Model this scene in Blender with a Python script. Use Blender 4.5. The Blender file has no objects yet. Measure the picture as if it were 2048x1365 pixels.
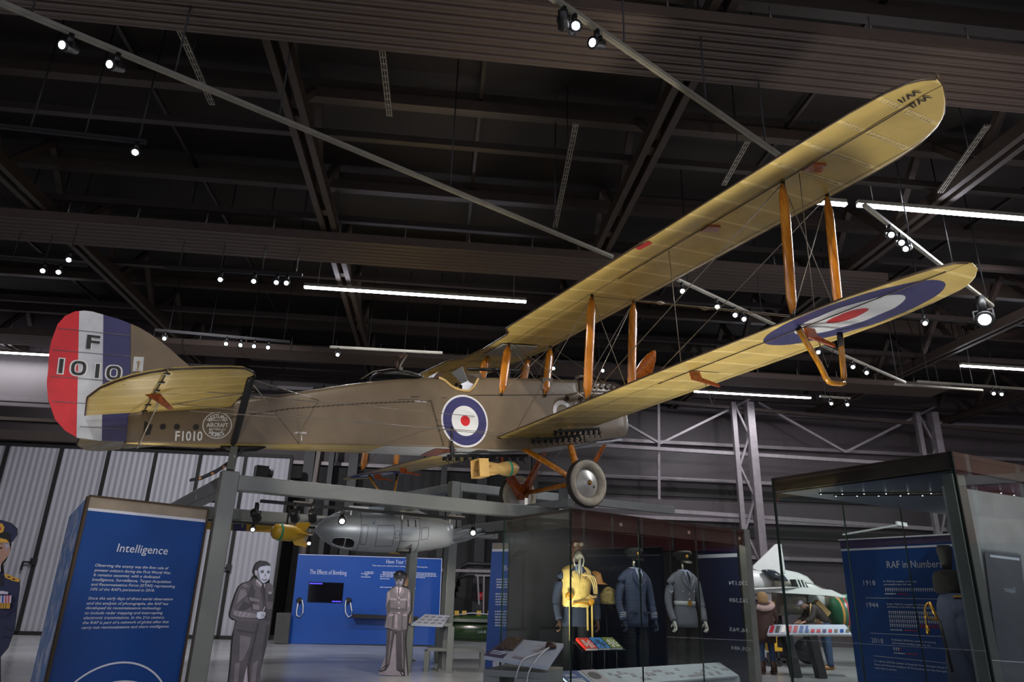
import bpy, math, random
from mathutils import Vector, Matrix
random.seed(7)
SC = bpy.context.scene
COL = SC.collection

# ------------------------------------------------------------------ camera, world, exposure
FPX = 1400.0; PITCH = math.atan(505/1400.0); ROLL = math.radians(1.65); EYE = 1.46
_r0 = Vector((1, 0, 0)); _u0 = Vector((0, -math.sin(PITCH), math.cos(PITCH))); _f0 = Vector((0, math.cos(PITCH), math.sin(PITCH)))
CX = _r0*math.cos(ROLL) + _u0*math.sin(ROLL)
CY = -_r0*math.sin(ROLL) + _u0*math.cos(ROLL)
CZ = _f0
CAMP = Vector((0, 0, EYE))
cd = bpy.data.cameras.new('camera'); cam = bpy.data.objects.new('camera', cd); COL.objects.link(cam)
m = Matrix((( CX.x, CY.x, -CZ.x, 0), (CX.y, CY.y, -CZ.y, 0), (CX.z, CY.z, -CZ.z, 0), (0, 0, 0, 1)))
cam.matrix_world = Matrix.Translation(CAMP) @ m
cd.sensor_width = 36.0; cd.lens = 36.0*FPX/2048.0; cd.clip_end = 200; cd.clip_start = .05
SC.camera = cam
W = bpy.data.worlds.new('hall_surroundings'); SC.world = W; W.use_nodes = True
W.node_tree.nodes['Background'].inputs[0].default_value = (.80, .84, 1.0, 1)
W.node_tree.nodes['Background'].inputs[1].default_value = .48
SC.view_settings.view_transform = 'Standard'; SC.view_settings.look = 'None'; SC.view_settings.gamma = 1
SC.view_settings.use_curve_mapping = False
SC.view_settings.exposure = 1.0

def ray(px, py):
    return CX*((px-1024)/FPX) - CY*((py-682.5)/FPX) + CZ
def at_z(px, py, z):
    d = ray(px, py); return CAMP + d*((z-EYE)/d.z)
def at_y(px, py, y):
    d = ray(px, py); return CAMP + d*(y/d.y)
AX = Vector((.99538, .096, 0)); BX = Vector((-.096, .99538, 0)); UP = Vector((0, 0, 1))      # the hall's own axes
def H(a, b, z=0): return AX*a + BX*b + UP*z
GA = math.radians(32.5)
FX = Vector((math.cos(GA), math.sin(GA), 0)); NX = Vector((-math.sin(GA), math.cos(GA), 0))   # gantry and case axes
def hb(p): return p.dot(AX), p.dot(BX)

# ------------------------------------------------------------------ lights
def area(name, loc, size, sy, power, col=(1, 1, 1), direction=(0, 0, -1), spread=None):
    L = bpy.data.lights.new(name, 'AREA'); L.shape = 'RECTANGLE'; L.size = size; L.size_y = sy; L.energy = power; L.color = col
    o = bpy.data.objects.new(name, L); COL.objects.link(o); o.location = loc
    o.rotation_euler = Vector(direction).to_track_quat('-Z', 'Y').to_euler()
    if spread: L.spread = spread
    return o
def spot(name, loc, target, power, ang=40, col=(1, .93, .84), r=.04, blend=.5):
    L = bpy.data.lights.new(name, 'SPOT'); L.energy = power; L.spot_size = math.radians(ang); L.spot_blend = blend; L.color = col
    L.shadow_soft_size = r
    o = bpy.data.objects.new(name, L); COL.objects.link(o); o.location = loc
    o.rotation_euler = (Vector(target)-Vector(loc)).to_track_quat('-Z', 'Y').to_euler()
    return o
def fixture_and_fill_lights():  # track and gantry lamps, plus added spots without fixtures
    S = spot
    S('track_beam', (-3.2, 7.3, 6.8), (-4.6, 8.2, 4.2), 110, 60)
    S('track_beam', (-1.8, 6.0, 6.6), (-1.5, 10.2, 4.0), 170, 50)
    S('track_beam', (1.0, 5.6, 6.6), (1.0, 11.3, 4.3), 190, 55)
    S('track_beam', (4.6, 5.2, 6.6), (3.6, 8.6, 4.0), 90, 60)
    S('added_uplight', (2.0, 6.9, .3), (3.2, 6.8, 5.2), 330, 100, (1, .94, .84), .35, 1.)  # unseen floor-level spots, added to light the wing and tail undersides evenly
    S('added_uplight', (4.6, 3.4, .3), (4.3, 5.2, 5.4), 330, 85, (1, .95, .88), .35, 1.)
    S('added_uplight', (.2, 8.3, .3), (1.0, 10.6, 4.4), 280, 90, (1, .94, .84), .35, 1.)
    S('added_uplight', (-3.6, 6.2, .3), (-4.1, 7.9, 4.0), 95, 75, (1, .93, .8), .3, 1.)
    S('gantry_uplight', (-4.3, 8.6, 2.3), (-4.3, 6.6, 4.0), 20, 80, (1, .93, .8))
    S('gantry_and_fill_spot', (-.9, 12.3, 2.4), (-1.7, 14.2, .6), 70, 80)
    S('gantry_and_fill_spot', (-1.2, 7.0, 2.6), (-1.9, 11.2, 2.3), 60, 40, (1, .97, .93), .25, 1.)  # added fill in front of the gantry, brightens the silver pod
    S('gantry_and_fill_spot', (-.4, 8.6, 2.4), (-1.8, 13.9, 1.0), 130, 30)  # added fill off the gantry, brightens the officer standee
    S('gantry_and_fill_spot', (-2.2, 10.8, 2.4), (-3.4, 20, 1.6), 130, 80)
    S('gantry_and_fill_spot', (-1.0, 3.2, 3.6), (-2.7, 7.5, 1.3), 140, 30)  # added fill from the viewer's side, brightens the left standee
    S('gantry_uplight', (-1.0, 11.2, 2.85), (-2.9, 13.6, 3.9), 45, 100, (1, .93, .8), .1, 1.)
    S('gantry_uplight', (-2.6, 8.0, 2.3), (-1.9, 9.9, 3.6), 25, 90, (1, .93, .8), .1, 1.)
    S('hall_beam', (-7, 12, 7), (-9, 22, 1.5), 1000, 85, (.95, .95, 1))
    S('hall_beam', (8, 14, 7.4), (8.5, 19, 1), 900, 60, (.95, .96, 1))
    S('hall_beam', (2, 16, 7.4), (-2.5, 20.5, 1.3), 420, 60, (.95, .96, 1))
    S('hall_beam', (10, 12, 7.6), (12, 25, 4.5), 350, 90, (.95, .93, 1))
    S('hall_beam', (-4.5, 3.5, 6.6), (-3.8, 7.6, 1.4), 150, 50)
    S('hall_beam', (.5, 5, 6.6), (2.2, 9.8, 1.6), 110, 40)
    S('hall_beam', (3.5, 2, 6.6), (5, 8.6, 1.6), 200, 50)
    S('hall_beam', (15, 3, 7.4), (24, 8, 4.5), 900, 100, (1, .93, .9))  # added unseen spot, lights the red cladding that the case glass mirrors
fixture_and_fill_lights()


# ------------------------------------------------------------------ materials
def lin(c):
    return c/12.92 if c <= .04045 else ((c+.055)/1.055)**2.4
def hx(s):
    s = s.lstrip('#'); return tuple(lin(int(s[i:i+2], 16)/255.) for i in (0, 2, 4)) + (1,)
def mat(name, col, rough=.5, metal=0., var=.12, scale=6., bump=0., bscale=40., stretch=(1, 1, 1), spec=None, coat=0):
    m = bpy.data.materials.new(name); m.use_nodes = True; nt = m.node_tree; N = nt.nodes; L = nt.links
    b = N['Principled BSDF']; c = hx(col) if isinstance(col, str) else col
    tc = N.new('ShaderNodeTexCoord'); mp = N.new('ShaderNodeMapping'); mp.inputs['Scale'].default_value = stretch
    L.new(tc.outputs['Object'], mp.inputs[0])
    n = N.new('ShaderNodeTexNoise'); n.inputs['Scale'].default_value = scale; n.inputs['Detail'].default_value = 5
    L.new(mp.outputs[0], n.inputs['Vector'])
    mr = N.new('ShaderNodeMapRange'); mr.inputs[1].default_value = .3; mr.inputs[2].default_value = .7
    mr.inputs[3].default_value = 1-var; mr.inputs[4].default_value = 1+var; L.new(n.outputs[0], mr.inputs[0])
    mx = N.new('ShaderNodeVectorMath'); mx.operation = 'SCALE'; mx.inputs[0].default_value = c[:3]; L.new(mr.outputs[0], mx.inputs['Scale'])
    L.new(mx.outputs[0], b.inputs['Base Color'])
    b.inputs['Roughness'].default_value = rough; b.inputs['Metallic'].default_value = metal
    if spec is not None: b.inputs['Specular IOR Level'].default_value = spec
    if coat: b.inputs['Coat Weight'].default_value = coat; b.inputs['Coat Roughness'].default_value = .12
    if bump:
        n2 = N.new('ShaderNodeTexNoise'); n2.inputs['Scale'].default_value = bscale; n2.inputs['Detail'].default_value = 4
        L.new(mp.outputs[0], n2.inputs['Vector'])
        bp = N.new('ShaderNodeBump'); bp.inputs['Strength'].default_value = bump; bp.inputs['Distance'].default_value = .02
        L.new(n2.outputs[0], bp.inputs['Height']); L.new(bp.outputs[0], b.inputs['Normal'])
    return m
def emis(name, col, s):
    m = bpy.data.materials.new(name); m.use_nodes = True; b = m.node_tree.nodes['Principled BSDF']
    b.inputs['Base Color'].default_value = (0, 0, 0, 1); b.inputs['Emission Color'].default_value = hx(col); b.inputs['Emission Strength'].default_value = s
    return m
def nodes_of(m): return m.node_tree.nodes, m.node_tree.links, m.node_tree.nodes['Principled BSDF']
def mth(m, op, a, b=None, clamp=False):
    n = m.node_tree.nodes.new('ShaderNodeMath'); n.operation = op; n.use_clamp = clamp
    for i, v in enumerate((a, b)):
        if v is None: continue
        if isinstance(v, (int, float)): n.inputs[i].default_value = v
        else: m.node_tree.links.new(v, n.inputs[i])
    return n.outputs[0]
def mixc(m, fac, a, b):
    n = m.node_tree.nodes.new('ShaderNodeMix'); n.data_type = 'RGBA'
    if isinstance(fac, float): n.inputs[0].default_value = fac
    else: m.node_tree.links.new(fac, n.inputs[0])
    for s, v in ((6, a), (7, b)):
        if isinstance(v, tuple): n.inputs[s].default_value = v
        else: m.node_tree.links.new(v, n.inputs[s])
    return n.outputs[2]

def linen(name, roundel=None):
    m = mat(name, '#b8a05c', .36, var=.12, scale=3, bump=.10, bscale=14, spec=.5); N, L, b = nodes_of(m)
    tc = N.new('ShaderNodeTexCoord'); sp = N.new('ShaderNodeSeparateXYZ'); L.new(tc.outputs['Object'], sp.inputs[0])
    X, Y = sp.outputs[0], sp.outputs[1]
    fr = mth(m, 'FRACT', mth(m, 'DIVIDE', mth(m, 'ABSOLUTE', Y), .36))
    d = mth(m, 'ABSOLUTE', mth(m, 'SUBTRACT', fr, .5))
    tape = mth(m, 'GREATER_THAN', d, .445)
    base = b.inputs['Base Color'].links[0].from_socket
    c = mixc(m, mth(m, 'MULTIPLY', tape, .8), base, hx('#d6bf7d'))
    for xs in (-.02, -.80):
        dd = mth(m, 'ABSOLUTE', mth(m, 'SUBTRACT', X, xs)); c = mixc(m, mth(m, 'MULTIPLY', mth(m, 'LESS_THAN', dd, .012), .7), c, hx('#4b3a1c'))
    if roundel:
        cx, cy, rx, ry = roundel
        ex = mth(m, 'POWER', mth(m, 'DIVIDE', mth(m, 'SUBTRACT', X, cx), rx), 2.)
        ey = mth(m, 'POWER', mth(m, 'DIVIDE', mth(m, 'SUBTRACT', mth(m, 'ABSOLUTE', Y), cy), ry), 2.)
        r = mth(m, 'SQRT', mth(m, 'ADD', ex, ey))
        for lim, cc in ((1., '#34335c'), (.615, '#b9bcc0'), (.235, '#a02628')):
            c = mixc(m, mth(m, 'LESS_THAN', r, lim), c, hx(cc))
    L.new(c, b.inputs['Base Color'])
    n = N.new('ShaderNodeTexNoise'); n.inputs['Scale'].default_value = 2.2; L.new(tc.outputs['Object'], n.inputs['Vector'])
    mr = N.new('ShaderNodeMapRange'); mr.inputs[1].default_value = .35; mr.inputs[2].default_value = .65; mr.inputs[3].default_value = .26; mr.inputs[4].default_value = .5
    L.new(n.outputs[0], mr.inputs[0]); L.new(mr.outputs[0], b.inputs['Roughness'])
    return m
def wood(name, col, col2, rough=.25, axis=(1, 1, .12)):
    m = mat(name, col, rough, coat=.6); N, L, b = nodes_of(m)
    tc = N.new('ShaderNodeTexCoord'); mp = N.new('ShaderNodeMapping'); mp.inputs['Scale'].default_value = axis; L.new(tc.outputs['Object'], mp.inputs[0])
    n = N.new('ShaderNodeTexNoise'); n.inputs['Scale'].default_value = 28; n.inputs['Detail'].default_value = 6; L.new(mp.outputs[0], n.inputs['Vector'])
    rp = N.new('ShaderNodeValToRGB'); rp.color_ramp.elements[0].color = hx(col2); rp.color_ramp.elements[1].color = hx(col)
    rp.color_ramp.elements[0].position = .35; rp.color_ramp.elements[1].position = .62
    L.new(n.outputs[0], rp.inputs[0]); L.new(rp.outputs[0], b.inputs['Base Color']); return m
def glass(name, tint=(.93, .97, .95, 1), refl=.045):
    m = bpy.data.materials.new(name); m.use_nodes = True; N = m.node_tree.nodes; L = m.node_tree.links; N.remove(N['Principled BSDF'])
    t = N.new('ShaderNodeBsdfTransparent'); t.inputs[0].default_value = tint; g = N.new('ShaderNodeBsdfGlossy'); g.inputs['Roughness'].default_value = .01
    lw = N.new('ShaderNodeLayerWeight'); lw.inputs[0].default_value = .5
    pw = N.new('ShaderNodeMath'); pw.operation = 'POWER'; pw.inputs[1].default_value = 4.; L.new(lw.outputs['Facing'], pw.inputs[0])
    a = N.new('ShaderNodeMath'); a.operation = 'MULTIPLY_ADD'; a.inputs[1].default_value = .5; a.inputs[2].default_value = refl; L.new(pw.outputs[0], a.inputs[0])
    mx = N.new('ShaderNodeMixShader'); L.new(a.outputs[0], mx.inputs[0]); L.new(t.outputs[0], mx.inputs[1]); L.new(g.outputs[0], mx.inputs[2])
    L.new(mx.outputs[0], N['Material Output'].inputs[0]); return m
M = dict(
 linen=linen('doped_linen'), linenR=linen('doped_linen_roundel', (-.60, 5.82, .57, .87)),
 edge=mat('linen_edge_tape', '#3a2c1c', .5), pale=mat('pale_underside_paint', '#b4b6b8', .35, bump=.05), olive=mat('khaki_brown_dope', '#6a5b47', .42, var=.10, scale=4, bump=.08, bscale=25),
 cowl=mat('grey_brown_cowling', '#6a5f52', .33, var=.15, scale=7, metal=.25), red=mat('rudder_red', '#c02025', .38, bump=.05), white=mat('rudder_white', '#b6b9bf', .38, bump=.05), blue=mat('rudder_blue', '#35335f', .38, bump=.05),
 wood=wood('varnished_strut_wood', '#c27a1e', '#9a560f'), ply=wood('red_brown_plywood', '#9a4a18', '#74300f', axis=(1, .2, 1)), ywood=wood('yellow_varnished_wood', '#c98a22', '#a86a12'),
 prop=wood('laminated_propeller_wood', '#b9631c', '#8a430f', axis=(.3, 1, 1)), black=mat('black_metal', '#131211', .45), dark=mat('dark_steel', '#222021', .5, metal=.3), wire=mat('bracing_wire', '#8d8477', .4, metal=.6),
 dwire=mat('dark_cable', '#2a241f', .6), tyre=mat('aged_white_rubber', '#a39a88', .75, var=.25, scale=9, bump=.25, bscale=18), tyred=mat('dark_rubber_tread', '#38342e', .8), disc=mat('silver_wheel_disc', '#b5b2ab', .35, metal=.35, stretch=(1, 1, 1)),
 lwhite=mat('white_lettering', '#d3d3d3', .5, var=.03), lblack=mat('black_lettering', '#22201e', .5, var=.03), brass=mat('worn_brass', '#a88040', .35, metal=.8), leather=mat('brown_leather', '#3d261a', .55, bump=.2), clear=mat('scratched_windscreen', '#a9aaa6', .3),
 steel=mat('grey_green_painted_steel', '#6f726f', .42, var=.05, metal=.15), blued=mat('deep_blue_graphic', '#06387a', .38, var=.10, scale=1.5), bluew=mat('blue_graphic_wall', '#063f8c', .4, var=.06, scale=1.2), tan=mat('tan_header_board', '#867a6c', .5), lgrey=mat('light_grey_stripe', '#b9bccb', .5, var=.02),
 sky=mat('sky_photo_graphic', '#4d80bd', .35, var=.05), screen=mat('black_screen', '#06060c', .12), cord=mat('white_cord', '#c9c9c9', .5), silver=mat('brushed_silver_paint', '#a3a8ab', .36, metal=.45, var=.06, scale=3, stretch=(1, 1, 1)),
 yellow=mat('bomb_yellow', '#caa02c', .35), tanb=mat('tan_bomb_paint', '#c6a263', .35, var=.1), green=mat('gloss_dark_green', '#25401e', .22, coat=.5), teal=mat('green_band', '#1e9a7c', .4), orange=mat('orange_nose', '#b98042', .5),
 purlin=mat('dark_brown_steel', '#2c2320', .5, metal=.2, var=.1), beam=mat('grey_brown_steel', '#40352f', .5, metal=.2), deck=mat('dark_roof_deck', '#1d1715', .8, var=.2, scale=.6), radiant=mat('ribbed_heater_panel', '#54463e', .45, metal=.2, var=.05),
 unistrut=mat('galvanised_channel', '#8b857c', .4, metal=.6), track=mat('grey_lighting_track', '#8a8578', .4, metal=.3), wallm=mat('dark_grey_cladding', '#453d3e', .6, var=.08, scale=.8), girt=mat('pale_steel_girt', '#7b7375', .45, metal=.3), darkwall=mat('black_service_wall', '#0f0d0e', .7),
 door=mat('white_ribbed_cladding', '#98969c', .5, var=.04, scale=1), seam=mat('dark_joint', '#15120f', .7), caser=mat('bronze_case_header', '#4a403b', .35, metal=.4), casep=mat('grey_case_post', '#6b6c68', .4, metal=.3), bulb=emis('lamp_face', '#eef2ff', 14.), bulb2=emis('small_lamp_face', '#eef2ff', 2.5), led=emis('led_strip_face', '#eef0ff', 16.),
 navy=mat('navy_wool', '#212638', .85, bump=.2, bscale=300), bluegrey=mat('blue_grey_wool', '#333b54', .8, bump=.2, bscale=300), greycloth=mat('grey_wool', '#666875', .8, bump=.2, bscale=300), blackcloth=mat('black_cloth', '#0b0b0e', .85), shirt=mat('pale_blue_shirt', '#9aa4c4', .7),
 vest=mat('yellow_life_vest', '#c9a860', .6, var=.15, scale=14, bump=.5, bscale=16), rope=mat('cream_rope', '#b99a62', .7), gold=mat('gold_braid', '#c09038', .35, metal=.7), chrome=mat('bright_button', '#d8d2bc', .2, metal=.9), glove=mat('white_glove', '#b9b7b4', .7, bump=.1),
 skin=mat('skin_tone', '#a9806a', .55), hairb=mat('blonde_hair', '#9c7c52', .7, bump=.4, bscale=60), jeans=mat('blue_denim', '#2b3d58', .8), browncoat=mat('brown_quilted_coat', '#3a241d', .7), tanshoe=mat('tan_shoe_leather', '#7d5426', .5), fur=mat('pale_fur_trim', '#b29a92', .9, bump=.6, bscale=80), pack=mat('dark_brown_jacket', '#2e2620', .7),
 jet=mat('white_aircraft_paint', '#b8bab6', .35, var=.04), jetdark=mat('dark_canopy_glass', '#252a30', .12), jetmetal=mat('riveted_bare_metal', '#8d8578', .35, metal=.7, var=.2, scale=12), greenq=mat('green_engine_paint', '#2d5a40', .3), yq=mat('yellow_trolley_paint', '#b98f12', .45),
 paper=mat('printed_caption', '#9ca2ae', .5, var=.05), purple=mat('purple_panel', '#3c3354', .5), redp=mat('red_graphic', '#a4202c', .5), bookr=mat('red_cover', '#c0281f', .4), bookb=mat('blue_cover', '#2272b8', .4), bookg=mat('olive_cover', '#5e6a2a', .4),
 glass=glass('display_glass'), edgeg=mat('green_glass_edge', '#16231e', .2), officer=mat('dress_uniform_blue', '#262a45', .7, var=.15), alarm=mat('alarm_red', '#b8141c', .4), plasticw=mat('white_plastic', '#bdbdbb', .4), fblack=mat('foamboard_black', '#0c0b0c', .6), dkgrey=mat('dark_grey_box', '#3a3937', .6),
)
def grey(v, tint=(1.0, .93, 1.0)):
    k = 'g%d' % v
    if k not in M:
        M[k] = mat('printed_grey_%d' % v, tuple(lin(v*t/255.) for t in tint)+(1,), .45, var=.16, scale=9)
    return M[k]
def _floor():
    m = mat('polished_concrete', '#8f8f8f', .22, var=.12, scale=.9, bump=.03, bscale=3); N, L, b = nodes_of(m)
    n = N.new('ShaderNodeTexNoise'); n.inputs['Scale'].default_value = 1.5; n.inputs['Detail'].default_value = 6
    mr = N.new('ShaderNodeMapRange'); mr.inputs[3].default_value = .12; mr.inputs[4].default_value = .34; L.new(n.outputs[0], mr.inputs[0]); L.new(mr.outputs[0], b.inputs['Roughness']); return m
M['floor'] = _floor()
def clouds(m):
    N, L, b = nodes_of(m); tc = N.new('ShaderNodeTexCoord'); mp = N.new('ShaderNodeMapping'); mp.inputs['Scale'].default_value = (1.2, 1.2, 2.2); L.new(tc.outputs['Object'], mp.inputs[0])
    n = N.new('ShaderNodeTexNoise'); n.inputs['Scale'].default_value = 2.2; n.inputs['Detail'].default_value = 8; n.inputs['Distortion'].default_value = .8; L.new(mp.outputs[0], n.inputs['Vector'])
    rp = N.new('ShaderNodeValToRGB'); rp.color_ramp.elements[0].position = .48; rp.color_ramp.elements[0].color = hx('#3f78bd'); rp.color_ramp.elements[1].position = .62; rp.color_ramp.elements[1].color = hx('#b5bcd6')
    L.new(n.outputs[0], rp.inputs[0]); L.new(rp.outputs[0], b.inputs['Base Color'])
clouds(M['sky'])
def stripes(m, axis, period, depth, strength=.6, sharp=False):
    N, L, b = nodes_of(m); tc = N.new('ShaderNodeTexCoord'); d = N.new('ShaderNodeVectorMath'); d.operation = 'DOT_PRODUCT'
    L.new(tc.outputs['Object'], d.inputs[0]); d.inputs[1].default_value = axis
    f = mth(m, 'FRACT', mth(m, 'DIVIDE', d.outputs['Value'], period)); t = mth(m, 'ABSOLUTE', mth(m, 'SUBTRACT', f, .5))
    if sharp: t = mth(m, 'GREATER_THAN', t, .47)
    bp = N.new('ShaderNodeBump'); bp.inputs['Strength'].default_value = strength; bp.inputs['Distance'].default_value = depth
    L.new(t, bp.inputs['Height']); L.new(bp.outputs[0], b.inputs['Normal'])
stripes(M['door'], AX, .17, .06, .8); stripes(M['wallm'], AX, 1.0, .05, .8, True); stripes(M['deck'], AX, 1.2, .08, .8, True); stripes(M['darkwall'], AX, .35, .05, .8)

# ------------------------------------------------------------------ mesh builder
class MB:
    def __init__(s): s.v = []; s.f = []; s.m = []; s.mats = []; s.sm = []
    def mi(s, mt):
        if mt is None: return 0
        if mt not in s.mats: s.mats.append(mt)
        return s.mats.index(mt)
    def add(s, vs, fs, mt=None, smooth=False):
        o = len(s.v); s.v += [Vector(v) for v in vs]; k = s.mi(mt)
        for f in fs: s.f.append([i+o for i in f]); s.m.append(k); s.sm.append(smooth)
        return s
    def obox(s, c, ux, uy, uz, mt=None):      # centre and three half-extent vectors
        c = Vector(c); ux, uy, uz = Vector(ux), Vector(uy), Vector(uz)
        vs = [c+ux*i+uy*j+uz*k for i in (-1, 1) for j in (-1, 1) for k in (-1, 1)]
        return s.add(vs, [(0, 1, 3, 2), (4, 6, 7, 5), (0, 4, 5, 1), (2, 3, 7, 6), (0, 2, 6, 4), (1, 5, 7, 3)], mt)
    def box(s, c, sx, sy, sz, mt=None): return s.obox(c, (sx/2, 0, 0), (0, sy/2, 0), (0, 0, sz/2), mt)
    def bar(s, a, b, w, h, up=(0, 0, 1), mt=None):
        a, b = Vector(a), Vector(b); d = (b-a); n = d.normalized(); up = Vector(up); up = up if n.cross(up).length > .05 else Vector((1, 0, 0)); sd = n.cross(up).normalized(); u = sd.cross(n)
        return s.obox((a+b)/2, d/2, sd*w/2, u*h/2, mt)
    def rings(s, rs, cap=True, mt=None, smooth=True, close=True):
        n = len(rs[0]); vs = [p for r in rs for p in r]; fs = []
        for i in range(len(rs)-1):
            for j in range(n if close else n-1):
                fs.append((i*n+j, i*n+(j+1) % n, (i+1)*n+(j+1) % n, (i+1)*n+j))
        s.add(vs, fs, mt, smooth)
        if cap and close:
            s.add(rs[0], [list(range(n))[::-1]], mt); s.add(rs[-1], [list(range(n))], mt)
        return s
    def tube(s, pts, r, n=8, mt=None, closed=False, flat=1., flatdir=None):
        pts = [Vector(p) for p in pts]; rs = []; N_ = len(pts)
        ref = Vector(flatdir) if flatdir else None
        for i, p in enumerate(pts):
            if closed: t = pts[(i+1) % N_]-pts[i-1]
            else: t = (pts[min(i+1, N_-1)]-pts[max(i-1, 0)])
            t.normalize()
            u = ref if ref is not None else (Vector((0, 0, 1)) if abs(t.z) < .95 else Vector((1, 0, 0)))
            sd = t.cross(u).normalized(); uu = sd.cross(t).normalized()
            rr = r[i] if isinstance(r, (list, tuple)) else r
            rs.append([p + (sd*math.cos(2*math.pi*k/n)*rr*flat + uu*math.sin(2*math.pi*k/n)*rr) for k in range(n)])
        if closed: rs.append(rs[0])
        return s.rings(rs, not closed, mt)
    def lathe(s, o, axis, prof, n=24, mt=None, ref=None, cap=True):   # prof: (along, radius)
        o = Vector(o); a = Vector(axis).normalized(); u = Vector(ref) if ref else (Vector((0, 0, 1)) if abs(a.z) < .9 else Vector((1, 0, 0)))
        sd = a.cross(u).normalized(); uu = sd.cross(a)
        rs = [[o+a*t+(sd*math.cos(2*math.pi*k/n)+uu*math.sin(2*math.pi*k/n))*max(r, 1e-4) for k in range(n)] for t, r in prof]
        return s.rings(rs, cap, mt)
    def prism(s, poly, off, mt=None):        # planar polygon of 3D points, extruded by vector off
        n = len(poly); poly = [Vector(p) for p in poly]; off = Vector(off)
        return s.add(poly+[p+off for p in poly], [list(range(n)), list(range(n, 2*n))[::-1]]+[(i, i+n, (i+1) % n+n, (i+1) % n) for i in range(n)], mt)
    def build(s, name, mt=None, parent=None, fix=True):
        me = bpy.data.meshes.new(name); me.from_pydata([tuple(v) for v in s.v], [], s.f)
        ms = s.mats if s.mats else []
        if mt is not None and not s.mats: ms = [mt]
        for x in ms: me.materials.append(x)
        for p, k, q in zip(me.polygons, s.m, s.sm): p.material_index = k if s.mats else 0; p.use_smooth = q
        if fix:
            import bmesh
            bm = bmesh.new(); bm.from_mesh(me); bmesh.ops.remove_doubles(bm, verts=bm.verts, dist=1e-5)
            bmesh.ops.recalc_face_normals(bm, faces=bm.faces); bm.to_mesh(me); bm.free()
        o = bpy.data.objects.new(name, me); COL.objects.link(o)
        if parent: o.parent = parent
        return o
def tag(o, label=None, cat=None, group=None, kind=None):
    if label: o['label'] = label
    if cat: o['category'] = cat
    if group: o['group'] = group
    if kind: o['kind'] = kind
    return o
def empty(name, loc=(0, 0, 0), label=None, cat=None, group=None, rz=0):
    o = bpy.data.objects.new(name, None); COL.objects.link(o); o.location = loc; o.rotation_euler = (0, 0, rz); o.empty_display_size = .1
    bpy.context.view_layer.update()
    return tag(o, label, cat, group)
def put(o, root):         # parent an object built in world coordinates to a placed empty
    o.parent = root; o.matrix_parent_inverse = root.matrix_world.inverted(); return o
def copy_tree(o, parent=None):
    c = o.copy(); COL.objects.link(c)
    if parent: c.parent = parent
    for ch in o.children: copy_tree(ch, c)
    return c
def struct(o): o['kind'] = 'structure'; return o
def text_mesh(s, offset=0., italic=0.):
    cu = bpy.data.curves.new('t', 'FONT'); cu.body = s; cu.size = 1; cu.offset = offset; cu.shear = italic; cu.resolution_u = 2
    ob = bpy.data.objects.new('t', cu); COL.objects.link(ob); bpy.context.view_layer.update()
    me = bpy.data.meshes.new_from_object(ob); COL.objects.unlink(ob); bpy.data.objects.remove(ob); bpy.data.curves.remove(cu)
    vs = [v.co.copy() for v in me.vertices]; fs = [list(p.vertices) for p in me.polygons]; bpy.data.meshes.remove(me)
    return vs, fs
def text_on(mb, s, o, u, v, width=None, cap=.1, mt=None, offset=0., italic=0., align='L'):
    """flat lettering: o baseline start, u run direction, v up direction, cap letter height, width total"""
    vs, fs = text_mesh(s, offset, italic)
    if not vs: return
    x0 = min(p.x for p in vs); x1 = max(p.x for p in vs); k = cap/.70; kx = (width/(x1-x0)) if width else k
    o, u, v = Vector(o), Vector(u).normalized(), Vector(v).normalized()
    sh = 0 if align == 'L' else -(x1-x0)*kx/2
    mb.add([o+u*((p.x-x0)*kx+sh)+v*(p.y*k) for p in vs], fs, mt)
class Board:               # an upright flat surface standing in the hall
    def __init__(s, p, u, v=(0, 0, 1)):
        s.p = Vector(p); s.u = Vector(u).normalized(); s.v = Vector(v).normalized(); s.n = s.u.cross(s.v).normalized()
        if s.n.dot(CAMP-s.p) < 0: s.n = -s.n
    def P(s, px, py, off=0.):
        q = s.p+s.n*off; d = ray(px, py); return CAMP+d*((q-CAMP).dot(s.n)/d.dot(s.n))
    def poly(s, mb, pts, mt, off=0., th=.002):
        mb.prism([s.P(x, y, off) for x, y in pts], s.n*th, mt)
    def text(s, mb, t, a, b, hpx, mt, off=.004, italic=0., fit=True):
        A_, B_ = s.P(*a, off), s.P(*b, off); T_ = s.P(a[0], a[1]-hpx, off)
        text_on(mb, t, A_, s.u, s.v, (B_-A_).dot(s.u) if fit else None, (T_-A_).length, mt, italic=italic)

# ------------------------------------------------------------------ the hall shell
def slab(name, pts, mt, th=.1):
    b = MB(); b.prism(pts, (0, 0, -th)); return struct(b.build(name, mt))
slab('floor', [H(-22, -6), H(24, -6), H(24, 27), H(-22, 27)], M['floor'])
b = MB(); b.prism([H(-24, -4, 9.7), H(26, -4, 9.7), H(26, 27.5, 9.7), H(-24, 27.5, 9.7)], (0, 0, .12)); struct(b.build('ceiling', M['deck']))
WB = 25.2
b = MB(); b.obox(H(2, WB+.1, 4.85), AX*24, BX*.1, UP*4.85); struct(b.build('wall_back', M['wallm']))
b = MB(); b.obox(H(-22.4, 9, 4.85), AX*.1, BX*16, UP*4.85); struct(b.build('wall_left', M['wallm']))
b = MB(); b.obox(H(24.5, 9, 4.85), AX*.1, BX*16, UP*4.85); struct(b.build('wall_right', M['wallm']))
b = MB(); b.obox(H(24.33, 7, 6.2), AX*.06, BX*13, UP*2.9); trimred = struct(b.build('wall_cladding', mat('dull_red_cladding', '#7a2a2e', .6)))
b = MB()
for k in range(21): b.obox(H(24.25, -5.5+1.25*k, 6.2), AX*.02, BX*.05, UP*2.9)
b.obox(H(24.2, 7, 5.2), AX*.03, BX*13, UP*.14); put(b.build('pale_joint', M['girt']), trimred)
b = MB()
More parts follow.
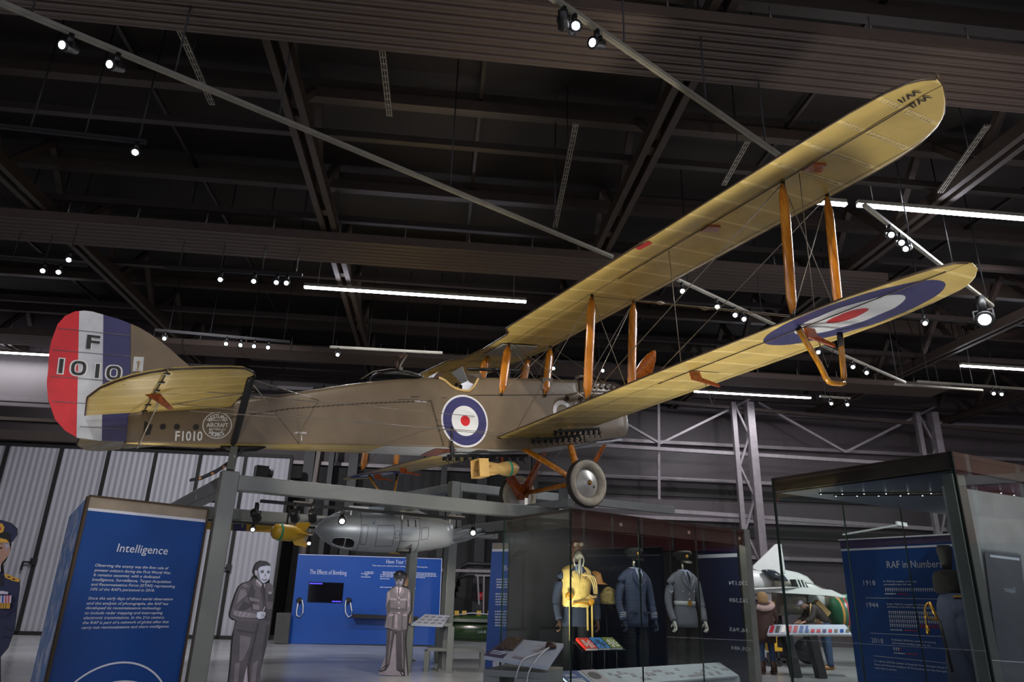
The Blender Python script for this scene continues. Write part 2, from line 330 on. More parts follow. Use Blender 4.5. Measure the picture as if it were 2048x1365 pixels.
b.obox(H(-3.6, 24.9, 2.7), AX*6.6, BX*.1, UP*2.7, M['darkwall']); struct(b.build('wall_service', M['darkwall']))
# big sliding hangar door, white ribbed leaves with dark joints
DB = 22.45
da0, _ = hb(at_y(580, 1283, 21.6)); joints = []
DT = 5.3
def hall_on(px, py, B):       # intersection with the vertical plane at depth B in hall axes
    d = ray(px, py); t = (B-CAMP.dot(BX))/d.dot(BX); return CAMP+d*t
DE = -hb(hall_on(578, 960, DB))[0]
door = MB(); door.obox(H((-22.3-DE)/2, DB+.1, DT/2+.02), AX*(22.3-DE)/2, BX*.06, UP*(DT/2), M['door']); dobj = struct(door.build('door_1', M['door']))
def hall_on(px, py, B):       # intersection with the vertical plane at depth B in hall axes
    d = ray(px, py); t = (B-CAMP.dot(BX))/d.dot(BX); return CAMP+d*t
jm = MB()
for px in (-160, 37, 140, 227, 316, 402, 489, 572):
    a, _ = hb(hall_on(px+14*((px+160)/732) if px != 37 else 37, 1268 if px == 37 else 1000, DB))
JA = [hb(hall_on(px, 960, DB))[0] for px in (578, 485, 393, 302, 206, 109)]
JA += [JA[-1]-1.55*k for k in (1, 2, 3, 4)]
for i in range(10):
    a = JA[i]
    jm.obox(H(a, DB+.02, DT/2), AX*.045, BX*.05, UP*DT/2)
jm.obox(H((-22.3-DE)/2, DB+.02, .05), AX*((22.3-DE)/2), BX*.05, UP*.05); jm.obox(H((-22.3-DE)/2, DB+.02, DT), AX*((22.3-DE)/2), BX*.06, UP*.05)
put(jm.build('door_joint', M['seam']), dobj)
for i in range(1, 9, 2):
    hm = MB(); a = JA[i]
    hm.obox(H(a+.02, DB-.08, 1.95), AX*.07, BX*.06, UP*.09); hm.obox(H(a-.12, DB-.12, 1.93), AX*.12, BX*.02, UP*.025); hm.obox(H(a-.24, DB-.12, 1.82), AX*.02, BX*.02, UP*.12)
    put(hm.build('door_handle', M['black']), dobj)
n = 0
def trim(mb, mt, nm=None):
    global n
    n += 1; return struct(mb.build('trim_%d' % n, mt))
# lintel and cladding over the sliding door
b = MB(); b.obox(H(-14.6, DB-.15, DT+.22), AX*7.7, BX*.2, UP*.14); b.obox(H(-14.6, DB-.05, DT+.75), AX*7.7, BX*.08, UP*.05); trim(b, M['beam'])
b = MB(); b.obox(H(-14.6, DB+.2, DT+2.3), AX*7.7, BX*.1, UP*2.1); trim(b, M['wallm'])
b = MB(); b.obox(H(-14.6, DB-.1, DT+1.35), AX*7.7, BX*.1, UP*.07); trim(b, M['girt'])
# girts on the back wall
for z in (1.55, 2.9, 4.15, 5.55, 6.9, 8.2):
    b = MB(); b.obox(H(13 if z < 5.5 else 9, WB-.15, z), AX*(11 if z < 5.5 else 15), BX*.08, UP*.06); trim(b, M['girt'])
for z in (3.95, 5.3):
    b = MB(); b.obox(H(13, WB-.06, z-.2), AX*11, BX*.05, UP*.16); trim(b, M['seam'])
# lattice columns and wall bracing
def lattice(a, B):
    b = MB()
    b.obox(H(a, B, 4.1), AX*.13, BX*.16, UP*4.1); b.obox(H(a+.02, B-.17, 4.1), AX*.03, BX*.02, UP*4.1, M['seam']) if False else None
    b.obox(H(a-.55, B+.1, 4.1), AX*.08, BX*.08, UP*4.1)
    k = 0; z = .4
    while z < 7.6:
        b.bar(H(a-.5, B+.05, z if k % 2 else z+1.1), H(a-.06, B+.05, z+1.1 if k % 2 else z), .07, .07); z += 1.1; k += 1
    trim(b, M['girt'])
ca, _ = hb(hall_on(1508, 930, 23.6)); lattice(ca, 23.6)
ca2, _ = hb(hall_on(1868, 850, 23.6)); lattice(ca2, 23.6)
for (p0, p1) in (((1320, 888), (1498, 800)), ((1320, 888), (1180, 806)), ((1516, 806), (1690, 905)), ((1690, 905), (1868, 815))):
    b = MB(); b.bar(hall_on(*p0, 23.9), hall_on(*p1, 23.9), .11, .08); trim(b, M['girt'])
b = MB(); b.bar(hall_on(1317, 800, 23.9), hall_on(1318, 1000, 23.9), .09, .09); trim(b, M['girt'])
b = MB(); b.bar(hall_on(1055, 882, 23.8), hall_on(2060, 945, 23.8), .12, .12); trim(b, M['girt'])
b = MB(); b.bar(hall_on(1200, 793, 23.8), hall_on(2060, 868, 23.8), .12, .12); trim(b, M['beam'])
b = MB(); b.bar(hall_on(1180, 1012, 23.8), hall_on(2060, 1072, 23.8), .13, .13); trim(b, M['girt'])
# dark columns and service pipes behind the gantry
for px, w in ((610, .34), (655, .16), (700, .3), (885, .2), (962, .34), (1068, .2)):
    b = MB(); a, _ = hb(hall_on(px, 1000, 24.3)); b.obox(H(a, 24.3, 4.1), AX*w/2, BX*.15, UP*4.1); trim(b, M['dark'])
b = MB(); b.bar(hall_on(586, 1255, 21.9), hall_on(640, 900, 21.9), .22, .12); trim(b, M['beam'])
for i in range(3):
    b = MB(); y = 1128+i*11
    b.tube([hall_on(1000, y+3, 23.2), hall_on(935, y, 23.2), hall_on(921-i*4, y+8, 23.2), hall_on(917-i*4, y+46, 23.2)], .07, 8)
    tag(b.build('service_pipe', M['dark']), 'dark grey service pipe bending down on the black wall behind the gantry posts', 'pipe', 'service pipes on the black wall')
b = MB(); b.bar(hall_on(880, 1141, 22.5), hall_on(1000, 1144, 22.5), .08, .08); b.bar(hall_on(955, 1152, 22.5), hall_on(958, 1210, 22.5), .05, .05)
b.bar(hall_on(950, 1152, 22.5), hall_on(980, 1152, 22.5), .05, .05); b.bar(hall_on(968, 1152, 22.5), hall_on(966, 1286, 22.5), .05, .05); trim(b, M['girt'])

# roof: joists along the hall, each a pair of chords; main beams across; battens
PZ, CZ2 = 8.45, 9.25
for i in range(-1, 9):
    B = 1.47+2.83*i
    if B < -3: continue
    b = MB(); b.obox(H(1, B, CZ2), AX*24, BX*.09, UP*.10); b.obox(H(1, B+.04, CZ2+.2), AX*24, BX*.02, UP*.15); trim(b, M['beam'])
    b = MB(); b.obox(H(1, B-.06, PZ), AX*24, BX*.06, UP*.06); trim(b, M['purlin'])
for a in (-18.9, -13.4, -8.0, -2.5, 3.05, 8.55, 14.1, 19.6):
    b = MB()
    for s in (-1, 1): b.obox(H(a+s*.11, 11, 8.28), AX*.055, BX*14.5, UP*.11)
    for k in range(10): b.obox(H(a, -2+2.83*k, 8.3), AX*.14, BX*.1, UP*.06)
    for k in range(12):                                     # web members of the big truss above
        B0 = -3+2.4*k; b.bar(H(a, B0, 8.3), H(a, B0+1.2, 9.6), .12, .12, up=AX); b.bar(H(a, B0+1.2, 9.6), H(a, B0+2.4, 8.3), .12, .12, up=AX)
    trim(b, M['beam'])
for a in (-16.4, -10.6, -5.3, .3, 5.8, 11.4, 16.9):
    b = MB(); b.obox(H(a, 11, 9.45), AX*.03, BX*14.5, UP*.04); trim(b, M['purlin'])

# ribbed radiant heating panels hung under the joists
def radiant(a0, a1, B0, B1, z, label):
    r = empty('radiant_panel', H((a0+a1)/2, (B0+B1)/2, z), label, 'heating panel', 'ribbed heating panels under the roof')
    b = MB(); nr = 7; w = (B1-B0)/nr; prof = []
    for i in range(nr):
        s = B0+i*w; prof += [(s, 0), (s+w*.12, .035), (s+w*.3, .035), (s+w*.42, 0), (s+w*.70, 0), (s+w*.78, .015), (s+w*.86, 0)]
    prof += [(B1, 0), (B1, .16), (B0, .16)]
    b.rings([[H(a, q[0], z+q[1]) for q in prof] for a in (a0, a1)], True, None, False)
    put(b.build('ribbed_tray', M['radiant']), r)
    k = a0+.8
    while k < a1 and k < 17:
        for Bq in (B0+.06,):
            h = MB(); h.tube([H(k, Bq, z+.16), H(k, Bq, PZ-.05)], .012, 6); h.tube([H(k, Bq, z+.15), H(k, Bq, z+.2)], .03, 8)
            put(h.build('drop_rod', M['unistrut']), r)
        k += 1.3
radiant(-14, 16, 6.34, 7.38, 8, 'nearest and broadest ribbed brown heating panel crossing the top of the picture')
radiant(-20, 9.3, 12.75, 13.85, 8, 'ribbed brown heating panel passing behind the upper wing, above the long light bar')
radiant(-21, 16.1, 20.0, 21.05, 8, 'farthest ribbed brown heating panel, in front of the back wall')

# LED light bars
def ledbar(a0, a1, B, z, label, power):
    r = empty('led_light_bar', H((a0+a1)/2, B, z), label, 'ceiling light', 'white light bars under the roof')
    b = MB(); b.obox(H((a0+a1)/2, B, z+.05), AX*(a1-a0)/2, BX*.045, UP*.035); put(b.build('housing', M['track']), r)
    b = MB(); b.obox(H((a0+a1)/2, B, z), AX*(a1-a0)/2, BX*.04, UP*.022); put(b.build('diffuser', M['led']), r)
    for a in (a0+.3, a1-.3):
        b = MB(); b.tube([H(a, B, z+.08), H(a, B, 9.72)], .008, 6); put(b.build('hanging_wire', M['unistrut']), r)
    area('led_bar_light', H((a0+a1)/2, B, z-.04), a1-a0, .08, power, (.92, .95, 1.)).rotation_euler.z += math.atan2(AX.y, AX.x)
ledbar(-3.39, 1.78, 15.25, 8, 'long white light bar above the fuselage, left of the upper wing', 160)
ledbar(6.95, 14.5, 10, 8, 'longest and brightest white light bar, at the upper right', 300)
ledbar(6.05, 6.75, 10.02, 8, 'very short white light bar beside the outer wing struts', 20)
ledbar(-21, -12.2, 21.9, 8, 'white light bar at the left edge behind the rudder', 160)
ledbar(8.3, 12.38, 21.9, 8, 'white light bar low under the right lower wing, in front of the bracing', 120)
ledbar(14.75, 21, 17.8, 8, 'white light bar at the right edge, below the very bright lamp', 120)

# lighting tracks
TRACKS = []
def trackobj(p0, p1, label, rods=(), w=.06, rod_top=9.72):
    p0, p1 = Vector(p0), Vector(p1); TRACKS.append((p0, p1))
    r = empty('lighting_track', (p0+p1)/2, label, 'lighting track')
    b = MB(); b.bar(p0, p1, w, .05); b.bar(p0-UP*.03, p1-UP*.03, w*.45, .02); put(b.build('rail', M['dark'] if 'dark' in label else M['track']), r)
    for t in rods:
        q = p0+(p1-p0)*t; b = MB(); b.tube([q, Vector((q.x, q.y, rod_top))], .011, 6); put(b.build('drop_rod', M['dark']), r)
    return p0, p1
TZ = 7.0
t1 = trackobj(at_z(0, 5, TZ), at_z(1225, 514, TZ), 'long grey track slanting from the top left corner to above the wing', (.03, .19, .33, .62, .85))
t1b = at_z(-260, -110, TZ)
t2 = trackobj(at_z(1085, -18, TZ), at_z(1560, 312, TZ), 'grey track slanting from the top edge to behind the right upper wing', (.28, .62, .92))
t3 = trackobj(at_z(1270, 520, TZ), at_z(1575, 662, TZ), 'grey track seen between the two right wings', (.3, .8))
t4 = trackobj(at_z(1728, 410, TZ), at_z(1985, 612, TZ), 'bright grey track at the right ending at the very bright lamp', (.3, .65, .95))
t5 = trackobj(at_z(1630, 686, TZ), at_z(1810, 765, TZ), 'bluish grey track under the right roundel beside the hoop skid', (.2, .9))
z7 = 7.4
trackobj(at_z(-20, 250, z7), at_z(292, 284, z7), 'dark track at the upper left with one small lamp on its end', (.25, .6, .95))
trackobj(at_z(-40, 512, z7), at_z(175, 531, z7), 'dark track at the left edge above the rudder', (.3, .6))
trackobj(at_z(330, 535, z7), at_z(605, 550, z7), 'dark track left of the long light bar', (.1, .4, .7, .95))
trackobj(at_z(310, 660, z7), at_z(580, 684, z7), 'dark track over the tailplane', (.1, .4, .7, .95))
trackobj(at_z(660, 694, z7), at_z(885, 706, z7), 'grey track above the rear cockpit', (.02, .34, .66, .95))
trackobj(at_z(1090, 722, z7), at_z(1225, 728, z7), 'dark track seen between the cabane and inner struts', (.2, .8))
trackobj(at_z(1640, 793, z7), at_z(1700, 797, z7), 'short track right of the low light bar', (.2, .8))
trackobj(at_z(1835, 763, z7), at_z(2060, 779, z7), 'double pale track at the right edge', (.1, .4, .7))
trackobj(at_z(1790, 769, z7), at_z(1965, 781, z7), 'pale track just below the double track at the right edge', (.1, .5, .9))
for p0, p1, lb in (((358, 55), (424, 208), 'upper left, left of the main beam'), ((764, 95), (779, 232), 'high in the middle'), ((1152, 247), (1110, 455), 'right of centre behind the slanting track'),
                   ((1496, 281), (1447, 370), 'right above the upper wing'), ((1975, 250), (1880, 385), 'at the upper right')):
    r = empty('slotted_channel', at_z(*p0, 8.1), 'slotted galvanised channel fixed across the joists, '+lb, 'channel', 'slotted channels under the roof')
    q0, q1 = at_z(*p0, 8.1), at_z(*p1, 8.1); d = (q1-q0).normalized(); s = d.cross(UP)
    b = MB()
    for k in (-1, 0, 1): b.bar(q0+s*k*.035, q1+s*k*.035, .016, .03)
    L_ = (q1-q0).length; k = 0.05
    while k < L_: b.bar(q0+d*k-s*.04, q0+d*k+s*.04, .03, .02); k += .12
    put(b.build('perforated_rail', M['unistrut']), r)
    b = MB(); b.tube([q0+d*L_*.35, q0+d*L_*.35+UP*1.62], .01, 6); put(b.build('threaded_rod', M['dark']), r)

# spotlight fixtures: mount, yoke, body, lens
def make_spot():
    r = empty('spotlight', (0, 0, 0)); b = MB(); b.lathe((0, 0, -.14), (0, 0, 1), [(0, .035), (.14, .035)], 12); b.build('mount', M['black'], r)
    b = MB(); b.lathe((0, 0, -.20), (1, 0, -.5), [(-.13, .03), (-.12, .055), (-.02, .06), (.06, .07), (.09, .075), (.092, .06)], 16); bd = b.build('lamp_body', M['black'], r)
    b = MB(); b.lathe((0, 0, -.20), (1, 0, -.5), [(.088, .050), (.095, .044), (.098, .001)], 16); b.build('lens', M['bulb'], r)
    b = MB()
    for s in (-1, 1): b.bar((0, s*.07, -.13), (0, s*.07, -.22), .012, .03, up=(1, 0, 0))
    b.bar((0, -.07, -.13), (0, .07, -.13), .02, .012); b.build('yoke', M['black'], r)
    return r
SP0 = make_spot(); SPN = [0]
def spotat(p, aim, label, group=None, size=.88):
    r = SP0 if SPN[0] == 0 else copy_tree(SP0); SPN[0] += 1
    p = Vector(p); best = None
    for a_, c_ in TRACKS:
        t = max(.01, min(.99, (p-a_).dot(c_-a_)/(c_-a_).length_squared)); q = a_+(c_-a_)*t
        if (q-p).length < .55 and (best is None or (q-p).length < (best-p).length): best = q
    if best is not None: p = best-UP*.02
    d = Vector(aim)-p; r.location = p; r.rotation_euler = (0, 0, math.atan2(d.y, d.x)); r.scale = (size,)*3
    tag(r, label, 'spotlight', group)
    if best is None and p.z > 6:
        bpy.context.view_layer.update(); rb_ = MB(); rb_.tube([p-UP*.03, Vector((p.x, p.y, 9.72))], .012, 6); put(rb_.build('drop_rod', M['dark']), r)
    return r
CAMA = Vector((0, 0, 1.46))
def near(px, py, z=TZ): return at_z(px, py, z)
spotat(near(144, 68), (-6, 0, 1), 'left of two large black spotlights on the slanting track at the upper left')
spotat(near(237, 106), (-6, 0, 1), 'right of two large black spotlights on the slanting track at the upper left')
spotat(near(1129, 10), (3, 20, 1), 'spotlight turned away from view at the top edge of the slanting track')
spotat(near(1148, 27), (1, 0, 1), 'lit spotlight facing down at the top centre right')
spotat(near(1192, 58), (-1, 4, 1), 'lit spotlight with tilted head, lowest of three at the top centre right')
G3 = 'small spotlights between the wings'
for px, py in ((1344, 570), (1424, 598), (1452, 617), (1470, 625)): spotat(near(px, py), (2, 0, 1), 'small lit spotlight on the track seen between the right wings', G3)
spotat(near(1764, 452), (3, 0, 1), 'left lit spotlight on the bright track under the longest light bar')
spotat(near(1802, 462), (3, 0, 1), 'middle bright spotlight where a wire meets the bright track')
spotat(near(1808, 476), (1, 6, 1), 'right spotlight with a ring-shaped glow below the bright track')
spotat(near(1965, 590), (0, 0, 1.4), 'dazzling spotlight beside the right lower wing tip', None, 2.2)
for px, py in ((1640, 686), (1703, 718), (1730, 730)): spotat(near(px, py), (2, 0, 1), 'small spotlight on the bluish track near the hoop skid', 'spotlights near the hoop skid')
spotat(near(1847, 630), (0, 0, 1.4), 'small blue-white spotlight left of the dazzling one')
for px, py in ((84, 516), (117, 520)): spotat(near(px, py, z7), (-3, 0, 1), 'small lit spotlight over the rudder near the left edge', 'two spotlights over the rudder')
spotat(near(142, 503, z7), (0, 0, 1.4), 'blue-white spotlight above and left of the rudder')
for px, py in ((447, 545), (512, 547), (556, 548), (577, 551)): spotat(near(px, py, z7), (-3+px/300, 2, 1), 'small spotlight in the row left of the long light bar', 'four spotlights left of the long light bar')
for px, py in ((343, 676), (459, 680), (486, 680), (513, 683), (541, 686)): spotat(near(px, py, z7), (-2, 2, 1), 'small spotlight in the row over the tailplane', 'five spotlights over the tailplane')
spotat(near(675, 690, z7), (-1, 2, 1), 'single lit spotlight on the grey track above the rear cockpit')
spotat(near(276, 283, z7), (-1, 2, 1), 'single small spotlight at the end of the dark upper left track')
spotat(near(3, 268, z7), (-1, 2, 1), 'spotlight cut by the left edge of the picture')
for px, py in ((1108, 720), (1207, 724)): spotat(near(px, py, z7), (0, 2, 1), 'bright spotlight behind the inner wing struts', 'two spotlights behind the inner struts')
for px, py in ((1657, 796), (1687, 799)): spotat(near(px, py, z7), (3, 2, 1), 'small spotlight at the right end of the low light bar', 'two spotlights by the low light bar')
for px, py in ((1980, 775), (1996, 776)): spotat(near(px, py, z7), (3, 2, 1), 'pale spotlight on the double track at the right edge', 'two spotlights at the right edge')

# ------------------------------------------------------------------ the biplane (x forward, y to port, z up in its own axes)
AM = Matrix(((.843, -.529, -.098, .625), (.526, .849, -.051, 11.402), (.110, -.009, .994, 3.796), (0, 0, 0, 1)))
_a = AM.to_3x3(); _x = _a.col[0].normalized(); _y = (_a.col[1]-_x*_a.col[1].dot(_x)).normalized(); _z = _x.cross(_y)
AM = Matrix(((_x.x, _y.x, _z.x, .625), (_x.y, _y.y, _z.y, 11.402), (_x.z, _y.z, _z.z, 3.796), (0, 0, 0, 1)))
plane = empty('biplane', (0, 0, 0), 'khaki vintage biplane with linen wings and F1010 on its tricolour rudder', 'aeroplane')
plane.matrix_world = AM
def V(*a): return Vector(a)
GAP, DIH, INC, STG = 1.569, .041, .04, .278
def zU(x, y): return GAP+DIH*abs(y)+INC*x
def zL(x, y): return INC*(x+STG)+DIH*abs(y)
def interp(tab, t):
    for (a, b), (c, d) in zip(tab, tab[1:]):
        if t <= c: return b+(d-b)*(t-a)/(c-a)
    return tab[-1][1]
def wing_mesh(ys, te, le, zf, mat_, cutout=None):
    up, low = [], []; NC = 15
    cs = [0, .006, .02, .05, .10, .17, .26, .36, .47, .58, .69, .80, .90, .97, 1.]
    rs = []
    for y in ys:
        xt, xl = te(y), le(y); ch = max(xl-xt, .004); ring = []
        fr = (abs(y)/.36) % 1.; sag = .007*math.sin(math.pi*fr)**2
        k = min(1., ch/1.3)
        for c in cs: ring.append(V(xl-ch*c, y, zf(xl-ch*c, y)+k*(.030+.105*math.sqrt(c)*(1-c)*1.35-.030*c)-sag*(4*c*(1-c))+.004))
        for c in cs[::-1][1:-1]: ring.append(V(xl-ch*c, y, zf(xl-ch*c, y)+k*(.030*max(0, 1-c/.10)**2)+sag*(4*c*(1-c))+.012*k*math.sin(math.pi*c)))
        rs.append(ring)
    b = MB(); b.rings(rs, True, mat_); return b
def ystations(y0, y1, step=.06, tip=7.2):
    r = []; y = y0
    while y < y1-1e-6: r.append(y); y += step
    r.append(y1); return r
TEU = [(0, -1.10), (.72, -1.10), (.76, -1.10), (.95, -1.27), (1.0, -1.27), (6.0, -1.25), (6.6, -1.235), (6.9, -1.20), (7.06, -1.14), (7.17, -1.04), (7.207, -.94)]
LEU = [(0, .12), (6.0, .12), (6.3, .10), (6.575, .04), (6.78, -.08), (6.93, -.24), (7.064, -.49), (7.17, -.76), (7.207, -.92)]
TEL = [(0, -1.07), (.36, -1.07), (.50, -1.27), (3.8, -1.27), (6.2, -1.2), (6.6, -1.12), (6.83, -1.06), (6.98, -.96), (7.03, -.80)]
LEL = [(0, .16), (5.6, .16), (5.83, .15), (6.1, .11), (6.29, .07), (6.66, -.08), (6.83, -.28), (6.97, -.55), (7.03, -.78)]
yy = ystations(0, 6.0)+[6.1+.1*i for i in range(9)]+[6.95, 7.0, 7.05, 7.1, 7.14, 7.17, 7.19, 7.2, 7.207]
yy = sorted(set([-v for v in yy]+yy))
wing_mesh(yy, lambda y: interp(TEU, abs(y)), lambda y: interp(LEU, abs(y)), zU, M['linen']).build('upper_wing', None, plane)
for s in (-1, 1):
    yl = [s*v for v in ystations(.36, 6.2)+[6.3, 6.4, 6.5, 6.6, 6.7, 6.78, 6.85, 6.91, 6.96, 7.0, 7.02, 7.03]]
    w = wing_mesh(yl, lambda y: interp(TEL, abs(y)), lambda y: interp(LEL, abs(y)), zL, M['linenR']).build('lower_wing', None, plane)
def edge_tube(tab, zf, s, y0, dz=.0, r=.011):
    ys = [y0+.25*i for i in range(int((6-y0)/.25)+1)]+[6.2, 6.4, 6.6, 6.75, 6.85, 6.93, 6.98, 7.02]+([7.06, 7.1, 7.15, 7.19, 7.205] if tab is TEU else [])
    return [V(interp(tab, y)-.004, s*y, zf(interp(tab, y), y)+dz) for y in ys]
for s in (-1, 1):
    b = MB(); b.tube([V(-1.10, 0, zU(-1.1, 0)), V(-1.10, s*.72, zU(-1.1, .72)), V(-1.27, s*.95, zU(-1.27, .95))]+edge_tube(TEU, zU, s, 1.2), .011, 6); b.build('trailing_edge', M['edge'], plane)
    b = MB(); b.tube([V(-1.07, s*.36, zL(-1.07, .36)), V(-1.27, s*.5, zL(-1.27, .5))]+edge_tube(TEL, zL, s, .8), .010, 6); b.build('trailing_edge', M['edge'], plane)
    b = MB(); yy2 = [.0, 1, 2, 3, 4, 5, 6, 6.3, 6.55, 6.78, 6.93, 7.06, 7.17, 7.2]
    b.tube([V(interp(LEU, y)+.002, s*y, zU(.1, y)+.034) for y in yy2], .013, 6); b.build('leading_edge', M['edge'], plane)
# aileron gap lines, horns, red placard, centre tank
def wplate(pts, zf, mt, name, dz=-.006, th=-.003):
    b = MB(); b.prism([V(x, y, zf(x, y)+dz) for x, y in pts], (0, 0, th)); return b.build(name, mt, plane)
wplate([(-1.25, -3.82), (-1.16, -3.80), (-1.13, -3.99), (-1.22, -4.02)], zU, mat('faded_red_patch', '#a8242a', .5), 'red_patch')
wplate([(-.95, -.32), (-.25, -.32), (-.2, .3), (-.9, .3)], zU, M['clear'], 'fuel_tank_panel', -.012, -.02)
b = MB()
for a_, c_ in (((-.80, -3.0), (-.80, -6.95)),): b.tube([V(*a_, zU(*a_)-.004), V(*c_, zU(*c_)-.004)], .006, 5)
b.build('aileron_hinge_line', M['edge'], plane)
b = MB(); b.tube([V(-.84, -3.5, zL(-.84, -3.5)-.004), V(-.84, -6.85, zL(-.84, -6.85)-.004)], .006, 5); b.build('aileron_hinge_line', M['edge'], plane)
def horn(x0, y, zf, x1, up=-1):
    z = zf(x0, y); b = MB(); b.prism([V(x0-.10, y, z), V(x0+.05, y, z), V(x0+.07, y, z-.07), V(x1, y, z-.13), V(x1, y, z-.16), V(x0-.08, y, z-.10)], (0, .025, 0)); b.build('aileron_horn', M['ply'], plane)
    b = MB(); b.tube([V(x1, y+.012, z-.145), V(-.55, y+.012, z-.38), V(-.62, y+.012, z-.1)], .004, 5); b.build('horn_cable', M['dwire'], plane)
for s in (-1, 1):
    horn(-.74, s*4.02, zL, -.38); horn(-.70, s*5.50, zL, -.36)
for y in (-4.5, -5.87): b = MB(); z = zU(-.7, y)+.012; b.prism([V(-.78, y-.05, z+.01), V(-.62, y-.09, z+.01), V(-.55, y+.02, z+.01), V(-.76, y+.09, z+.01)], (0, 0, -.03)); b.build('aileron_horn', M['ply'], plane)

lacem = mat('rib_lacing_tape', '#cbbd92', .45)
for y in (-5.76, -6.12, -6.48, -6.84):
    b = MB()
    for x0, x1 in ((-1.12, -.86), (-.72, -.10 if y > -6.6 else -.3)):
        for e in (-.02, .02): b.tube([V(x0, y+e, zU(x0, y)-.002), V((x0+x1)/2, y+e, zU((x0+x1)/2, y)+.004), V(x1, y+e, zU(x1, y)-.002)], .004, 4)
        k = x0
        while k < x1: b.tube([V(k, y-.022, zU(k, y)+.001), V(k, y+.022, zU(k, y)+.001)], .0035, 4); k += .05
    b.build('rib_lacing', lacem, plane)
for x_, fl in ((-.98, 1), (-.80, 1)):
    b = MB(); vs, fs = text_mesh('W/I', .02); b.add([V(x_+.0+p_.y*.11, -7.06+p_.x*.11, zU(x_, 7)-.006) for p_ in vs], fs, M['lblack']); b.build('lettering', None, plane)

# struts
def strut(a, c, w, t, mt, name, taper=.13, endw=.32):
    a, c = Vector(a), Vector(c); d = (c-a).normalized(); cx = (V(1, 0, 0)-d*d.x).normalized(); sy = d.cross(cx)
    rs = []
    tl = min(.2, taper*1.2/max(.6, (c-a).length)) if taper > .1 else taper
    for q, k in ((0, endw), (tl*.97, .97), (tl, 1), (.5, 1.02), (1-tl, 1), (1-tl*.97, .97), (1, endw)):
        p = a+(c-a)*q; rs.append([p+cx*math.cos(2*math.pi*i/14)*w/2*k+sy*math.sin(2*math.pi*i/14)*t/2*(.6+.4*k) for i in range(14)])
    b = MB(); b.rings(rs); o = b.build(name, mt, plane)
    e = MB()
    for p, s in ((a, 1), (c, -1)): e.tube([p-d*.03*s, p+d*.05*s], .022, 8)
    e.build('end_fitting', M['black'], o); return o
XF, XR = 0.0, -.77
for s in (-1, 1):
    for y in (5.552, 2.404):
        for x in (XF, XR):
            strut((x-STG*0, s*y, zU(x, y)-.02), (x-STG if False else x-.278, s*y, zL(x-.278, y)+.09), .15, .05, M['wood'], 'interplane_strut')
    for x in (0, -.835):
        strut((x, s*.33, zU(x, 0)-.02), (x-.262, s*.43, .71+INC*x), .15, .05, M['wood'], 'cabane_strut')
# hoop skids under the lower wings
for s in (-1, 1):
    P = [(-.92, .17), (-.70, -.15), (-.635, -.29), (-.60, -.325), (-.55, -.335), (-.42, -.335), (-.36, -.32), (-.335, -.27), (-.30, -.10), (-.24, .19)]
    b = MB(); b.tube([V(x, s*5.5, z) for x, z in P], .024, 8, flat=1.3); o = b.build('hoop_skid', M['ywood'], plane)
    b = MB(); b.tube([V(-.92, s*5.5, .19), V(-.83, s*5.5, .05)], .03, 8); b.build('skid_fitting', M['black'], o); b = MB(); b.tube([V(-.24, s*5.5, .21), V(-.27, s*5.5, .06)], .03, 8); b.build('skid_fitting', M['black'], o)

# wires
def wires(name, segs, r=.0055, mt=None):
    for a, c in segs:
        b = MB(); b.tube([Vector(a), Vector(c)], r, 5); b.build(name, mt or M['wire'], plane)
def U_(x, y): return V(x, y, zU(x, y)-.01)
def L_(x, y): return V(x-.278, y, zL(x-.278, y)+.08)
for s in (-1, 1):
    for y in (5.552, 2.404): wires('incidence_wire', [(U_(XF, s*y), L_(XR, s*y)), (U_(XR, s*y), L_(XF, s*y))])
    for x in (XF, XR):
        wires('flying_wire', [(L_(x, s*2.404), U_(x, s*5.552)), (V(x-.278, s*.43, -.12), U_(x, s*2.404))])
        wires('landing_wire', [(U_(x, s*2.404), L_(x, s*5.552)), (U_(x, s*.35), L_(x, s*2.404))])
    b = MB(); b.tube([U_(XR, s*3.9)+V(0, 0, 0), V(-.9, s*3.95, zL(-.9, 3.95)+.05)], .005, 5); b.build('aileron_cable', M['wire'], plane)
    b = MB(); b.tube([U_(XR, s*5.75)+V(0, 0, 0), V(-1.0, s*5.75, zL(-1.0, 5.75)+.05)], .005, 5); b.build('aileron_cable', M['wire'], plane)
for s in (-1, 1): wires('cabane_wire', [(U_(0, s*.35), V(-1.09, s*.43, .70)), (U_(-.83, s*.35), V(-.26, s*.43, .73)), (U_(0, s*.35), V(-.1, -s*.43, .74))])
for t in (.45, .8):
    p = V(-.278+.278*0, -2.404, zL(0, 2.4))
b = MB()
for f in (.50,):
    for x in (XF, XR):
        a_, c_ = U_(x, -2.404), L_(x, -5.552); p = a_+(c_-a_)*.43; d = (c_-a_).normalized(); b.tube([p-d*.09, p, p+d*.09], [.006, .028, .006], 8)
b.build('wire_acorn', M['wire'], plane)

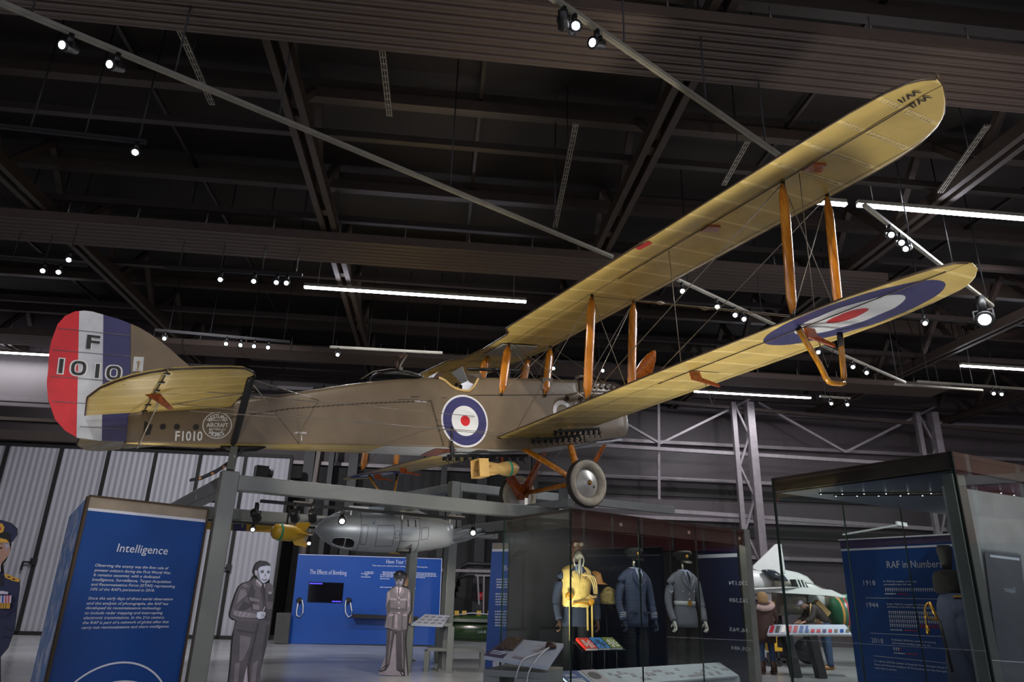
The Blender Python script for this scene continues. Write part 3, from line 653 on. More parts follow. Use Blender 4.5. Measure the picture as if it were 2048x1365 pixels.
# fuselage
ST = [(-6.10, .035, -.125, .20, .22), (-5.6, .10, -.135, .28, .31), (-5.0, .17, -.138, .37, .42), (-4.27, .237, -.138, .50, .56), (-3.47, .31, -.145, .66, .73), (-3.0, .35, -.15, .74, .81), (-2.6, .385, -.158, .79, .87), (-2.22, .42, -.165, .84, .91),
      (-2.12, .42, -.166, .835, .87), (-2.02, .42, -.168, .79, .55), (-1.92, .42, -.17, .72, .45), (-1.80, .42, -.172, .69, .42), (-1.68, .42, -.174, .685, .42), (-1.60, .42, -.176, .73, .45), (-1.53, .42, -.178, .82, .60), (-1.47, .42, -.18, .885, .95), (-1.0, .42, -.18, .91, .985), (-.4, .42, -.15, .94, 1.02), (.45, .42, -.05, .97, 1.06)]
CW = [(.45, .42, -.05, .97, 1.06), (.9, .42, .02, .99, 1.08), (1.30, .415, .07, 1.0, 1.08), (1.42, .40, .12, .98, 1.05), (1.50, .36, .22, .93, .99), (1.53, .33, .26, .90, .95)]
def section(x, h, zb, zs, zc):
    pts = [(-h*.96, zb), (-h, zb+.03)]
    for k in range(1, 6): pts.append((-h, zb+.03+(zs-zb-.05)*k/5))
    pts += [(-h*.97, zs+.0), (-h*.86, zs+(zc-zs)*.55), (-h*.6, zs+(zc-zs)*.88), (-h*.3, zc), (0, zc)]
    r = pts+[(-y, z) for y, z in pts[-2::-1]]
    return [V(x, y, z) for y, z in r]
def loft(sts, name, side, under, parent):
    rs = []; xs = []
    for a_, c_ in zip(sts, sts[1:]):
        nn = max(1, int((c_[0]-a_[0])/.12))
        for i in range(nn): rs.append(section(*[a_[k]+(c_[k]-a_[k])*i/nn for k in range(5)]))
    rs.append(section(*sts[-1])); n_ = len(rs[0]); b = MB()
    vs = [p for r in rs for p in r]; f1, f2, f3 = [], [], []
    for i in range(len(rs)-1):
        for j in range(n_):
            f = (i*n_+j, i*n_+(j+1) % n_, (i+1)*n_+(j+1) % n_, (i+1)*n_+j)
            (f1 if j < n_-1 else (f2 if rs[i][0].x < -3.05 else f3)).append(f)
    b.add(vs, f1, side, True); b.add(vs, f2, M['linen'], False); b.add(vs, f3, under, False)
    b.add(rs[0], [list(range(n_))[::-1]], side); b.add(rs[-1], [list(range(n_))], side)
    return b.build(name, None, parent)
fus = loft(ST, 'fuselage', M['olive'], M['pale'], plane)
cowl = loft(CW, 'engine_cowling', M['cowl'], M['pale'], plane)
def hw(x): return .42 if x > -2.2 else interp([(s_[0], s_[1]) for s_ in ST], x)
b = MB()      # seams and lacing
for sgn in (-1,):
    b.tube([V(x, sgn*(hw(x)+.002), z) for x, z in ((-5.0, .19), (-4.26, .328), (-3.3, .43), (-2.30, .50))], .004, 5); b.tube([V(-2.30, -.424, .50), V(-2.13, -.424, -.14)], .004, 5)
    k = 0
    while k < 40: x = -4.9+k*.066; b.tube([V(x, -hw(x)-.003, interp([(-5, .19), (-4.26, .328), (-3.3, .43), (-2.3, .5)], x)-.012), V(x+.02, -hw(x+.02)-.003, interp([(-5, .19), (-4.26, .328), (-3.3, .43), (-2.3, .5)], x)+.014)], .005, 4); k += 1
    for k in range(16): b.tube([V(-2.30+k*.0106-.012, -.424, .47-k*.04), V(-2.30+k*.0106+.014, -.424, .455-k*.04)], .005, 4)
b.build('lacing', M['edge'], fus)
b = MB(); b.tube([V(-2.6, -.39, .55), V(-1.5, -.423, .63), (.45, -.423, .76)], .005, 5); b.tube([V(.45, -.423, -.04), V(.45, -.423, .97)], .006, 5); b.tube([V(-2.05, -.423, .56), V(-2.8, -.37, .50)], .004, 5); b.build('panel_seam', M['black'], fus)
b = MB()
for r_, mt, off in ((.392, M['lwhite'], .424), (.363, M['blue'], .427), (.225, M['lwhite'], .430), (.078, M['red'], .433)):
    b.prism([V(-1.76+r_*math.cos(t*math.pi/32), -off, .228+r_*math.sin(t*math.pi/32)) for t in range(64)], (0, .002, 0), mt)
b.build('roundel', None, fus)
def side_text(s, x, z, cap, width=None, name='lettering', mt=None, italic=0., slope=0., parent=None, yoff=.006):
    b = MB(); vs, fs = text_mesh(s, .022, italic); k = cap/.7; x0 = min(p.x for p in vs); x1 = max(p.x for p in vs); kx = width/(x1-x0) if width else k
    b.add([V(x+(p.x-x0)*kx, -hw(x+(p.x-x0)*kx)-yoff, z+p.y*k+slope*(p.x-x0)*kx) for p in vs], fs, mt or M['lwhite']); return b.build(name, None, parent or fus)
side_text('F1010', -5.59, -.10, .115, .30)
side_text('LIFT HERE', -4.20, .00, .022, .15); b = MB(); b.tube([V(-4.11, -.252, -.02), V(-4.11, -.252, -.09)], .006, 5); b.build('lifting_mark', M['lwhite'], fus)
side_text('Presented', .20, .50, .045, .42); 
b = MB()      # white letter G arc
for k in range(13):
    t0 = math.radians(40+k*22); t1_ = math.radians(40+(k+1)*22); 
    b.add([V(.06+.20*math.cos(t0), -.426, .44+.20*math.sin(t0)), V(.06+.20*math.cos(t1_), -.426, .44+.20*math.sin(t1_)), V(.06+.13*math.cos(t1_), -.426, .44+.13*math.sin(t1_)), V(.06+.13*math.cos(t0), -.426, .44+.13*math.sin(t0))], [(0, 1, 2, 3)], M['lwhite'])
b.box((.18, -.426, .40), .14, .002, .05, M['lwhite']); b.build('lettering', None, fus)
side_text('RIBBON AXLE', -2.54, .475, .022, .17)
# maker's round badge near the tail
b = MB(); cx_, cz_, R_ = -5.13, .092, .168
def bs(x): return -hw(x)-.006
for k in range(48):
    t0, t1_ = 2*math.pi*k/48, 2*math.pi*(k+1)/48
    q = [(cx_+r_*math.cos(t), cz_+r_*math.sin(t)) for t, r_ in ((t0, R_), (t1_, R_), (t1_, R_-.011), (t0, R_-.011))]
    b.add([V(x, bs(x), z) for x, z in q], [(0, 1, 2, 3)], M['lwhite'])
b.build('badge_ring', None, fus)
def arc_text(s, up, rad, cap):
    b = MB(); n_ = len(s); span = 1.75 if len(s) > 6 else 1.15
    for i, ch in enumerate(s):
        t = (i-(n_-1)/2)/max(1, n_-1)*span; vs, fs = text_mesh(ch, .03); k = cap/.7; w = max(p.x for p in vs)
        for p in vs:
            lx, lz = (p.x-w/2)*k*.85, p.y*k
            if up: x = cx_+(rad+lz)*math.sin(t)+lx*math.cos(t); z = cz_+(rad+lz)*math.cos(t)-lx*math.sin(t)
            else: x = cx_+(rad-lz)*math.sin(t)+lx*math.cos(t); z = cz_-(rad-lz)*math.cos(t)+lx*math.sin(t)
            p.x, p.y, p.z = x, bs(x), z
        b.add(vs, fs, M['lwhite'])
    b.build('badge_lettering', None, fus)
arc_text('WESTLAND', True, .092, .05); arc_text('WORKS', False, .142, .052)
side_text('AIRCRAFT', cx_-.122, cz_-.022, .052, .245); side_text('BRANCH OF', cx_-.085, cz_+.052, .022, .17); side_text('PETTERS LD', cx_-.09, cz_-.062, .022, .18)
b = MB()
for px_, r_ in ((-5.73, .033), (-5.58, .033), (-5.37, .033)):
    b.lathe((px_, -hw(px_)-.012, .065), (0, 1, 0), [(0, r_), (.012, r_)], 16)
b.prism([V(-5.93, -.068, -.04), V(-5.86, -.072, -.03), V(-5.84, -.075, .08), V(-5.93, -.066, .13)], (0, .01, 0)); b.build('inspection_hole', M['black'], fus)
# cockpit rim, windscreen, gun, instruments, gunner ring
RIM = [(-2.16, .86), (-2.06, .82), (-1.96, .745), (-1.86, .70), (-1.74, .687), (-1.66, .69), (-1.58, .755), (-1.53, .83), (-1.49, .89)]
for s in (-1, 1):
    b = MB(); b.tube([V(x, s*.425, z) for x, z in RIM], .018, 8); b.build('cockpit_rim', M['rope'], fus)
b = MB(); b.prism([V(-1.50, -.10, .93), V(-1.50, .08, .93), V(-1.63, .17, 1.12), V(-1.63, -.19, 1.13)], (.006, 0, .002)); b.build('windscreen', M['clear'], plane)
b = MB(); b.prism([V(-1.48, -.11, .92), V(-1.34, -.30, .92), V(-1.38, -.30, 1.03), V(-1.56, -.13, 1.04)], (.006, 0, .004)); b.build('cockpit_coaming', M['cowl'], plane)
b = MB(); b.tube([V(-1.50, -.12, 1.12), V(-.95, -.12, 1.15)], .026, 10); b.tube([V(-1.0, -.12, 1.15), V(-.55, -.12, 1.17)], .034, 12); b.box((-.75, -.12, 1.08), .06, .05, .12); b.build('machine_gun', M['black'], plane)
b = MB()
for k in range(9): b.lathe((-1.62-random.random()*.12, -.20+random.random()*.25, .66+random.random()*.2), (-1, -.4, .3), [(0, .03), (.02, .03)], 10, random.choice([M['black'], M['brass'], M['orange']]))
b.build('instruments', None, plane)
b = MB(); b.lathe((-2.62, 0, .86), (.08, 0, 1), [(0, .40), (.03, .42), (.05, .40), (.05, .33), (0, .33)], 36); g = b.build('gun_ring', M['black'], plane)
b = MB(); b.tube([V(-2.36, -.30, .90), V(-2.62, -.30, .95), V(-2.74, -.28, .93)], .010, 6); b.tube([V(-2.74, -.3, .95), V(-2.70, -.3, 1.05), V(-2.60, -.3, 1.2)], .012, 6); b.lathe((-2.72, -.32, .97), (0, -1, 0), [(0, .03), (.02, .03)], 14); b.tube([V(-3.2, 0, .86), V(-3.05, -.1, .96), V(-2.8, -.2, 1.0), V(-2.6, -.2, .98)], .008, 6); b.build('gun_mount_arm', M['wire'], g)
b = MB(); b.tube([V(-2.76, -.3, .96), V(-2.77, -.3, 1.06), V(-2.72, -.3, 1.15), V(-2.62, -.3, 1.21)], .026, 8); b.tube([V(-3.02, .1, .86), V(-2.96, .1, .96), V(-2.9, .1, 1.0)], .022, 8); b.build('leather_pad', M['leather'], g)
b = MB(); b.prism([V(-2.26, -.41, .84), V(-2.12, -.41, .86), V(-2.08, -.41, .93), V(-2.16, -.41, .95)], (0, .3, 0)); b.build('headrest', M['leather'], plane)
# exhausts, valve ports and radiator
b = MB(); b.tube([V(.12, -.50, .665), V(.24, -.51, .69), V(.40, -.51, .745), V(.8, -.51, .76), V(1.42, -.50, .80)], [.062, .058, .05, .048, .045], 14); ex = b.build('exhaust_pipe', M['cowl'], plane)
b = MB(); b.lathe((.115, -.50, .665), (1, 0, 0), [(0, .048), (.01, .048)], 14); b.build('pipe_mouth', M['black'], ex)
for k in range(5):
    b = MB(); x = .80+k*.135; b.lathe((x, -.40, .93), (0, -1, 0), [(0, .052), (.035, .048), (.045, .03)], 16); b.build('valve_port', M['cowl'], cowl)
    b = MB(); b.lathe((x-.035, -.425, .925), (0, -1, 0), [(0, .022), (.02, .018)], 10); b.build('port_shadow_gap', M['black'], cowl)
b = MB()
for k in range(14): b.box((.7+k*.06, -.425, .83), .035, .01, .04)
b.build('cooling_slot', M['black'], cowl)
b = MB(); b.box((1.55, 0, .6), .03, .60, .62); b.build('radiator_grille', M['dark'], plane)
b = MB(); b.prism([V(.75, -.36, -.01), V(1.32, -.36, .045), V(1.28, .36, .045), V(.7, .36, -.01)], (0, 0, -.02)); b.build('under_panel', M['white'], cowl)
b = MB(); b.prism([V(-.3, -.425, .90), V(-.1, -.425, .90), V(-.08, -.425, 1.0), V(-.28, -.425, .99)], (0, .1, .04)); b.tube([V(.55, -.2, 1.07), V(.65, -.2, 1.14), V(.85, -.2, 1.15), V(.95, -.2, 1.08)], .03, 8); b.build('filler_cover', M['cowl'], cowl)
b = MB(); b.prism([V(.62, -.425, .66), V(.70, -.425, .66), V(.69, -.425, .80), V(.63, -.425, .78)], (0, -.03, 0)); b.build('step_slot', M['black'], cowl)
# propeller: two twisted blades
pc = V(1.70, 0, .58); b = MB(); ang = -.86
for s in (1, -1):
    rs = []
    for q in [.0, .08, .16, .28, .45, .62, .78, .90, .96, 1.]:
        rr = 1.36*q; ch = interp([(0, .07), (.08, .07), (.28, .12), (.5, .15), (.78, .13), (.92, .09), (1.0, .02)], q); th = interp([(0, .06), (.2, .05), (1, .01)], q); tw = math.radians(70-52*q)
        d = V(0, math.sin(ang), math.cos(ang))*s; e = V(1, 0, 0).cross(d)
        cdir = V(1, 0, 0)*math.sin(tw)+e*math.cos(tw); tdir = V(1, 0, 0)*math.cos(tw)-e*math.sin(tw)
        rs.append([pc+d*rr+cdir*math.cos(2*math.pi*i/14)*ch+tdir*math.sin(2*math.pi*i/14)*th for i in range(14)])
    b.rings(rs, True, M['prop'])
pr = b.build('propeller', None, plane)
b = MB(); b.lathe(pc+V(-.12, 0, 0), (1, 0, 0), [(0, .06), (.04, .11), (.2, .11), (.22, .05), (.28, .04)], 20); b.build('propeller_hub', M['dark'], pr)

# fin, rudder, tailplane
RD = [(-6.02, -.106), (-6.366, -.10), (-6.59, -.075), (-6.718, .004), (-6.826, .126), (-6.915, .352), (-6.948, .55), (-6.95, .702), (-6.962, .90), (-6.955, 1.03), (-6.913, 1.25), (-6.85, 1.36), (-6.756, 1.43), (-6.66, 1.452), (-6.577, 1.45), (-6.444, 1.42), (-6.30, 1.39), (-6.181, 1.349), (-6.06, 1.30), (-5.942, 1.235), (-5.82, 1.15), (-5.704, 1.061), (-5.57, .942), (-5.40, .80), (-5.25, .62), (-5.05, .42), (-6.02, .18)]
def clip(poly, f):
    out = []
    for i in range(len(poly)):
        a_, c_ = poly[i], poly[(i+1) % len(poly)]; fa, fc = f(a_), f(c_)
        if fa >= 0: out.append(a_)
        if fa*fc < 0: t = fa/(fa-fc); out.append((a_[0]+(c_[0]-a_[0])*t, a_[1]+(c_[1]-a_[1])*t))
    return out
def vx(z, x0): return x0-.075*(z-.65)
stripe = [(-9, -6.655, 'red'), (-6.655, -6.405, 'white'), (-6.405, -6.115, 'blue')]
rb = MB()
for a_, c_, mt in stripe:
    p = clip(clip(RD, lambda q: q[0]-vx(q[1], a_)), lambda q: vx(q[1], c_)-q[0]); rb.prism([V(x, -.022, z) for x, z in p], (0, .044, 0), M[mt])
rud = rb.build('rudder', None, plane)
FIN = clip(RD, lambda q: q[0]-vx(q[1], -6.113)); FIN = clip(FIN, lambda q: q[1]-(.19+.16*(q[0]+6.02)) if q[0] > -6.0 else q[1]-.19)
b = MB(); b.prism([V(x, -.03, z) for x, z in FIN], (0, .06, 0)); fin = b.build('fin', M['olive'], plane)
b = MB()
for z, x0, x1 in ((1.20, -6.92, -5.9), (.935, -6.95, -5.58), (.62, -6.94, -6.12), (.33, -6.9, -6.1), (.05, -6.6, -6.08)): b.tube([V(x0+.02, -.024, z), V(x1, -.0245, z-.015)], .004, 6)
b.build('rib_tape', mat('rib_tape_grey', '#6f6a6c', .5), rud)
for s in (-1, 1):
    def rud_text(s_, x, z, cap, w):
        for off, mt, yo in ((.05, M['lwhite'], .026), (.02, M['lblack'], .030)):
            vs, fs = text_mesh(s_, off); k = cap/.7; x0 = min(p.x for p in vs); x1 = max(p.x for p in vs); kx = w/(x1-x0)
            b = MB(); b.add([V(x+s*(-1 if s > 0 else 1)*0+(p.x-x0)*kx if s < 0 else x+w-(p.x-x0)*kx, s*yo, z+p.y*k-.035*((p.x-x0)*kx)) for p in vs], fs, mt); b.build('lettering', None, rud)
    rud_text('F', -6.605, .985, .17, .135); 
    for ch, x in (('I', -6.865), ('O', -6.73), ('I', -6.50), ('O', -6.37)):
        if ch == 'I': 
            for off, mt, yo in ((.014, M['lwhite'], .026), (0, M['lblack'], .030)):
                b = MB(); b.box((x+.035, s*yo, .735-(x+6.7)*.08), .04+2*off, .002, .17+2*off, mt); b.build('lettering', None, rud)
        else:
            b = MB(); zc_ = .735-(x+6.7)*.08
            for r1, r2, mt, yo in (((.092, .10), (.028, .045), M['lwhite'], .026), ((.075, .086), (.042, .056), M['lblack'], .030)):
                for k in range(28):
                    t0, t1_ = 2*math.pi*k/28, 2*math.pi*(k+1)/28; sgn = lambda v: math.copysign(abs(v)**.75, v)
                    b.add([V(x+.075+a_*sgn(math.cos(t)), s*yo, zc_+c_*sgn(math.sin(t))) for t, a_, c_ in ((t0, *r1), (t1_, *r1), (t1_, *r2), (t0, *r2))], [(0, 1, 2, 3)], mt)
            b.build('lettering', None, rud)
b = MB(); b.prism([V(-6.10, -.033, .74), V(-5.99, -.033, .745), V(-5.99, -.033, .93), V(-6.10, -.033, .925)], (0, -.004, 0)); b.build('fin_plate', M['pale'], fin)
b = MB(); b.prism([V(-6.06, -.04, .87), V(-6.03, -.04, .87), V(-6.035, -.04, .82)], (0, -.01, 0)); b.tube([V(-6.045, -.06, .82), V(-6.05, -.06, .62)], .006, 5); b.build('control_horn', M['brass'], fin)
def zT(x): return .35+.115*(x+5)
TP = [(-5.95, -.04), (-5.95, -2.10), (-5.67, -2.12), (-5.386, -2.10), (-5.23, -2.05), (-5.12, -1.9), (-5.05, -1.7), (-4.98, -.9), (-4.96, -.04)]
EL = [(-5.96, -.08), (-6.54, -.08), (-6.56, -.9), (-6.56, -1.04), (-6.475, -1.43), (-6.36, -1.68), (-6.25, -1.85), (-6.1, -2.0), (-5.96, -2.09)]
for s in (-1, 1):
    for pts, nm in ((TP, 'tailplane'), (EL, 'elevator')):
        b = MB(); q = [V(x, -s*y*(1.28 if s > 0 else 1), zT(x)-(.10*(-5.95-x)/.6 if s > 0 and x < -5.96 else 0)) for x, y in pts]
        n_ = len(q); cen = sum(q, V(0, 0, 0))/n_; ins = [p+(cen-p)*.09 for p in q]
        b.add([p+V(0, 0, .008) for p in q]+[p-V(0, 0, .004) for p in q]+[p+V(0, 0, .04) for p in ins]+[p-V(0, 0, .02) for p in ins],
              [(i, (i+1) % n_, (i+1) % n_+2*n_, i+2*n_) for i in range(n_)]+[(i+n_, (i+1) % n_+n_, (i+1) % n_+3*n_, i+3*n_) for i in range(n_)]+[(i, (i+1) % n_, (i+1) % n_+n_, i+n_) for i in range(n_)]+[list(range(2*n_, 3*n_)), list(range(3*n_, 4*n_))])
        o = b.build(nm, M['linen'], plane)
        e = MB(); e.tube([p+V(0, 0, .002) for p in q[1:]], .012, 6); e.build('edge_tape', M['edge'], o)
        if nm == 'tailplane':
            e = MB()
            e.tube([V(-5.955, s*.06, zT(-5.955)-.016), V(-5.955, s*2.08, zT(-5.955)-.016)], .007, 5)
            for k in range(6): e.bar(V(-5.985, s*(.2+.36*k), zT(-5.95)-.018), V(-5.92, s*(.2+.36*k), zT(-5.95)-.018), .03, .012)
            e.build('elevator_hinge', M['black'], o)
    b = MB(); y = s*1.15; z = zT(-5.95); b.prism([V(-6.06, y-.02*s, z-.02), V(-5.90, y, z-.02), V(-5.76, y, z-.17), V(-5.80, y, z-.19), V(-5.92, y, z-.11)], (0, .02, 0)); b.build('elevator_horn', M['ply'], plane)
    strut((-5.10, s*1.75, zT(-5.1)-.02), (-4.94, s*.20, -.14), .085, .05, M['dark'], 'tailplane_strut', .05, .8)
    wires('tail_wire', [(V(-5.12, s*1.72, zT(-5.1)-.03), V(-3.9, s*.28, .45)), (V(-5.12, s*1.72, zT(-5.1)-.03), V(-4.15, s*.26, -.13)), (V(-5.78, s*1.15, zT(-5.8)-.15), V(-4.98, s*1.4, zT(-5)-.1))], .006)
    wires('control_cable', [(V(-5.6, s*1.15, .05), V(-1.0, s*.44, .06)), (V(-5.75, s*1.1, .13), V(-1.0, s*.44, .02)), (V(-5.7, s*1.15, .28), V(-1.6, s*.44, .30))], .005)
b = MB(); b.tube([V(-5.90, -1.12, zT(-5.9)-.10), V(-5.98, -.06, -.19)], .010, 8); b.build('tail_rod', M['wire'], plane)
b = MB(); b.tube([V(-5.55, 0, .92), V(-5.22, -.12, .55)], .005, 5); b.build('fin_wire', M['wire'], plane)
# sprung tail skid
b = MB(); rs = []
for x, z, w, t in ((-5.38, -.56, .03, .015), (-5.25, -.535, .05, .022), (-5.08, -.45, .055, .028), (-4.92, -.33, .06, .03), (-4.80, -.20, .06, .03), (-4.74, -.13, .05, .03)): rs.append([V(x, y*w, z+k*t) for y, k in ((-1, -1), (1, -1), (1, 1), (-1, 1))])
b.rings(rs, True, None, False); sk = b.build('tail_skid', M['black'], plane)
b = MB()
for x, z in ((-5.28, -.545), (-5.14, -.49), (-5.01, -.41), (-4.88, -.29)): b.lathe((x, -.062, z), (0, -1, 0), [(0, .017), (.006, .017)], 12)
b.build('skid_stud', M['orange'], sk)
b = MB(); b.tube([V(-5.05, 0, -.14), V(-4.95, 0, -.17), V(-4.62, 0, -.15), V(-4.5, 0, -.13)], [.02, .05, .05, .02], 8); b.build('skid_shoe', M['black'], plane)
# undercarriage
def gear_strut(a, c, w, t, mt, name='undercarriage_strut'): return strut(a, c, w, t, mt, name, .04, .8)
for s in (-1, 1):
    hub = V(-.02, s*.80, -.74)
    gear_strut((-.74, s*.36, -.14), tuple(hub), .13, .05, M['ply'] if s > 0 else M['wood']); gear_strut((.20, s*.36, -.06), tuple(hub), .13, .05, M['wood'] if s < 0 else M['ply'])
hb_, ra_, fa_ = V(-.02, .80, -.74), V(-.72, -.44, .6), V(.22, -.44, .68)
b = MB(); b.prism([hb_+V(-.09, 0, -.09), hb_+V(.09, 0, -.09), hb_+fa_*.55+V(.07, 0, 0), hb_+fa_*.55-V(.06, 0, 0), hb_+fa_*.22+V(-.05, 0, .02), hb_+(fa_+ra_)*.13, hb_+ra_*.22+V(.06, 0, .03), hb_+ra_*.5+V(.07, 0, .06), hb_+ra_*.5+V(-.08, 0, -.06)], (0, .035, 0)); b.build('plywood_gusset', M['ply'], plane)
b = MB(); b.tube([V(-.02, -.92, -.74), V(-.02, .92, -.74)], .022, 10); b.tube([V(.04, -.8, -.72), V(.04, .8, -.72)], .04, 10, flat=1.6); b.build('axle', M['wood'], plane)
wires('undercarriage_wire', [(V(.1, -.36, -.1), V(-.02, .8, -.72)), (V(.1, .36, -.1), V(-.02, -.8, -.72))], .006)
for s in (-1, 1):
    c0 = V(-.02, s*.95, -.755); prof = [(-.055+.11*k/12*0, 0)]
    b = MB(); R0, rt = .293, .074; rs = []
    for k in range(48):
        t = 2*math.pi*k/48; e = V(math.cos(t), 0, math.sin(t)); rs.append([c0+e*(R0+rt*math.cos(2*math.pi*j/14))+V(0, rt*.95*math.sin(2*math.pi*j/14), 0) for j in range(14)])
    rs.append(rs[0]); b.rings(rs, False); wh = b.build('wheel_tyre', M['tyre'], plane)
    b = MB(); rs = []
    for k in range(49):
        t = 2*math.pi*k/48; e = V(math.cos(t), 0, math.sin(t)); rs.append([c0+e*(R0+(rt+.003)*math.cos(a_))+V(0, (rt*.95+.003)*math.sin(a_), 0) for a_ in (-.85, -.5, 0, .5, .85)])
    b.rings(rs, False, None, True, False); b.build('tyre_tread', M['tyred'], wh)
    b = MB(); b.lathe(c0, (0, s, 0), [(-.05, .235), (.0, .23), (.02, .19), (.05, .10), (.07, .05)], 40); b.build('wheel_disc', M['disc'], wh)
    b = MB(); b.lathe(c0+V(0, s*.065, 0), (0, s, 0), [(0, .035), (.015, .035), (.02, .02), (.035, .02)], 16, M['brass']); b.lathe(c0+V(.09, s*.045, -.06), (0, s, 0), [(0, .02), (.006, .02)], 12, M['black']); b.build('hub_cap', None, wh)
    b = MB()
    for k in range(24): t = 2*math.pi*k/24; b.tube([c0+V(math.cos(t)*.04, -s*.04, math.sin(t)*.04), c0+V(math.cos(t)*.24, -s*.045, math.sin(t)*.225)], .003, 4)
    b.build('spokes', M['chrome'], wh)
# bomb racks and small bomb carriers under the fuselage and wing roots
for (x0, y0), (x1, y1) in (((-.62, -1.08), (.09, -1.38)), ((-.62, -.50), (.10, -.85)), ((-.62, 1.08), (.09, 1.38)), ((-.62, .50), (.10, .85))):
    b = MB(); b.bar(V(x0, y0, zL(x0, y0)-.05), V(x1, y1*.9, zL(x1, y1)-.05), .05, .035); b.bar(V(x0+.1, y0, zL(x0, y0)-.0), V(x0+.1, y0, zL(x0, y0)-.06), .03, .03); rk = b.build('bomb_rack', M['black'], plane)
    b = MB()
    for k in range(9): t = k/8.; p = V(x0+(x1-x0)*t, y0*(1-t)+y1*t*.9, zL(0, y0)-.09); b.box(p, .03, .03, .07); b.tube([p, p+V(.04, .03, -.07)], .007, 5); b.tube([p+V(0, -.05, 0), p+V(0, .06, -.02)], .006, 5)
    b.build('rack_clamps', M['dark'], rk)
b = MB(); b.bar(V(-1.9, -.1, -.24), V(-.5, -.1, -.22), .06, .04)
for k in range(12): p = V(-1.95+k*.12, -.1+.05*math.sin(k), -.28); b.box(p, .04, .09, .05); b.tube([p, p+V(.05, -.04, -.08)], .008, 5)
b.build('bomb_rack', M['black'], plane)
b = MB(); b.lathe((-2.02, -.47, -.08), (.0, 0, -1), [(0, .01), (.06, .02), (.10, .04), (.2, .03), (.3, .008)], 12); b.tube([V(-2.0, -.46, .12), V(-2.02, -.47, -.06)], .014, 6); b.tube([V(-2.25, -.47, .13), V(-1.98, -.46, .12)], .006, 5); b.build('wind_driven_pump', M['black'], plane)
b = MB(); b.prism([V(-2.2, -.3, -.176), V(-1.85, -.3, -.18), V(-1.9, .3, -.18), V(-2.15, .3, -.176)], (0, 0, -.006)); b.build('floor_hatch', M['ply'], fus)

# the tan bomb hung below the fuselage
bomb = empty('hanging_bomb', AM @ V(-1.15, -.30, -.46), 'tan tear-shaped bomb with a green band hung under the middle of the biplane', 'bomb')
def bw(*a): return AM @ V(*a)
ax_ = (AM.to_3x3() @ V(1, 0, 0)).normalized()
b = MB(); b.lathe(bw(-1.42, -.3, -.455), ax_, [(0, .03), (.12, .045), (.25, .075), (.36, .105), (.46, .112), (.54, .10), (.60, .06), (.625, .01)], 24); put(b.build('bomb_body', M['tanb']), bomb)
b = MB(); b.lathe(bw(-1.42, -.3, -.455), ax_, [(.425, .1125), (.425, .115), (.455, .1155), (.455, .112)], 24); put(b.build('green_band', M['teal']), bomb)
b = MB()
for y, z in ((-.13, 0), (.13, 0), (0, .13), (0, -.13)):
    n1 = V(0, 1, 0) if y else V(0, 0, 1)
    b.prism([bw(-1.50+x, -.3+y+(q if not y else 0), -.455+z+(q if y else 0)) for x, q in ((-.06, -.13), (.10, -.13), (.10, .13), (-.06, .13))], (AM.to_3x3() @ n1)*.006)
b.prism([bw(-1.5, -.3-.13, -.455), bw(-1.15, -.3-.08, -.455), bw(-1.15, -.3+.08, -.455), bw(-1.5, -.3+.13, -.455)], (AM.to_3x3() @ V(0, 0, 1))*.006)
b.prism([bw(-1.5, -.3, -.455-.13), bw(-1.15, -.3, -.455-.08), bw(-1.15, -.3, -.455+.08), bw(-1.5, -.3, -.455+.13)], (AM.to_3x3() @ V(0, 1, 0))*.006)
put(b.build('tail_fins', M['tanb']), bomb)
b = MB(); b.tube([bw(-1.15, -.3, -.36), bw(-1.15, -.2, -.24)], .015, 8); put(b.build('suspension_lug', M['black']), bomb)

# ------------------------------------------------------------------ steel gantry and what hangs from it
A0 = at_z(459, 949, 2.75)
def G(u, n_, z): return Vector((A0.x, A0.y, 0))+FX*u+NX*n_+UP*z
gan = empty('steel_gantry', G(0, 0, 0), 'grey-green welded steel gantry of square posts and beams standing under the biplane', 'steel frame')
def gbar(p, q, w=.19, h=.19, name='beam'):
    b = MB(); b.bar(p, q, w, h, up=FX if abs(Vector(q).z-Vector(p).z) > 1.5 else UP); o = b.build(name, M['steel']); put(o, gan)
    m_ = o.modifiers.new('bev', 'BEVEL'); m_.width = .012; m_.segments = 2; return o
ZB = 2.65
gbar(G(0, 0, 0), G(0, 0, 2.78), .20, .20, 'post'); gbar(G(5.4, 4.23, 0), G(5.4, 4.23, 3.68), .2, .2, 'post'); gbar(G(5.46, 6.2, 0), G(5.46, 6.2, 2.7), .2, .2, 'post'); gbar(G(6.5, 0, 0), G(6.5, 0, 2.7), .2, .2, 'post'); gbar(G(0, 4.23, 0), G(0, 4.23, 2.7), .2, .2, 'post')
gbar(G(.1, 0, ZB), G(6.5, 0, ZB)); gbar(G(0, .1, ZB-.02), G(0, 6.2, ZB-.02)); gbar(G(5.4, .1, ZB-.02), G(5.4, 6.2, ZB-.02)); gbar(G(0, 4.23, ZB), G(6.5, 4.23, ZB)); gbar(G(0, 6.2, ZB), G(6.5, 6.2, ZB)); gbar(G(2.6, .1, ZB-.03), G(2.6, 4.2, ZB-.03), .14, .14)
q0 = at_z(917, 975, 3.66); q1 = at_z(1345, 1022, 3.66); q2 = at_z(800, 996, 3.66)
gbar(q0, q1); gbar(q0, q2); gbar(q0-UP*.1, Vector((q0.x, q0.y, 2.7)), name='post')
gbar(AM @ V(-4.88, 0, -.16), G(0, 0, 2.78), .09, .14, 'tail_prop')
ax0 = AM @ V(-.02, -.55, -.80); ax1 = AM @ V(-.02, .7, -.80)
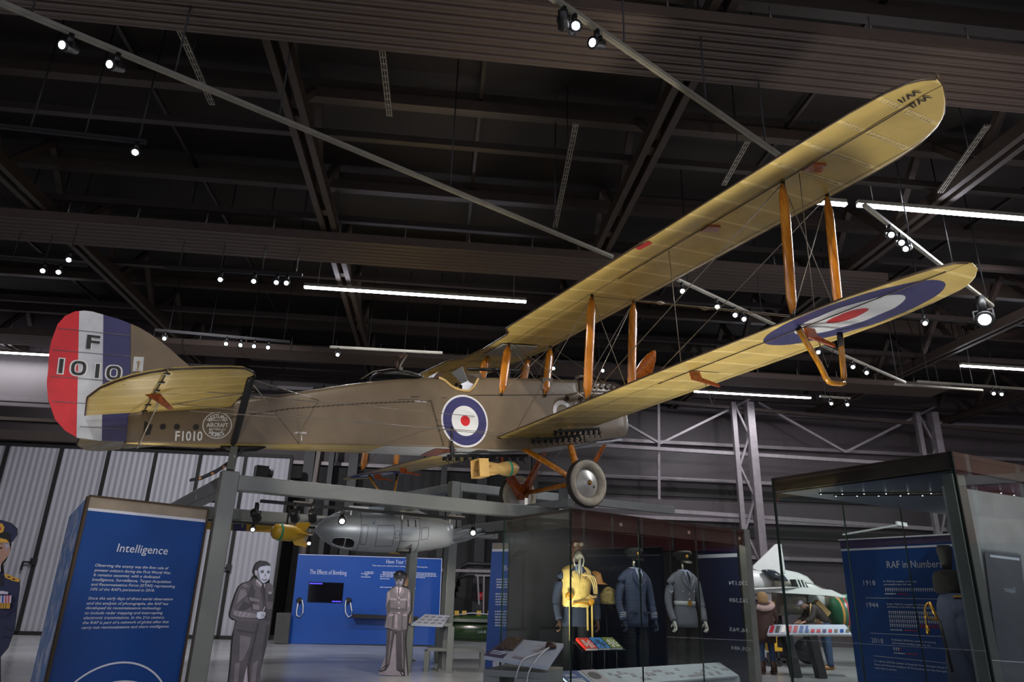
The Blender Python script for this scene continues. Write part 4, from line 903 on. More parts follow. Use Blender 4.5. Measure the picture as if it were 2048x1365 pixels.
b = MB(); b.bar(Vector((ax0.x, ax0.y, 2.80)), Vector((ax1.x, ax1.y, 2.80))+NX*.3, .12, .12); b.box((ax0.x-.1, ax0.y+.2, 2.93), .14, .14, .2); put(b.build('axle_cradle', M['steel']), gan)
b = MB(); b.bar(Vector((ax1.x, ax1.y, 2.72)), Vector((ax1.x, ax1.y, 2.98)), .05, .05, up=(1, 0, 0)); put(b.build('axle_clamp', M['chrome']), gan)
for u, n_ in ((5.4, 4.23), (5.46, 6.2), (0, 0), (0, 4.23)):
    b = MB(); b.obox(G(u, n_, .012), FX*.2, NX*.16, UP*.012)
    for s in (-1, 1):
        for t in (-1, 1): b.lathe(G(u+s*.16, n_+t*.12, .02), (0, 0, 1), [(0, .018), (.03, .018)], 8)
    put(b.build('base_plate', M['steel']), gan)
# lighting tracks and lamps under the gantry beams
def gtrack(p, q, label):
    r = empty('gantry_track', p, label, 'lighting track'); b = MB(); b.bar(p, q, .05, .04); put(b.build('rail', M['dark']), r)
    for t in (.15, .4, .65, .9):
        b = MB(); c_ = p+(q-p)*t; d = (q-p).normalized(); b.obox(c_+UP*.03+d*.1, d*.14, d.cross(UP)*.02, UP*.012); b.bar(c_, c_-UP*.08, .02, .02, up=(1, 0, 0)); put(b.build('adapter', M['plasticw'] if t == .4 else M['track']), r)
gtrack(G(.5, .35, 2.50), G(3.6, .35, 2.50), 'dark track with adapters under the front gantry beam, left part')
gtrack(G(.4, 3.95, 2.50), G(5.2, 3.95, 2.50), 'dark track under the rear gantry beam behind the silver pod')
gtrack(G(5.15, 1.5, 2.50), G(5.15, 5.5, 2.50), 'dark track under the cross beam right of the silver pod')
spotat(at_z(686, 1018, 2.45), CAMA+V(0, 3, 0), 'starry lit spotlight above the nose of the silver pod', None, .7)
spotat(at_z(620, 1072, 2.38), CAMA+V(-1, 3, 0), 'lit spotlight under the silver pod nose, right of the yellow bomb', None, .6)
spotat(at_z(947, 1044, 2.45), CAMA+V(0, 3, 0), 'starry lit spotlight right of the silver pod tail', None, .7)
spotat(at_z(508, 1042, 2.45), CAMA+V(-1, 3, 0), 'lit spotlight in front of the striped banner', None, .6)
for px in (515, 592, 628): spotat(at_z(px, 1006, 2.45), V(-3, 18, 0), 'spotlight turned away from view under the front gantry beam', 'unlit spotlights under the gantry', .8)
# projector on the far side of the left post
pj = empty('projector', at_z(424, 996, 2.6), 'small dark cylinder projector clamped to the left gantry post', 'projector'); p = at_z(424, 998, 2.6)
b = MB(); b.lathe(p-FX*.2, FX, [(0, .05), (.3, .055), (.38, .05)], 16); put(b.build('barrel', M['black']), pj); b = MB(); b.lathe(p-FX*.21, FX, [(0, .035), (.01, .045)], 16); b.bar(p, p+UP*.1, .03, .03, up=(1, 0, 0)); put(b.build('front_ring', M['chrome']), pj)
pj = empty('floodlight', at_y(522, 947, 12), 'dark floodlight box on the rail behind the left gantry post', 'floodlight'); p = at_y(522, 945, 12)
b = MB(); b.obox(p, FX*.10, NX*.10, UP*.10); b.lathe(p+FX*.09, FX, [(0, .07), (.10, .08)], 14); b.bar(p-UP*.1, p-UP*.35, .03, .03, up=(1, 0, 0)); put(b.build('housing', M['black']), pj)
# silver reconnaissance pod
n0, n1 = at_y(630, 1058, 10.7), at_y(899, 1069, 11.5); d = (n1-n0).normalized(); Lp = (n1-n0).length
pod = empty('silver_pod', (n0+n1)/2, 'large polished silver pod with a pointed nose hung under the gantry', 'aircraft pod')
PRF = [(0, .005), (.02, .045), (.06, .10), (.14, .17), (.26, .235), (.42, .28), (.6, .30), (.9, .31), (1.35, .305), (1.6, .285), (Lp-.12, .22), (Lp, .195)]
b = MB(); b.lathe(n0, d, PRF, 48, cap=True); put(b.build('pod_body', M['silver']), pod)
side = d.cross(UP).normalized(); side = side if side.dot(CAMP-n0) > 0 else -side; up2 = side.cross(d); up2 = up2 if up2.z > 0 else -up2
def pp(t, ang, k=1.006):     # point on the pod surface: distance along, angle from the viewer's side upwards
    r = interp(PRF, t)*k; a_ = math.radians(ang); return n0+d*t+(side*math.cos(a_)+up2*math.sin(a_))*r
b = MB()
for t in (.62, 1.22, 1.52): b.tube([pp(t, a_) for a_ in range(-100, 101, 10)], .0035, 5)
for (t0, t1_, a0, a1) in ((.64, .72, -45, 12), (.86, 1.12, -50, 14), (1.14, 1.20, -22, 0), (1.55, 1.66, -25, 14), (1.24, 1.52, -30, 42)):
    b.tube([pp(t0, a_) for a_ in range(a0, a1+1, 5)]+[pp(t1_, a_) for a_ in range(a1, a0-1, -5)]+[pp(t0, a0)], .003, 5)
put(b.build('panel_lines', M['black']), pod)
b = MB()
for t in (1.33, 1.45): b.tube([pp(t, 12), pp(t, 34)], .010, 6)
put(b.build('slot', M['black']), pod)
b = MB(); rs = []
for t, a0, a1 in ((.24, -62, -40), (.28, -66, -32), (.36, -68, -28), (.46, -68, -27), (.52, -66, -30), (.56, -60, -38)): rs.append([pp(t, a0+(a1-a0)*k/8, 1.012) for k in range(9)])
b.rings(rs, False, None, True, False); put(b.build('camera_window', M['screen'], None, False), pod)
b = MB(); b.tube([r[0] for r in rs]+rs[-1]+[r[-1] for r in rs[::-1]]+rs[0][::-1], .009, 6); put(b.build('window_frame', M['silver']), pod)
b = MB(); b.obox(n0+d*.98-up2*.0+up2*.30, d*.50, side*.10, up2*.05); b.prism([n0+d*.48+up2*.25-side*.1, n0+d*.48+up2*.35-side*.1, n0+d*.25+up2*.22-side*.1], side*.2); b.prism([n0+d*1.48+up2*.25-side*.1, n0+d*1.48+up2*.35-side*.1, n0+d*1.85+up2*.22-side*.1], side*.2); put(b.build('top_fairing', M['silver']), pod)
b = MB(); text_on(b, 'Vinten LTD', n0+d*.66+up2*.275+side*.105, d, up2, .20, .035, M['blued']); text_on(b, 'Vicon 18-603', n0+d*1.12+up2*.275+side*.105, d, up2, .26, .035, M['blued']); text_on(b, 'V', pp(.78, 14, 1.01), d, up2, .05, .05, M['blued']); b.lathe(n0+d*.61+up2*.29+side*.103, side, [(0, .014), (.004, .014)], 10, M['blued']); put(b.build('lettering', None), pod)
b = MB(); b.prism([pp(1.22, -62, 1.0), pp(1.42, -38, 1.0), pp(1.44, -66, 1.0)], -up2*.05); b.obox(pp(1.3, -58, 1.05), d*.09, side*.03, up2*.02); put(b.build('belly_scoop', M['dark']), pod)
b = MB(); b.bar(n0+d*.8+up2*.33, n0+d*.8+up2*.33+UP*.15, .04, .04, up=(1, 0, 0)); b.bar(n0+d*1.3+up2*.33, n0+d*1.3+up2*.33+UP*.15, .04, .04, up=(1, 0, 0)); put(b.build('hanger', M['dark']), pod)
# yellow bombs
def ybomb(p0, p1, label, rad, colm, band, finm, nose=None):
    p0, p1 = Vector(p0), Vector(p1); dd = (p1-p0).normalized(); L_ = (p1-p0).length; r = empty('practice_bomb', (p0+p1)/2, label, 'bomb')
    b = MB(); b.lathe(p0, dd, [(0, .01), (.03*L_, rad*.6), (.10*L_, rad*.9), (.25*L_, rad), (.55*L_, rad), (.8*L_, rad*.6), (L_, rad*.35)], 24); put(b.build('bomb_body', M[colm]), r)
    if band: b = MB(); b.lathe(p0, dd, [(.20*L_, rad), (.20*L_, rad*1.03), (.25*L_, rad*1.03), (.25*L_, rad)], 24); put(b.build('painted_band', M[band]), r)
    if nose: b = MB(); b.lathe(p0, dd, [(-.004, .012), (.03*L_, rad*.62), (.09*L_, rad*.9)], 24, cap=False); put(b.build('painted_nose', M[nose]), r)
    sd = dd.cross(UP).normalized(); u = sd.cross(dd)
    b = MB()
    for e in (u, -u, sd, -sd):
        f = dd.cross(e).normalized(); b.prism([p0+dd*L_*.58+e*rad*.6, p0+dd*L_*.70+e*rad*1.35, p0+dd*L_*1.04+e*rad*1.5, p0+dd*L_*1.06+e*rad*1.1, p0+dd*L_*.92+e*rad*.3], f*.012)
    put(b.build('tail_fins', M[finm]), r)
    b = MB(); b.bar(p0+dd*L_*.4+u*rad*.9, p0+dd*L_*.4+u*rad+UP*.3, .025, .025, up=(1, 0, 0)); put(b.build('hanger', M['dark']), r); return r
ybomb(at_y(543, 1063, 12.2), at_y(613, 1070, 12.6), 'yellow bomb with flared fins and a green band hung left of the silver pod', .14, 'yellow', 'teal', 'yellow')
ybomb(at_y(735, 1089, 12.9), at_y(798, 1092, 13.3), 'yellow bomb with red nose and green band half hidden under the silver pod', .10, 'yellow', 'teal', 'yellow', 'red')
m0, m1 = at_y(848, 1091, 12.6), at_y(978, 1060, 14.2); dm = (m1-m0).normalized(); Lm = (m1-m0).length
ms = empty('missile', m0, 'slim grey missile with a tan nose hung behind the right gantry post', 'missile')
b = MB(); b.lathe(m0, dm, [(0, .06), (.05, .105), (.2, .115), (Lm*.6, .11), (Lm*.8, .07), (Lm, .05)], 24); put(b.build('missile_body', M['silver']), ms)
b = MB(); b.lathe(m0-dm*.012, dm, [(0, .05), (.03, .10), (.16, .119)], 24); put(b.build('nose_cap', M['orange']), ms)
sd = dm.cross(UP).normalized(); b = MB(); b.prism([m0+dm*.5-sd*.1, m0+dm*1.1-sd*.1, m0+dm*1.5-sd*.35, m0+dm*1.3-sd*.35], UP*.012); b.prism([m0+dm*.5+sd*.1, m0+dm*1.1+sd*.1, m0+dm*1.5+sd*.4, m0+dm*1.3+sd*.4], UP*.012); b.obox(m0+dm*.7+UP*.13, dm*.35, sd*.02, UP*.03); put(b.build('missile_wing', M['silver']), ms)
b = MB()
for t in (.3, .9): b.bar(m0+dm*t+UP*.1, m0+dm*t+UP*.42, .03, .03, up=(1, 0, 0))
put(b.build('hanger', M['dark']), ms)
# striped banner strip behind the left post
bn = Board(at_y(470, 1045, 13.2), (1, .15, 0)); ba = empty('striped_banner', bn.p, 'narrow banner strip striped navy, yellow and red under the gantry, left of the yellow bomb', 'banner')
b = MB()
for x0, x1, mt in ((405, 492, 'yellow'), (466, 493, 'blue'), (493, 546, 'yellow'), (546, 590, 'red')): bn.poly(b, [(x0, 1048+(x0-466)*.05), (x1, 1048+(x1-466)*.05), (x1, 1062+(x1-466)*.05), (x0, 1062+(x0-466)*.05)], M[mt], .0 if x0 != 405 else -.02, .015)
put(b.build('cloth', None), ba)

# ------------------------------------------------------------------ the tall blue panel at the left
ip, iq, ir_ = at_z(179, 994, 2.3), at_z(415, 1020, 2.3), at_z(141, 1034, 2.3)
IB = Board(ip, (iq-ip)); ir_ = ip+NX*(ir_-ip).dot(NX); ir_ = at_z(141, 1034, 2.3)
pan = empty('intelligence_panel', Vector((ip.x, ip.y, 0)), 'tall blue panel box headed Intelligence, a sky picture on its narrow left side', 'information panel')
b = MB(); back = ir_-ip; back.z = 0; e_ = IB.n*-.0
b.prism([Vector((ip.x, ip.y, 0))-IB.n*.03, Vector((iq.x, iq.y, 0))-IB.n*.03, Vector((iq.x, iq.y, 0))+back, Vector((ip.x, ip.y, 0))+back], UP*2.3); put(b.build('panel_box', M['tan']), pan)
b = MB(); b.prism([Vector((ip.x, ip.y, 0)), Vector((iq.x, iq.y, 0)), iq, ip], -IB.n*.03); put(b.build('front_board', M['blued']), pan)
b = MB(); b.poly = None
IB.poly(b, [(179, 994), (415, 1020), (411.2, 1040), (176.2, 1016)], M['tan'], .001, .002); IB.poly(b, [(176.2, 1016), (411.2, 1040), (410.3, 1045.5), (175.4, 1021.5)], M['lgrey'], .002, .002); put(b.build('header_band', None), pan)
b = MB(); b.bar(ip+UP*.008, iq+UP*.008, .05, .02); b.bar(Vector((ip.x, ip.y, 0))-IB.u*.012, ip-IB.u*.012, .025, .05, up=IB.n); b.bar(Vector((iq.x, iq.y, 0))+IB.u*.008, iq+IB.u*.008, .02, .05, up=IB.n); put(b.build('edge_frame', M['edge']), pan)
b = MB(); sN = back.normalized().cross(UP).normalized(); sN = sN if sN.dot(CAMP-ip) > 0 else -sN
o0 = Vector((ip.x, ip.y, 0))+sN*.012
b.prism([o0, o0+back, o0+back+UP*2.3, o0+UP*2.3], sN*.004); sg = b.build('sky_picture', M['sky']); put(sg, pan)
b = MB(); b.text = None
LN = [('Intelligence', (233, 1104), (335, 1108), 16.5, 0.05), ('Observing the enemy was the first role of', (190, 1133.6), (337, 1138.6), 5.6, .12), ('pioneer aviators during the First World War.', (188.4, 1143.4), (342, 1148), 5.6, .12), ('It remains essential, with a dedicated', (186.4, 1152.9), (320, 1156), 5.6, .12),
 ('Intelligence, Surveillance, Target Acquisition', (184, 1162.4), (342, 1166), 5.6, .12), ('and Reconnaissance Force (ISTAR) representing', (181.6, 1171.9), (350, 1175.4), 5.6, .12), ("10% of the RAF's personnel in 2018.", (180.4, 1181.7), (308.6, 1183.7), 5.6, .12),
 ('Since the early days of direct aerial observation', (175.7, 1199.8), (345, 1202.7), 5.6, .12), ('and the analysis of photographs, the RAF has', (173, 1209.9), (336, 1212.2), 5.6, .12), ('developed its reconnaissance technology', (171.2, 1219.3), (322, 1221), 5.6, .12),
 ('to include radar mapping and intercepting', (169, 1229.4), (325, 1230.3), 5.6, .12), ('electronic transmissions. In the 21st century,', (166.8, 1239.2), (328.5, 1240), 5.6, .12), ('the RAF is part of a network of global allies that', (164.7, 1249), (336.8, 1249.6), 5.6, .12), ('carry out reconnaissance and share intelligence.', (162.6, 1258.8), (337.7, 1258.8), 5.6, .12)]
for s_, a_, c_, h_, it in LN:
    b = MB(); A_, B_ = IB.P(*a_, .004), IB.P(*c_, .004); T_ = IB.P(a_[0], a_[1]-h_, .004); vs, fs = text_mesh(s_, .008 if h_ < 10 else .004, it*1.6)
    x0 = min(p.x for p in vs); x1 = max(p.x for p in vs); kx = (B_-A_).dot(IB.u)/(x1-x0); k = (T_-A_).length/.7
    b.add([A_+IB.u*((p.x-x0)*kx)+UP*(p.y*k) for p in vs], fs, M['lgrey']); put(b.build('lettering', None), pan)
b = MB()
for top, wl, wr in (((243, 1324), 134, 330), ((243, 1362), 150, 315)):
    T_ = IB.P(*top, .005); L_ = IB.P(wl, 1365 if top[1] == 1324 else 1372, .005); R_ = IB.P(wr, 1365 if top[1] == 1324 else 1372, .005); hw_ = (R_-L_).length/2; hh = max(.02, T_.z-(L_.z+R_.z)/2); r = (hw_**2+hh**2)/(2*hh); r = min(r, .62)
    c_ = T_-UP*r; rs = []
    for k in range(65): a_ = 2*math.pi*k/64; e = IB.u*math.cos(a_)+UP*math.sin(a_); rs.append([c_+e*r, c_+e*(r-.018)])
    b.rings(rs, False, M['lgrey'], False, False)
    if top[1] == 1324: cc = c_; rr_ = r
put(b.build('roundel_outline', None), pan)

# ------------------------------------------------------------------ the blue bombing wall
BB = Board(V(-5.85, 20.9, 0), V(4, .42, 0))
bwl = empty('blue_display_wall', BB.P(730, 1288), 'wide blue display wall headed The Effects of Bombing with a black screen', 'display wall')
b = MB(); BB.poly(b, [(598, 1109), (884, 1118), (876, 1290.5), (578, 1287.5)], M['bluew'], -.12, .12); put(b.build('board', None), bwl)
b = MB(); BB.poly(b, [(598, 1109), (884, 1118), (884, 1119.2), (598, 1110.2)], M['lgrey'], 0, .01); BB.poly(b, [(883.3, 1118), (884.5, 1118), (877, 1290.5), (875.8, 1290.5)], M['lgrey'], 0, .01); put(b.build('edge_trim', None), bwl)
b = MB(); BB.poly(b, [(618.3, 1164.7), (687.8, 1166.8), (683.9, 1206.3), (615, 1204.2)], M['screen'], .0, .03); sc_ = b.build('screen', None); put(sc_, bwl)
b = MB(); BB.poly(b, [(619, 1166.6), (645, 1167.2), (645, 1169.4), (619, 1168.8)], M['screenblue'] if 'screenblue' in M else M.setdefault('screenblue', emis('screen_blue', '#3a32c8', 1.5)), .031, .002); BB.poly(b, [(664, 1202.5), (682.5, 1203), (682.3, 1205.2), (663.8, 1204.7)], M['screenblue'], .031, .002); put(b.build('screen_caption', None), bwl)
def words(brd, parent, s_, a_, c_, h_, mt='lgrey', off=.004, bold=.0, it=0.):
    b = MB(); A_, B_ = brd.P(*a_, off), brd.P(*c_, off); T_ = brd.P(a_[0], a_[1]-h_, off); vs, fs = text_mesh(s_, bold, it)
    x0 = min(p.x for p in vs); x1 = max(p.x for p in vs); kx = (B_-A_).dot(brd.u)/(x1-x0); k = (T_-A_).length/.7
    b.add([A_+brd.u*((p.x-x0)*kx)+UP*(p.y*k) for p in vs], fs, M[mt]); o = b.build('lettering', None); put(o, parent); return o
words(BB, bwl, 'The Effects of Bombing', (619, 1148.6), (693, 1151.2), 9); words(BB, bwl, 'Have Your Say . . .', (772.3, 1127.6), (832, 1129), 8.2); words(BB, bwl, 'Please share your reflections after watching The Effects of Bombing film.', (745, 1132.8), (855.5, 1136), 2.4, bold=.02)
def bars(brd, parent, rows, h_=1.6, mt='lgrey', seed=1):
    rnd = random.Random(seed)
    for (x0, x1, y0, y1) in rows:
        b = MB(); x = x0
        while x < x1-1:
            w = min(rnd.uniform(2.2, 7), x1-x); yy_ = y0+(y1-y0)*(x-x0)/max(1, x1-x0); brd.poly(b, [(x, yy_-h_), (x+w, yy_-h_+.02), (x+w, yy_), (x, yy_)], M[mt], .003, .002); x += w+1.1
        put(b.build('small_print', None), parent)
bars(BB, bwl, [(730, 748, 1145.5, 1146), (730, 747, 1148.5, 1149), (730, 738, 1151.5, 1151.7), (722, 741, 1155.3, 1156), (765, 872, 1145.6, 1148.5), (766, 873, 1148.6, 1151.5), (767, 874, 1151.6, 1154.5), (760, 850, 1154.6, 1157), (760, 779, 1159, 1159.5), (760, 832, 1176, 1178)], 1.5)
words(BB, bwl, '“', (722, 1155), (729, 1155), 9); words(BB, bwl, '“', (760, 1157), (767, 1157), 9)
b = MB(); BB.poly(b, [(707, 1228.5), (836, 1234), (836, 1241), (706, 1236)], M['dark'], 0, .25); put(b.build('shelf', None), bwl)
for kx_, sx in ((599.3, 1), (697.6, -1)):
    hs = empty('handset', BB.P(kx_, 1202), 'black listening handset with a white looped cord '+('left' if sx > 0 else 'right')+' of the black screen', 'handset'); b = MB(); b.lathe(BB.P(kx_, 1201.5), BB.n, [(0, .07), (.05, .08), (.09, .05)], 16); put(b.build('earpiece', M['black']), hs)
    b = MB(); x = kx_+sx*6; b.tube([BB.P(kx_+sx*5, 1200.5, .06), BB.P(x+sx*1, 1212, .05), BB.P(x+sx*.5, 1226, .04), BB.P(x-sx*5, 1235, .04), BB.P(x-sx*12, 1232, .04), BB.P(x-sx*12, 1222, .04), BB.P(x-sx*9, 1206, .05)], .016, 6); put(b.build('cord', M['cord']), hs)
b = MB(); gb = Board(V(-6.6, 20.7, 0), V(4, .4, 0)); gb.poly(b, [(555, 1226), (583, 1226), (577, 1288), (548, 1286)], M['dkgrey'], 0, .1); tag(b.build('grey_cabinet', None), 'plain dark grey cabinet against the left end of the blue display wall', 'cabinet')

# ------------------------------------------------------------------ printed photo standees
def standee(brd, root, f, shapes, backing, th=.02):
    b = MB(); brd.poly(b, [f(*p) for p in backing], M['fblack'], -th-.03, th); put(b.build('backing_board', None), root)
    off = 0.
    for nm, mt, pts in shapes:
        b = MB(); b_off = off
        for poly in (pts if isinstance(pts[0][0], tuple) else [pts]): brd.poly(b, [f(*p) for p in poly], mt, b_off, .0015)
        put(b.build(nm, None), root); off += .0016
# cheerful airman at the left
q = at_y(520, 1122, 7.4); B1 = Board(Vector((q.x, q.y, 0)), (1, .10, 0))
f1 = lambda x, y: (420+x/4.965, 1090+y/4.965)
s1 = empty('photo_standee', Vector((q.x, q.y, 0)), 'life-size black and white photo standee of a smiling man in battledress holding a pipe', 'photo standee')
SIL = [(470, 180), (510, 160), (560, 165), (597, 190), (605, 240), (600, 290), (605, 385), (630, 420), (632, 520), (622, 640), (604, 760), (585, 900), (553, 1050), (505, 1250), (495, 1365), (480, 1600), (470, 1730), (500, 1760), (480, 1790), (400, 1780), (380, 1600), (375, 1365), (372, 1200), (345, 1365), (300, 1600), (290, 1740), (230, 1790), (150, 1780), (190, 1700), (190, 1365), (208, 1200), (222, 1000), (232, 900), (250, 840), (268, 758), (232, 748), (205, 725), (200, 690), (225, 590), (262, 480), (290, 420), (330, 385), (405, 362), (430, 325), (446, 305), (432, 270), (447, 220)]
SH = [('jacket', grey(88), [(268, 758), (205, 725), (200, 690), (262, 480), (290, 420), (330, 385), (405, 362), (440, 330), (540, 400), (570, 380), (605, 385), (630, 420), (632, 520), (604, 760), (560, 775), (480, 765)]),
 ('trousers', grey(76), [(262, 752), (480, 765), (600, 762), (585, 900), (553, 1050), (505, 1250), (495, 1365), (480, 1600), (470, 1730), (500, 1760), (400, 1780), (380, 1600), (375, 1365), (368, 1180), (330, 1365), (300, 1600), (290, 1740), (230, 1790), (150, 1780), (190, 1700), (190, 1365), (208, 1200), (222, 1000), (240, 840)]),
 ('trouser_shade', grey(52), [[(470, 780), (490, 785), (440, 1000), (400, 1200), (370, 1300), (368, 1180), (420, 1000)], [(560, 800), (590, 790), (560, 1000), (505, 1230), (520, 1050)], [(262, 840), (440, 870), (470, 840), (440, 885), (262, 860)]]),
 ('trouser_light', grey(108), [[(300, 900), (410, 920), (390, 1020), (330, 1150), (290, 1160)], [(250, 1180), (300, 1170), (280, 1365), (235, 1365)], [(430, 1180), (480, 1150), (450, 1365), (400, 1365)]]),
 ('jacket_shade', grey(58), [[(400, 420), (440, 470), (440, 650), (420, 650), (370, 500)], [(500, 420), (545, 500), (560, 640), (550, 760), (530, 700), (520, 560)], [(570, 480), (630, 480), (628, 560), (572, 560)], [(330, 560), (420, 600), (360, 640), (250, 690), (300, 620)], [(405, 370), (440, 440), (455, 480), (415, 450)], [(560, 640), (618, 640), (604, 750), (560, 760)]]),
 ('jacket_light', grey(122), [[(300, 450), (350, 440), (370, 500), (300, 560), (262, 600)], [(390, 520), (490, 545), (495, 575), (450, 565), (400, 560)], [(420, 590), (490, 600), (495, 650), (430, 645)], [(230, 650), (300, 660), (460, 690), (470, 730), (300, 725), (230, 700)], [(455, 350), (520, 410), (500, 430), (450, 400)]]),
 ('sleeve_folds', grey(150), [[(240, 700), (262, 662), (270, 665), (250, 705)], [(280, 708), (305, 665), (315, 668), (290, 712)], [(320, 712), (350, 670), (360, 674), (330, 716)], [(370, 715), (390, 678), (400, 680), (380, 718)], [(325, 395), (365, 425), (360, 432), (320, 402)], [(345, 388), (385, 415), (380, 422), (340, 395)], [(580, 470), (612, 465), (612, 490), (580, 492)]]),
 ('shirt_collar', grey(185), [[(462, 340), (520, 395), (512, 410), (500, 405), (460, 365)], [(535, 390), (548, 385), (545, 430), (535, 420)]]), ('tie', grey(40), [(515, 392), (535, 390), (545, 450), (548, 560), (535, 500), (520, 430)]),
 ('face', grey(192, (.95, .97, 1.06)), [(462, 250), (480, 225), (520, 205), (570, 195), (598, 210), (604, 250), (596, 300), (585, 345), (560, 372), (530, 385), (500, 370), (470, 330), (455, 300)]),
 ('face_shade', grey(125, (.95, .97, 1.05)), [[(462, 250), (480, 240), (490, 300), (500, 350), (530, 383), (500, 372), (470, 330), (455, 300)], [(545, 290), (553, 285), (556, 312), (540, 318)], [(500, 265), (535, 262), (535, 280), (505, 285)], [(565, 265), (594, 268), (592, 285), (568, 284)]]),
 ('ear', grey(170), [(445, 255), (462, 247), (472, 270), (468, 305), (452, 308), (444, 280)]),
 ('hair', grey(45), [(470, 180), (510, 160), (560, 165), (597, 190), (600, 212), (560, 205), (500, 218), (478, 240), (470, 262), (455, 250), (443, 262), (447, 220)]),
 ('eyes_and_brows', grey(40), [[(507, 272), (533, 268), (533, 275), (509, 278)], [(568, 276), (592, 275), (591, 282), (570, 283)], [(502, 258), (536, 252), (536, 257), (504, 264)], [(566, 260), (596, 258), (595, 263), (567, 265)]]),
 ('mouth', grey(70), [(515, 335), (540, 342), (565, 333), (560, 350), (540, 356), (522, 348)]), ('teeth', grey(225), [(521, 337), (540, 344), (561, 336), (555, 345), (540, 349), (527, 345)]),
 ('hand', grey(196, (.96, .98, 1.05)), [(468, 675), (500, 665), (545, 672), (556, 682), (548, 692), (552, 705), (540, 715), (545, 728), (510, 738), (478, 738), (464, 715)]),
 ('finger_lines', grey(90), [[(510, 683), (545, 690), (545, 695), (512, 690)], [(512, 700), (545, 706), (545, 711), (512, 707)], [(510, 716), (538, 722), (538, 726), (510, 722)]]), ('pipe_stem', grey(210), [(525, 665), (532, 664), (548, 618), (542, 616)]),
 ('backdrop_floor', grey(170, (.9, .95, 1.05)), [(330, 1365), (345, 1300), (368, 1200), (375, 1365), (382, 1780), (290, 1780), (300, 1600)])]
standee(B1, s1, f1, SH, [(x-12, y-2) for x, y in SIL])
# officer in the middle
q = at_z(800, 1353, 0); B2 = Board(q, (1, .08, 0)); f2 = lambda x, y: (730+x/5.355, 1110+y/5.355)
s2 = empty('photo_standee', q, 'life-size black and white photo standee of an officer in peaked cap standing with hands behind', 'photo standee')
SIL2 = [(305, 240), (308, 205), (345, 172), (390, 172), (430, 200), (442, 240), (425, 262), (418, 300), (400, 342), (480, 375), (500, 430), (497, 600), (472, 650), (462, 720), (448, 805), (430, 900), (456, 1304), (140, 1286), (215, 1100), (232, 800), (210, 780), (235, 650), (222, 560), (235, 400), (290, 360), (335, 330), (322, 300), (315, 255)]
SH2 = [('ground_print', grey(135), [(140, 1286), (215, 1100), (300, 850), (360, 850), (420, 860), (456, 1304)]),
 ('trousers', grey(62, (1, .9, .98)), [[(232, 800), (330, 805), (300, 950), (262, 1180), (215, 1190), (222, 1050)], [(330, 805), (445, 800), (425, 900), (435, 1080), (425, 1235), (335, 1235), (332, 1000)]]),
 ('trouser_crease', grey(110), [[(275, 820), (290, 820), (250, 1170), (240, 1170)], [(392, 820), (402, 820), (412, 1220), (400, 1220)]]),
 ('shoes', grey(34), [[(215, 1185), (262, 1180), (225, 1240), (165, 1262), (150, 1245)], [(335, 1235), (425, 1230), (432, 1300), (395, 1302), (375, 1260)]]), ('shoe_shine', grey(150), [[(160, 1245), (200, 1215), (215, 1200), (205, 1228)], [(390, 1262), (405, 1262), (415, 1290), (400, 1285)]]),
 ('tunic', grey(108), [(290, 362), (335, 330), (360, 350), (400, 345), (480, 378), (490, 430), (485, 600), (455, 650), (448, 800), (350, 815), (210, 780), (235, 650), (222, 560), (235, 400)]),
 ('tunic_shade', grey(70), [[(258, 470), (275, 500), (272, 600), (240, 650), (225, 560)], [(440, 480), (455, 520), (450, 620), (430, 590)], [(300, 620), (315, 625), (300, 790), (285, 785)], [(395, 610), (405, 610), (400, 800), (388, 800)], [(268, 572), (430, 580), (435, 600), (268, 592)]]),
 ('tunic_light', grey(150), [[(245, 410), (265, 400), (262, 470), (240, 520)], [(320, 640), (350, 640), (345, 790), (320, 780)], [(262, 465), (335, 470), (335, 490), (268, 488)], [(375, 475), (445, 470), (447, 490), (378, 492)], [(460, 400), (475, 410), (470, 560), (458, 560)], [(262, 640), (305, 635), (305, 655), (255, 665)], [(400, 640), (445, 640), (445, 660), (405, 655)]]),
 ('lapels', grey(130), [[(300, 380), (335, 345), (362, 450), (340, 440)], [(400, 350), (425, 400), (372, 450), (385, 400)]]),
 ('shirt', grey(205), [(333, 340), (362, 362), (392, 342), (385, 385), (362, 440), (345, 400)]), ('tie', grey(35), [(354, 362), (368, 362), (366, 430), (360, 440), (355, 425)]),
 ('buttons', grey(225), [[(x-6, y-6), (x+6, y-6), (x+6, y+6), (x-6, y+6)] for x, y in ((363, 462), (363, 515), (363, 573), (363, 625))]), ('belt', grey(90), [(262, 590), (432, 592), (432, 604), (262, 604)]),
 ('face', grey(112, (.95, .95, 1.1)), [(322, 258), (410, 250), (416, 285), (400, 325), (375, 345), (350, 345), (330, 320), (322, 290)]), ('face_light', grey(175, (.95, .97, 1.08)), [[(358, 262), (366, 262), (368, 292), (358, 295)], [(375, 290), (400, 285), (392, 310), (378, 308)], [(335, 292), (350, 295), (348, 310), (338, 308)], [(395, 262), (412, 262), (408, 280), (396, 278)]]),
 ('eyes_and_mouth', grey(30), [[(334, 272), (352, 272), (352, 280), (334, 280)], [(374, 272), (394, 270), (394, 279), (374, 280)], [(348, 322), (378, 322), (374, 332), (352, 332)], [(330, 262), (354, 262), (354, 266), (330, 266)], [(372, 262), (396, 260), (396, 264), (372, 266)]]),
 ('cap', grey(58, (1, .92, .98)), [(305, 240), (308, 205), (345, 172), (390, 172), (430, 200), (440, 240), (420, 258), (395, 240), (340, 242), (318, 262)]), ('cap_badge', grey(190), [(360, 195), (380, 192), (385, 215), (372, 222), (358, 214)]), ('cap_peak', grey(38), [(316, 252), (340, 238), (395, 236), (418, 252), (400, 262), (345, 266)])]
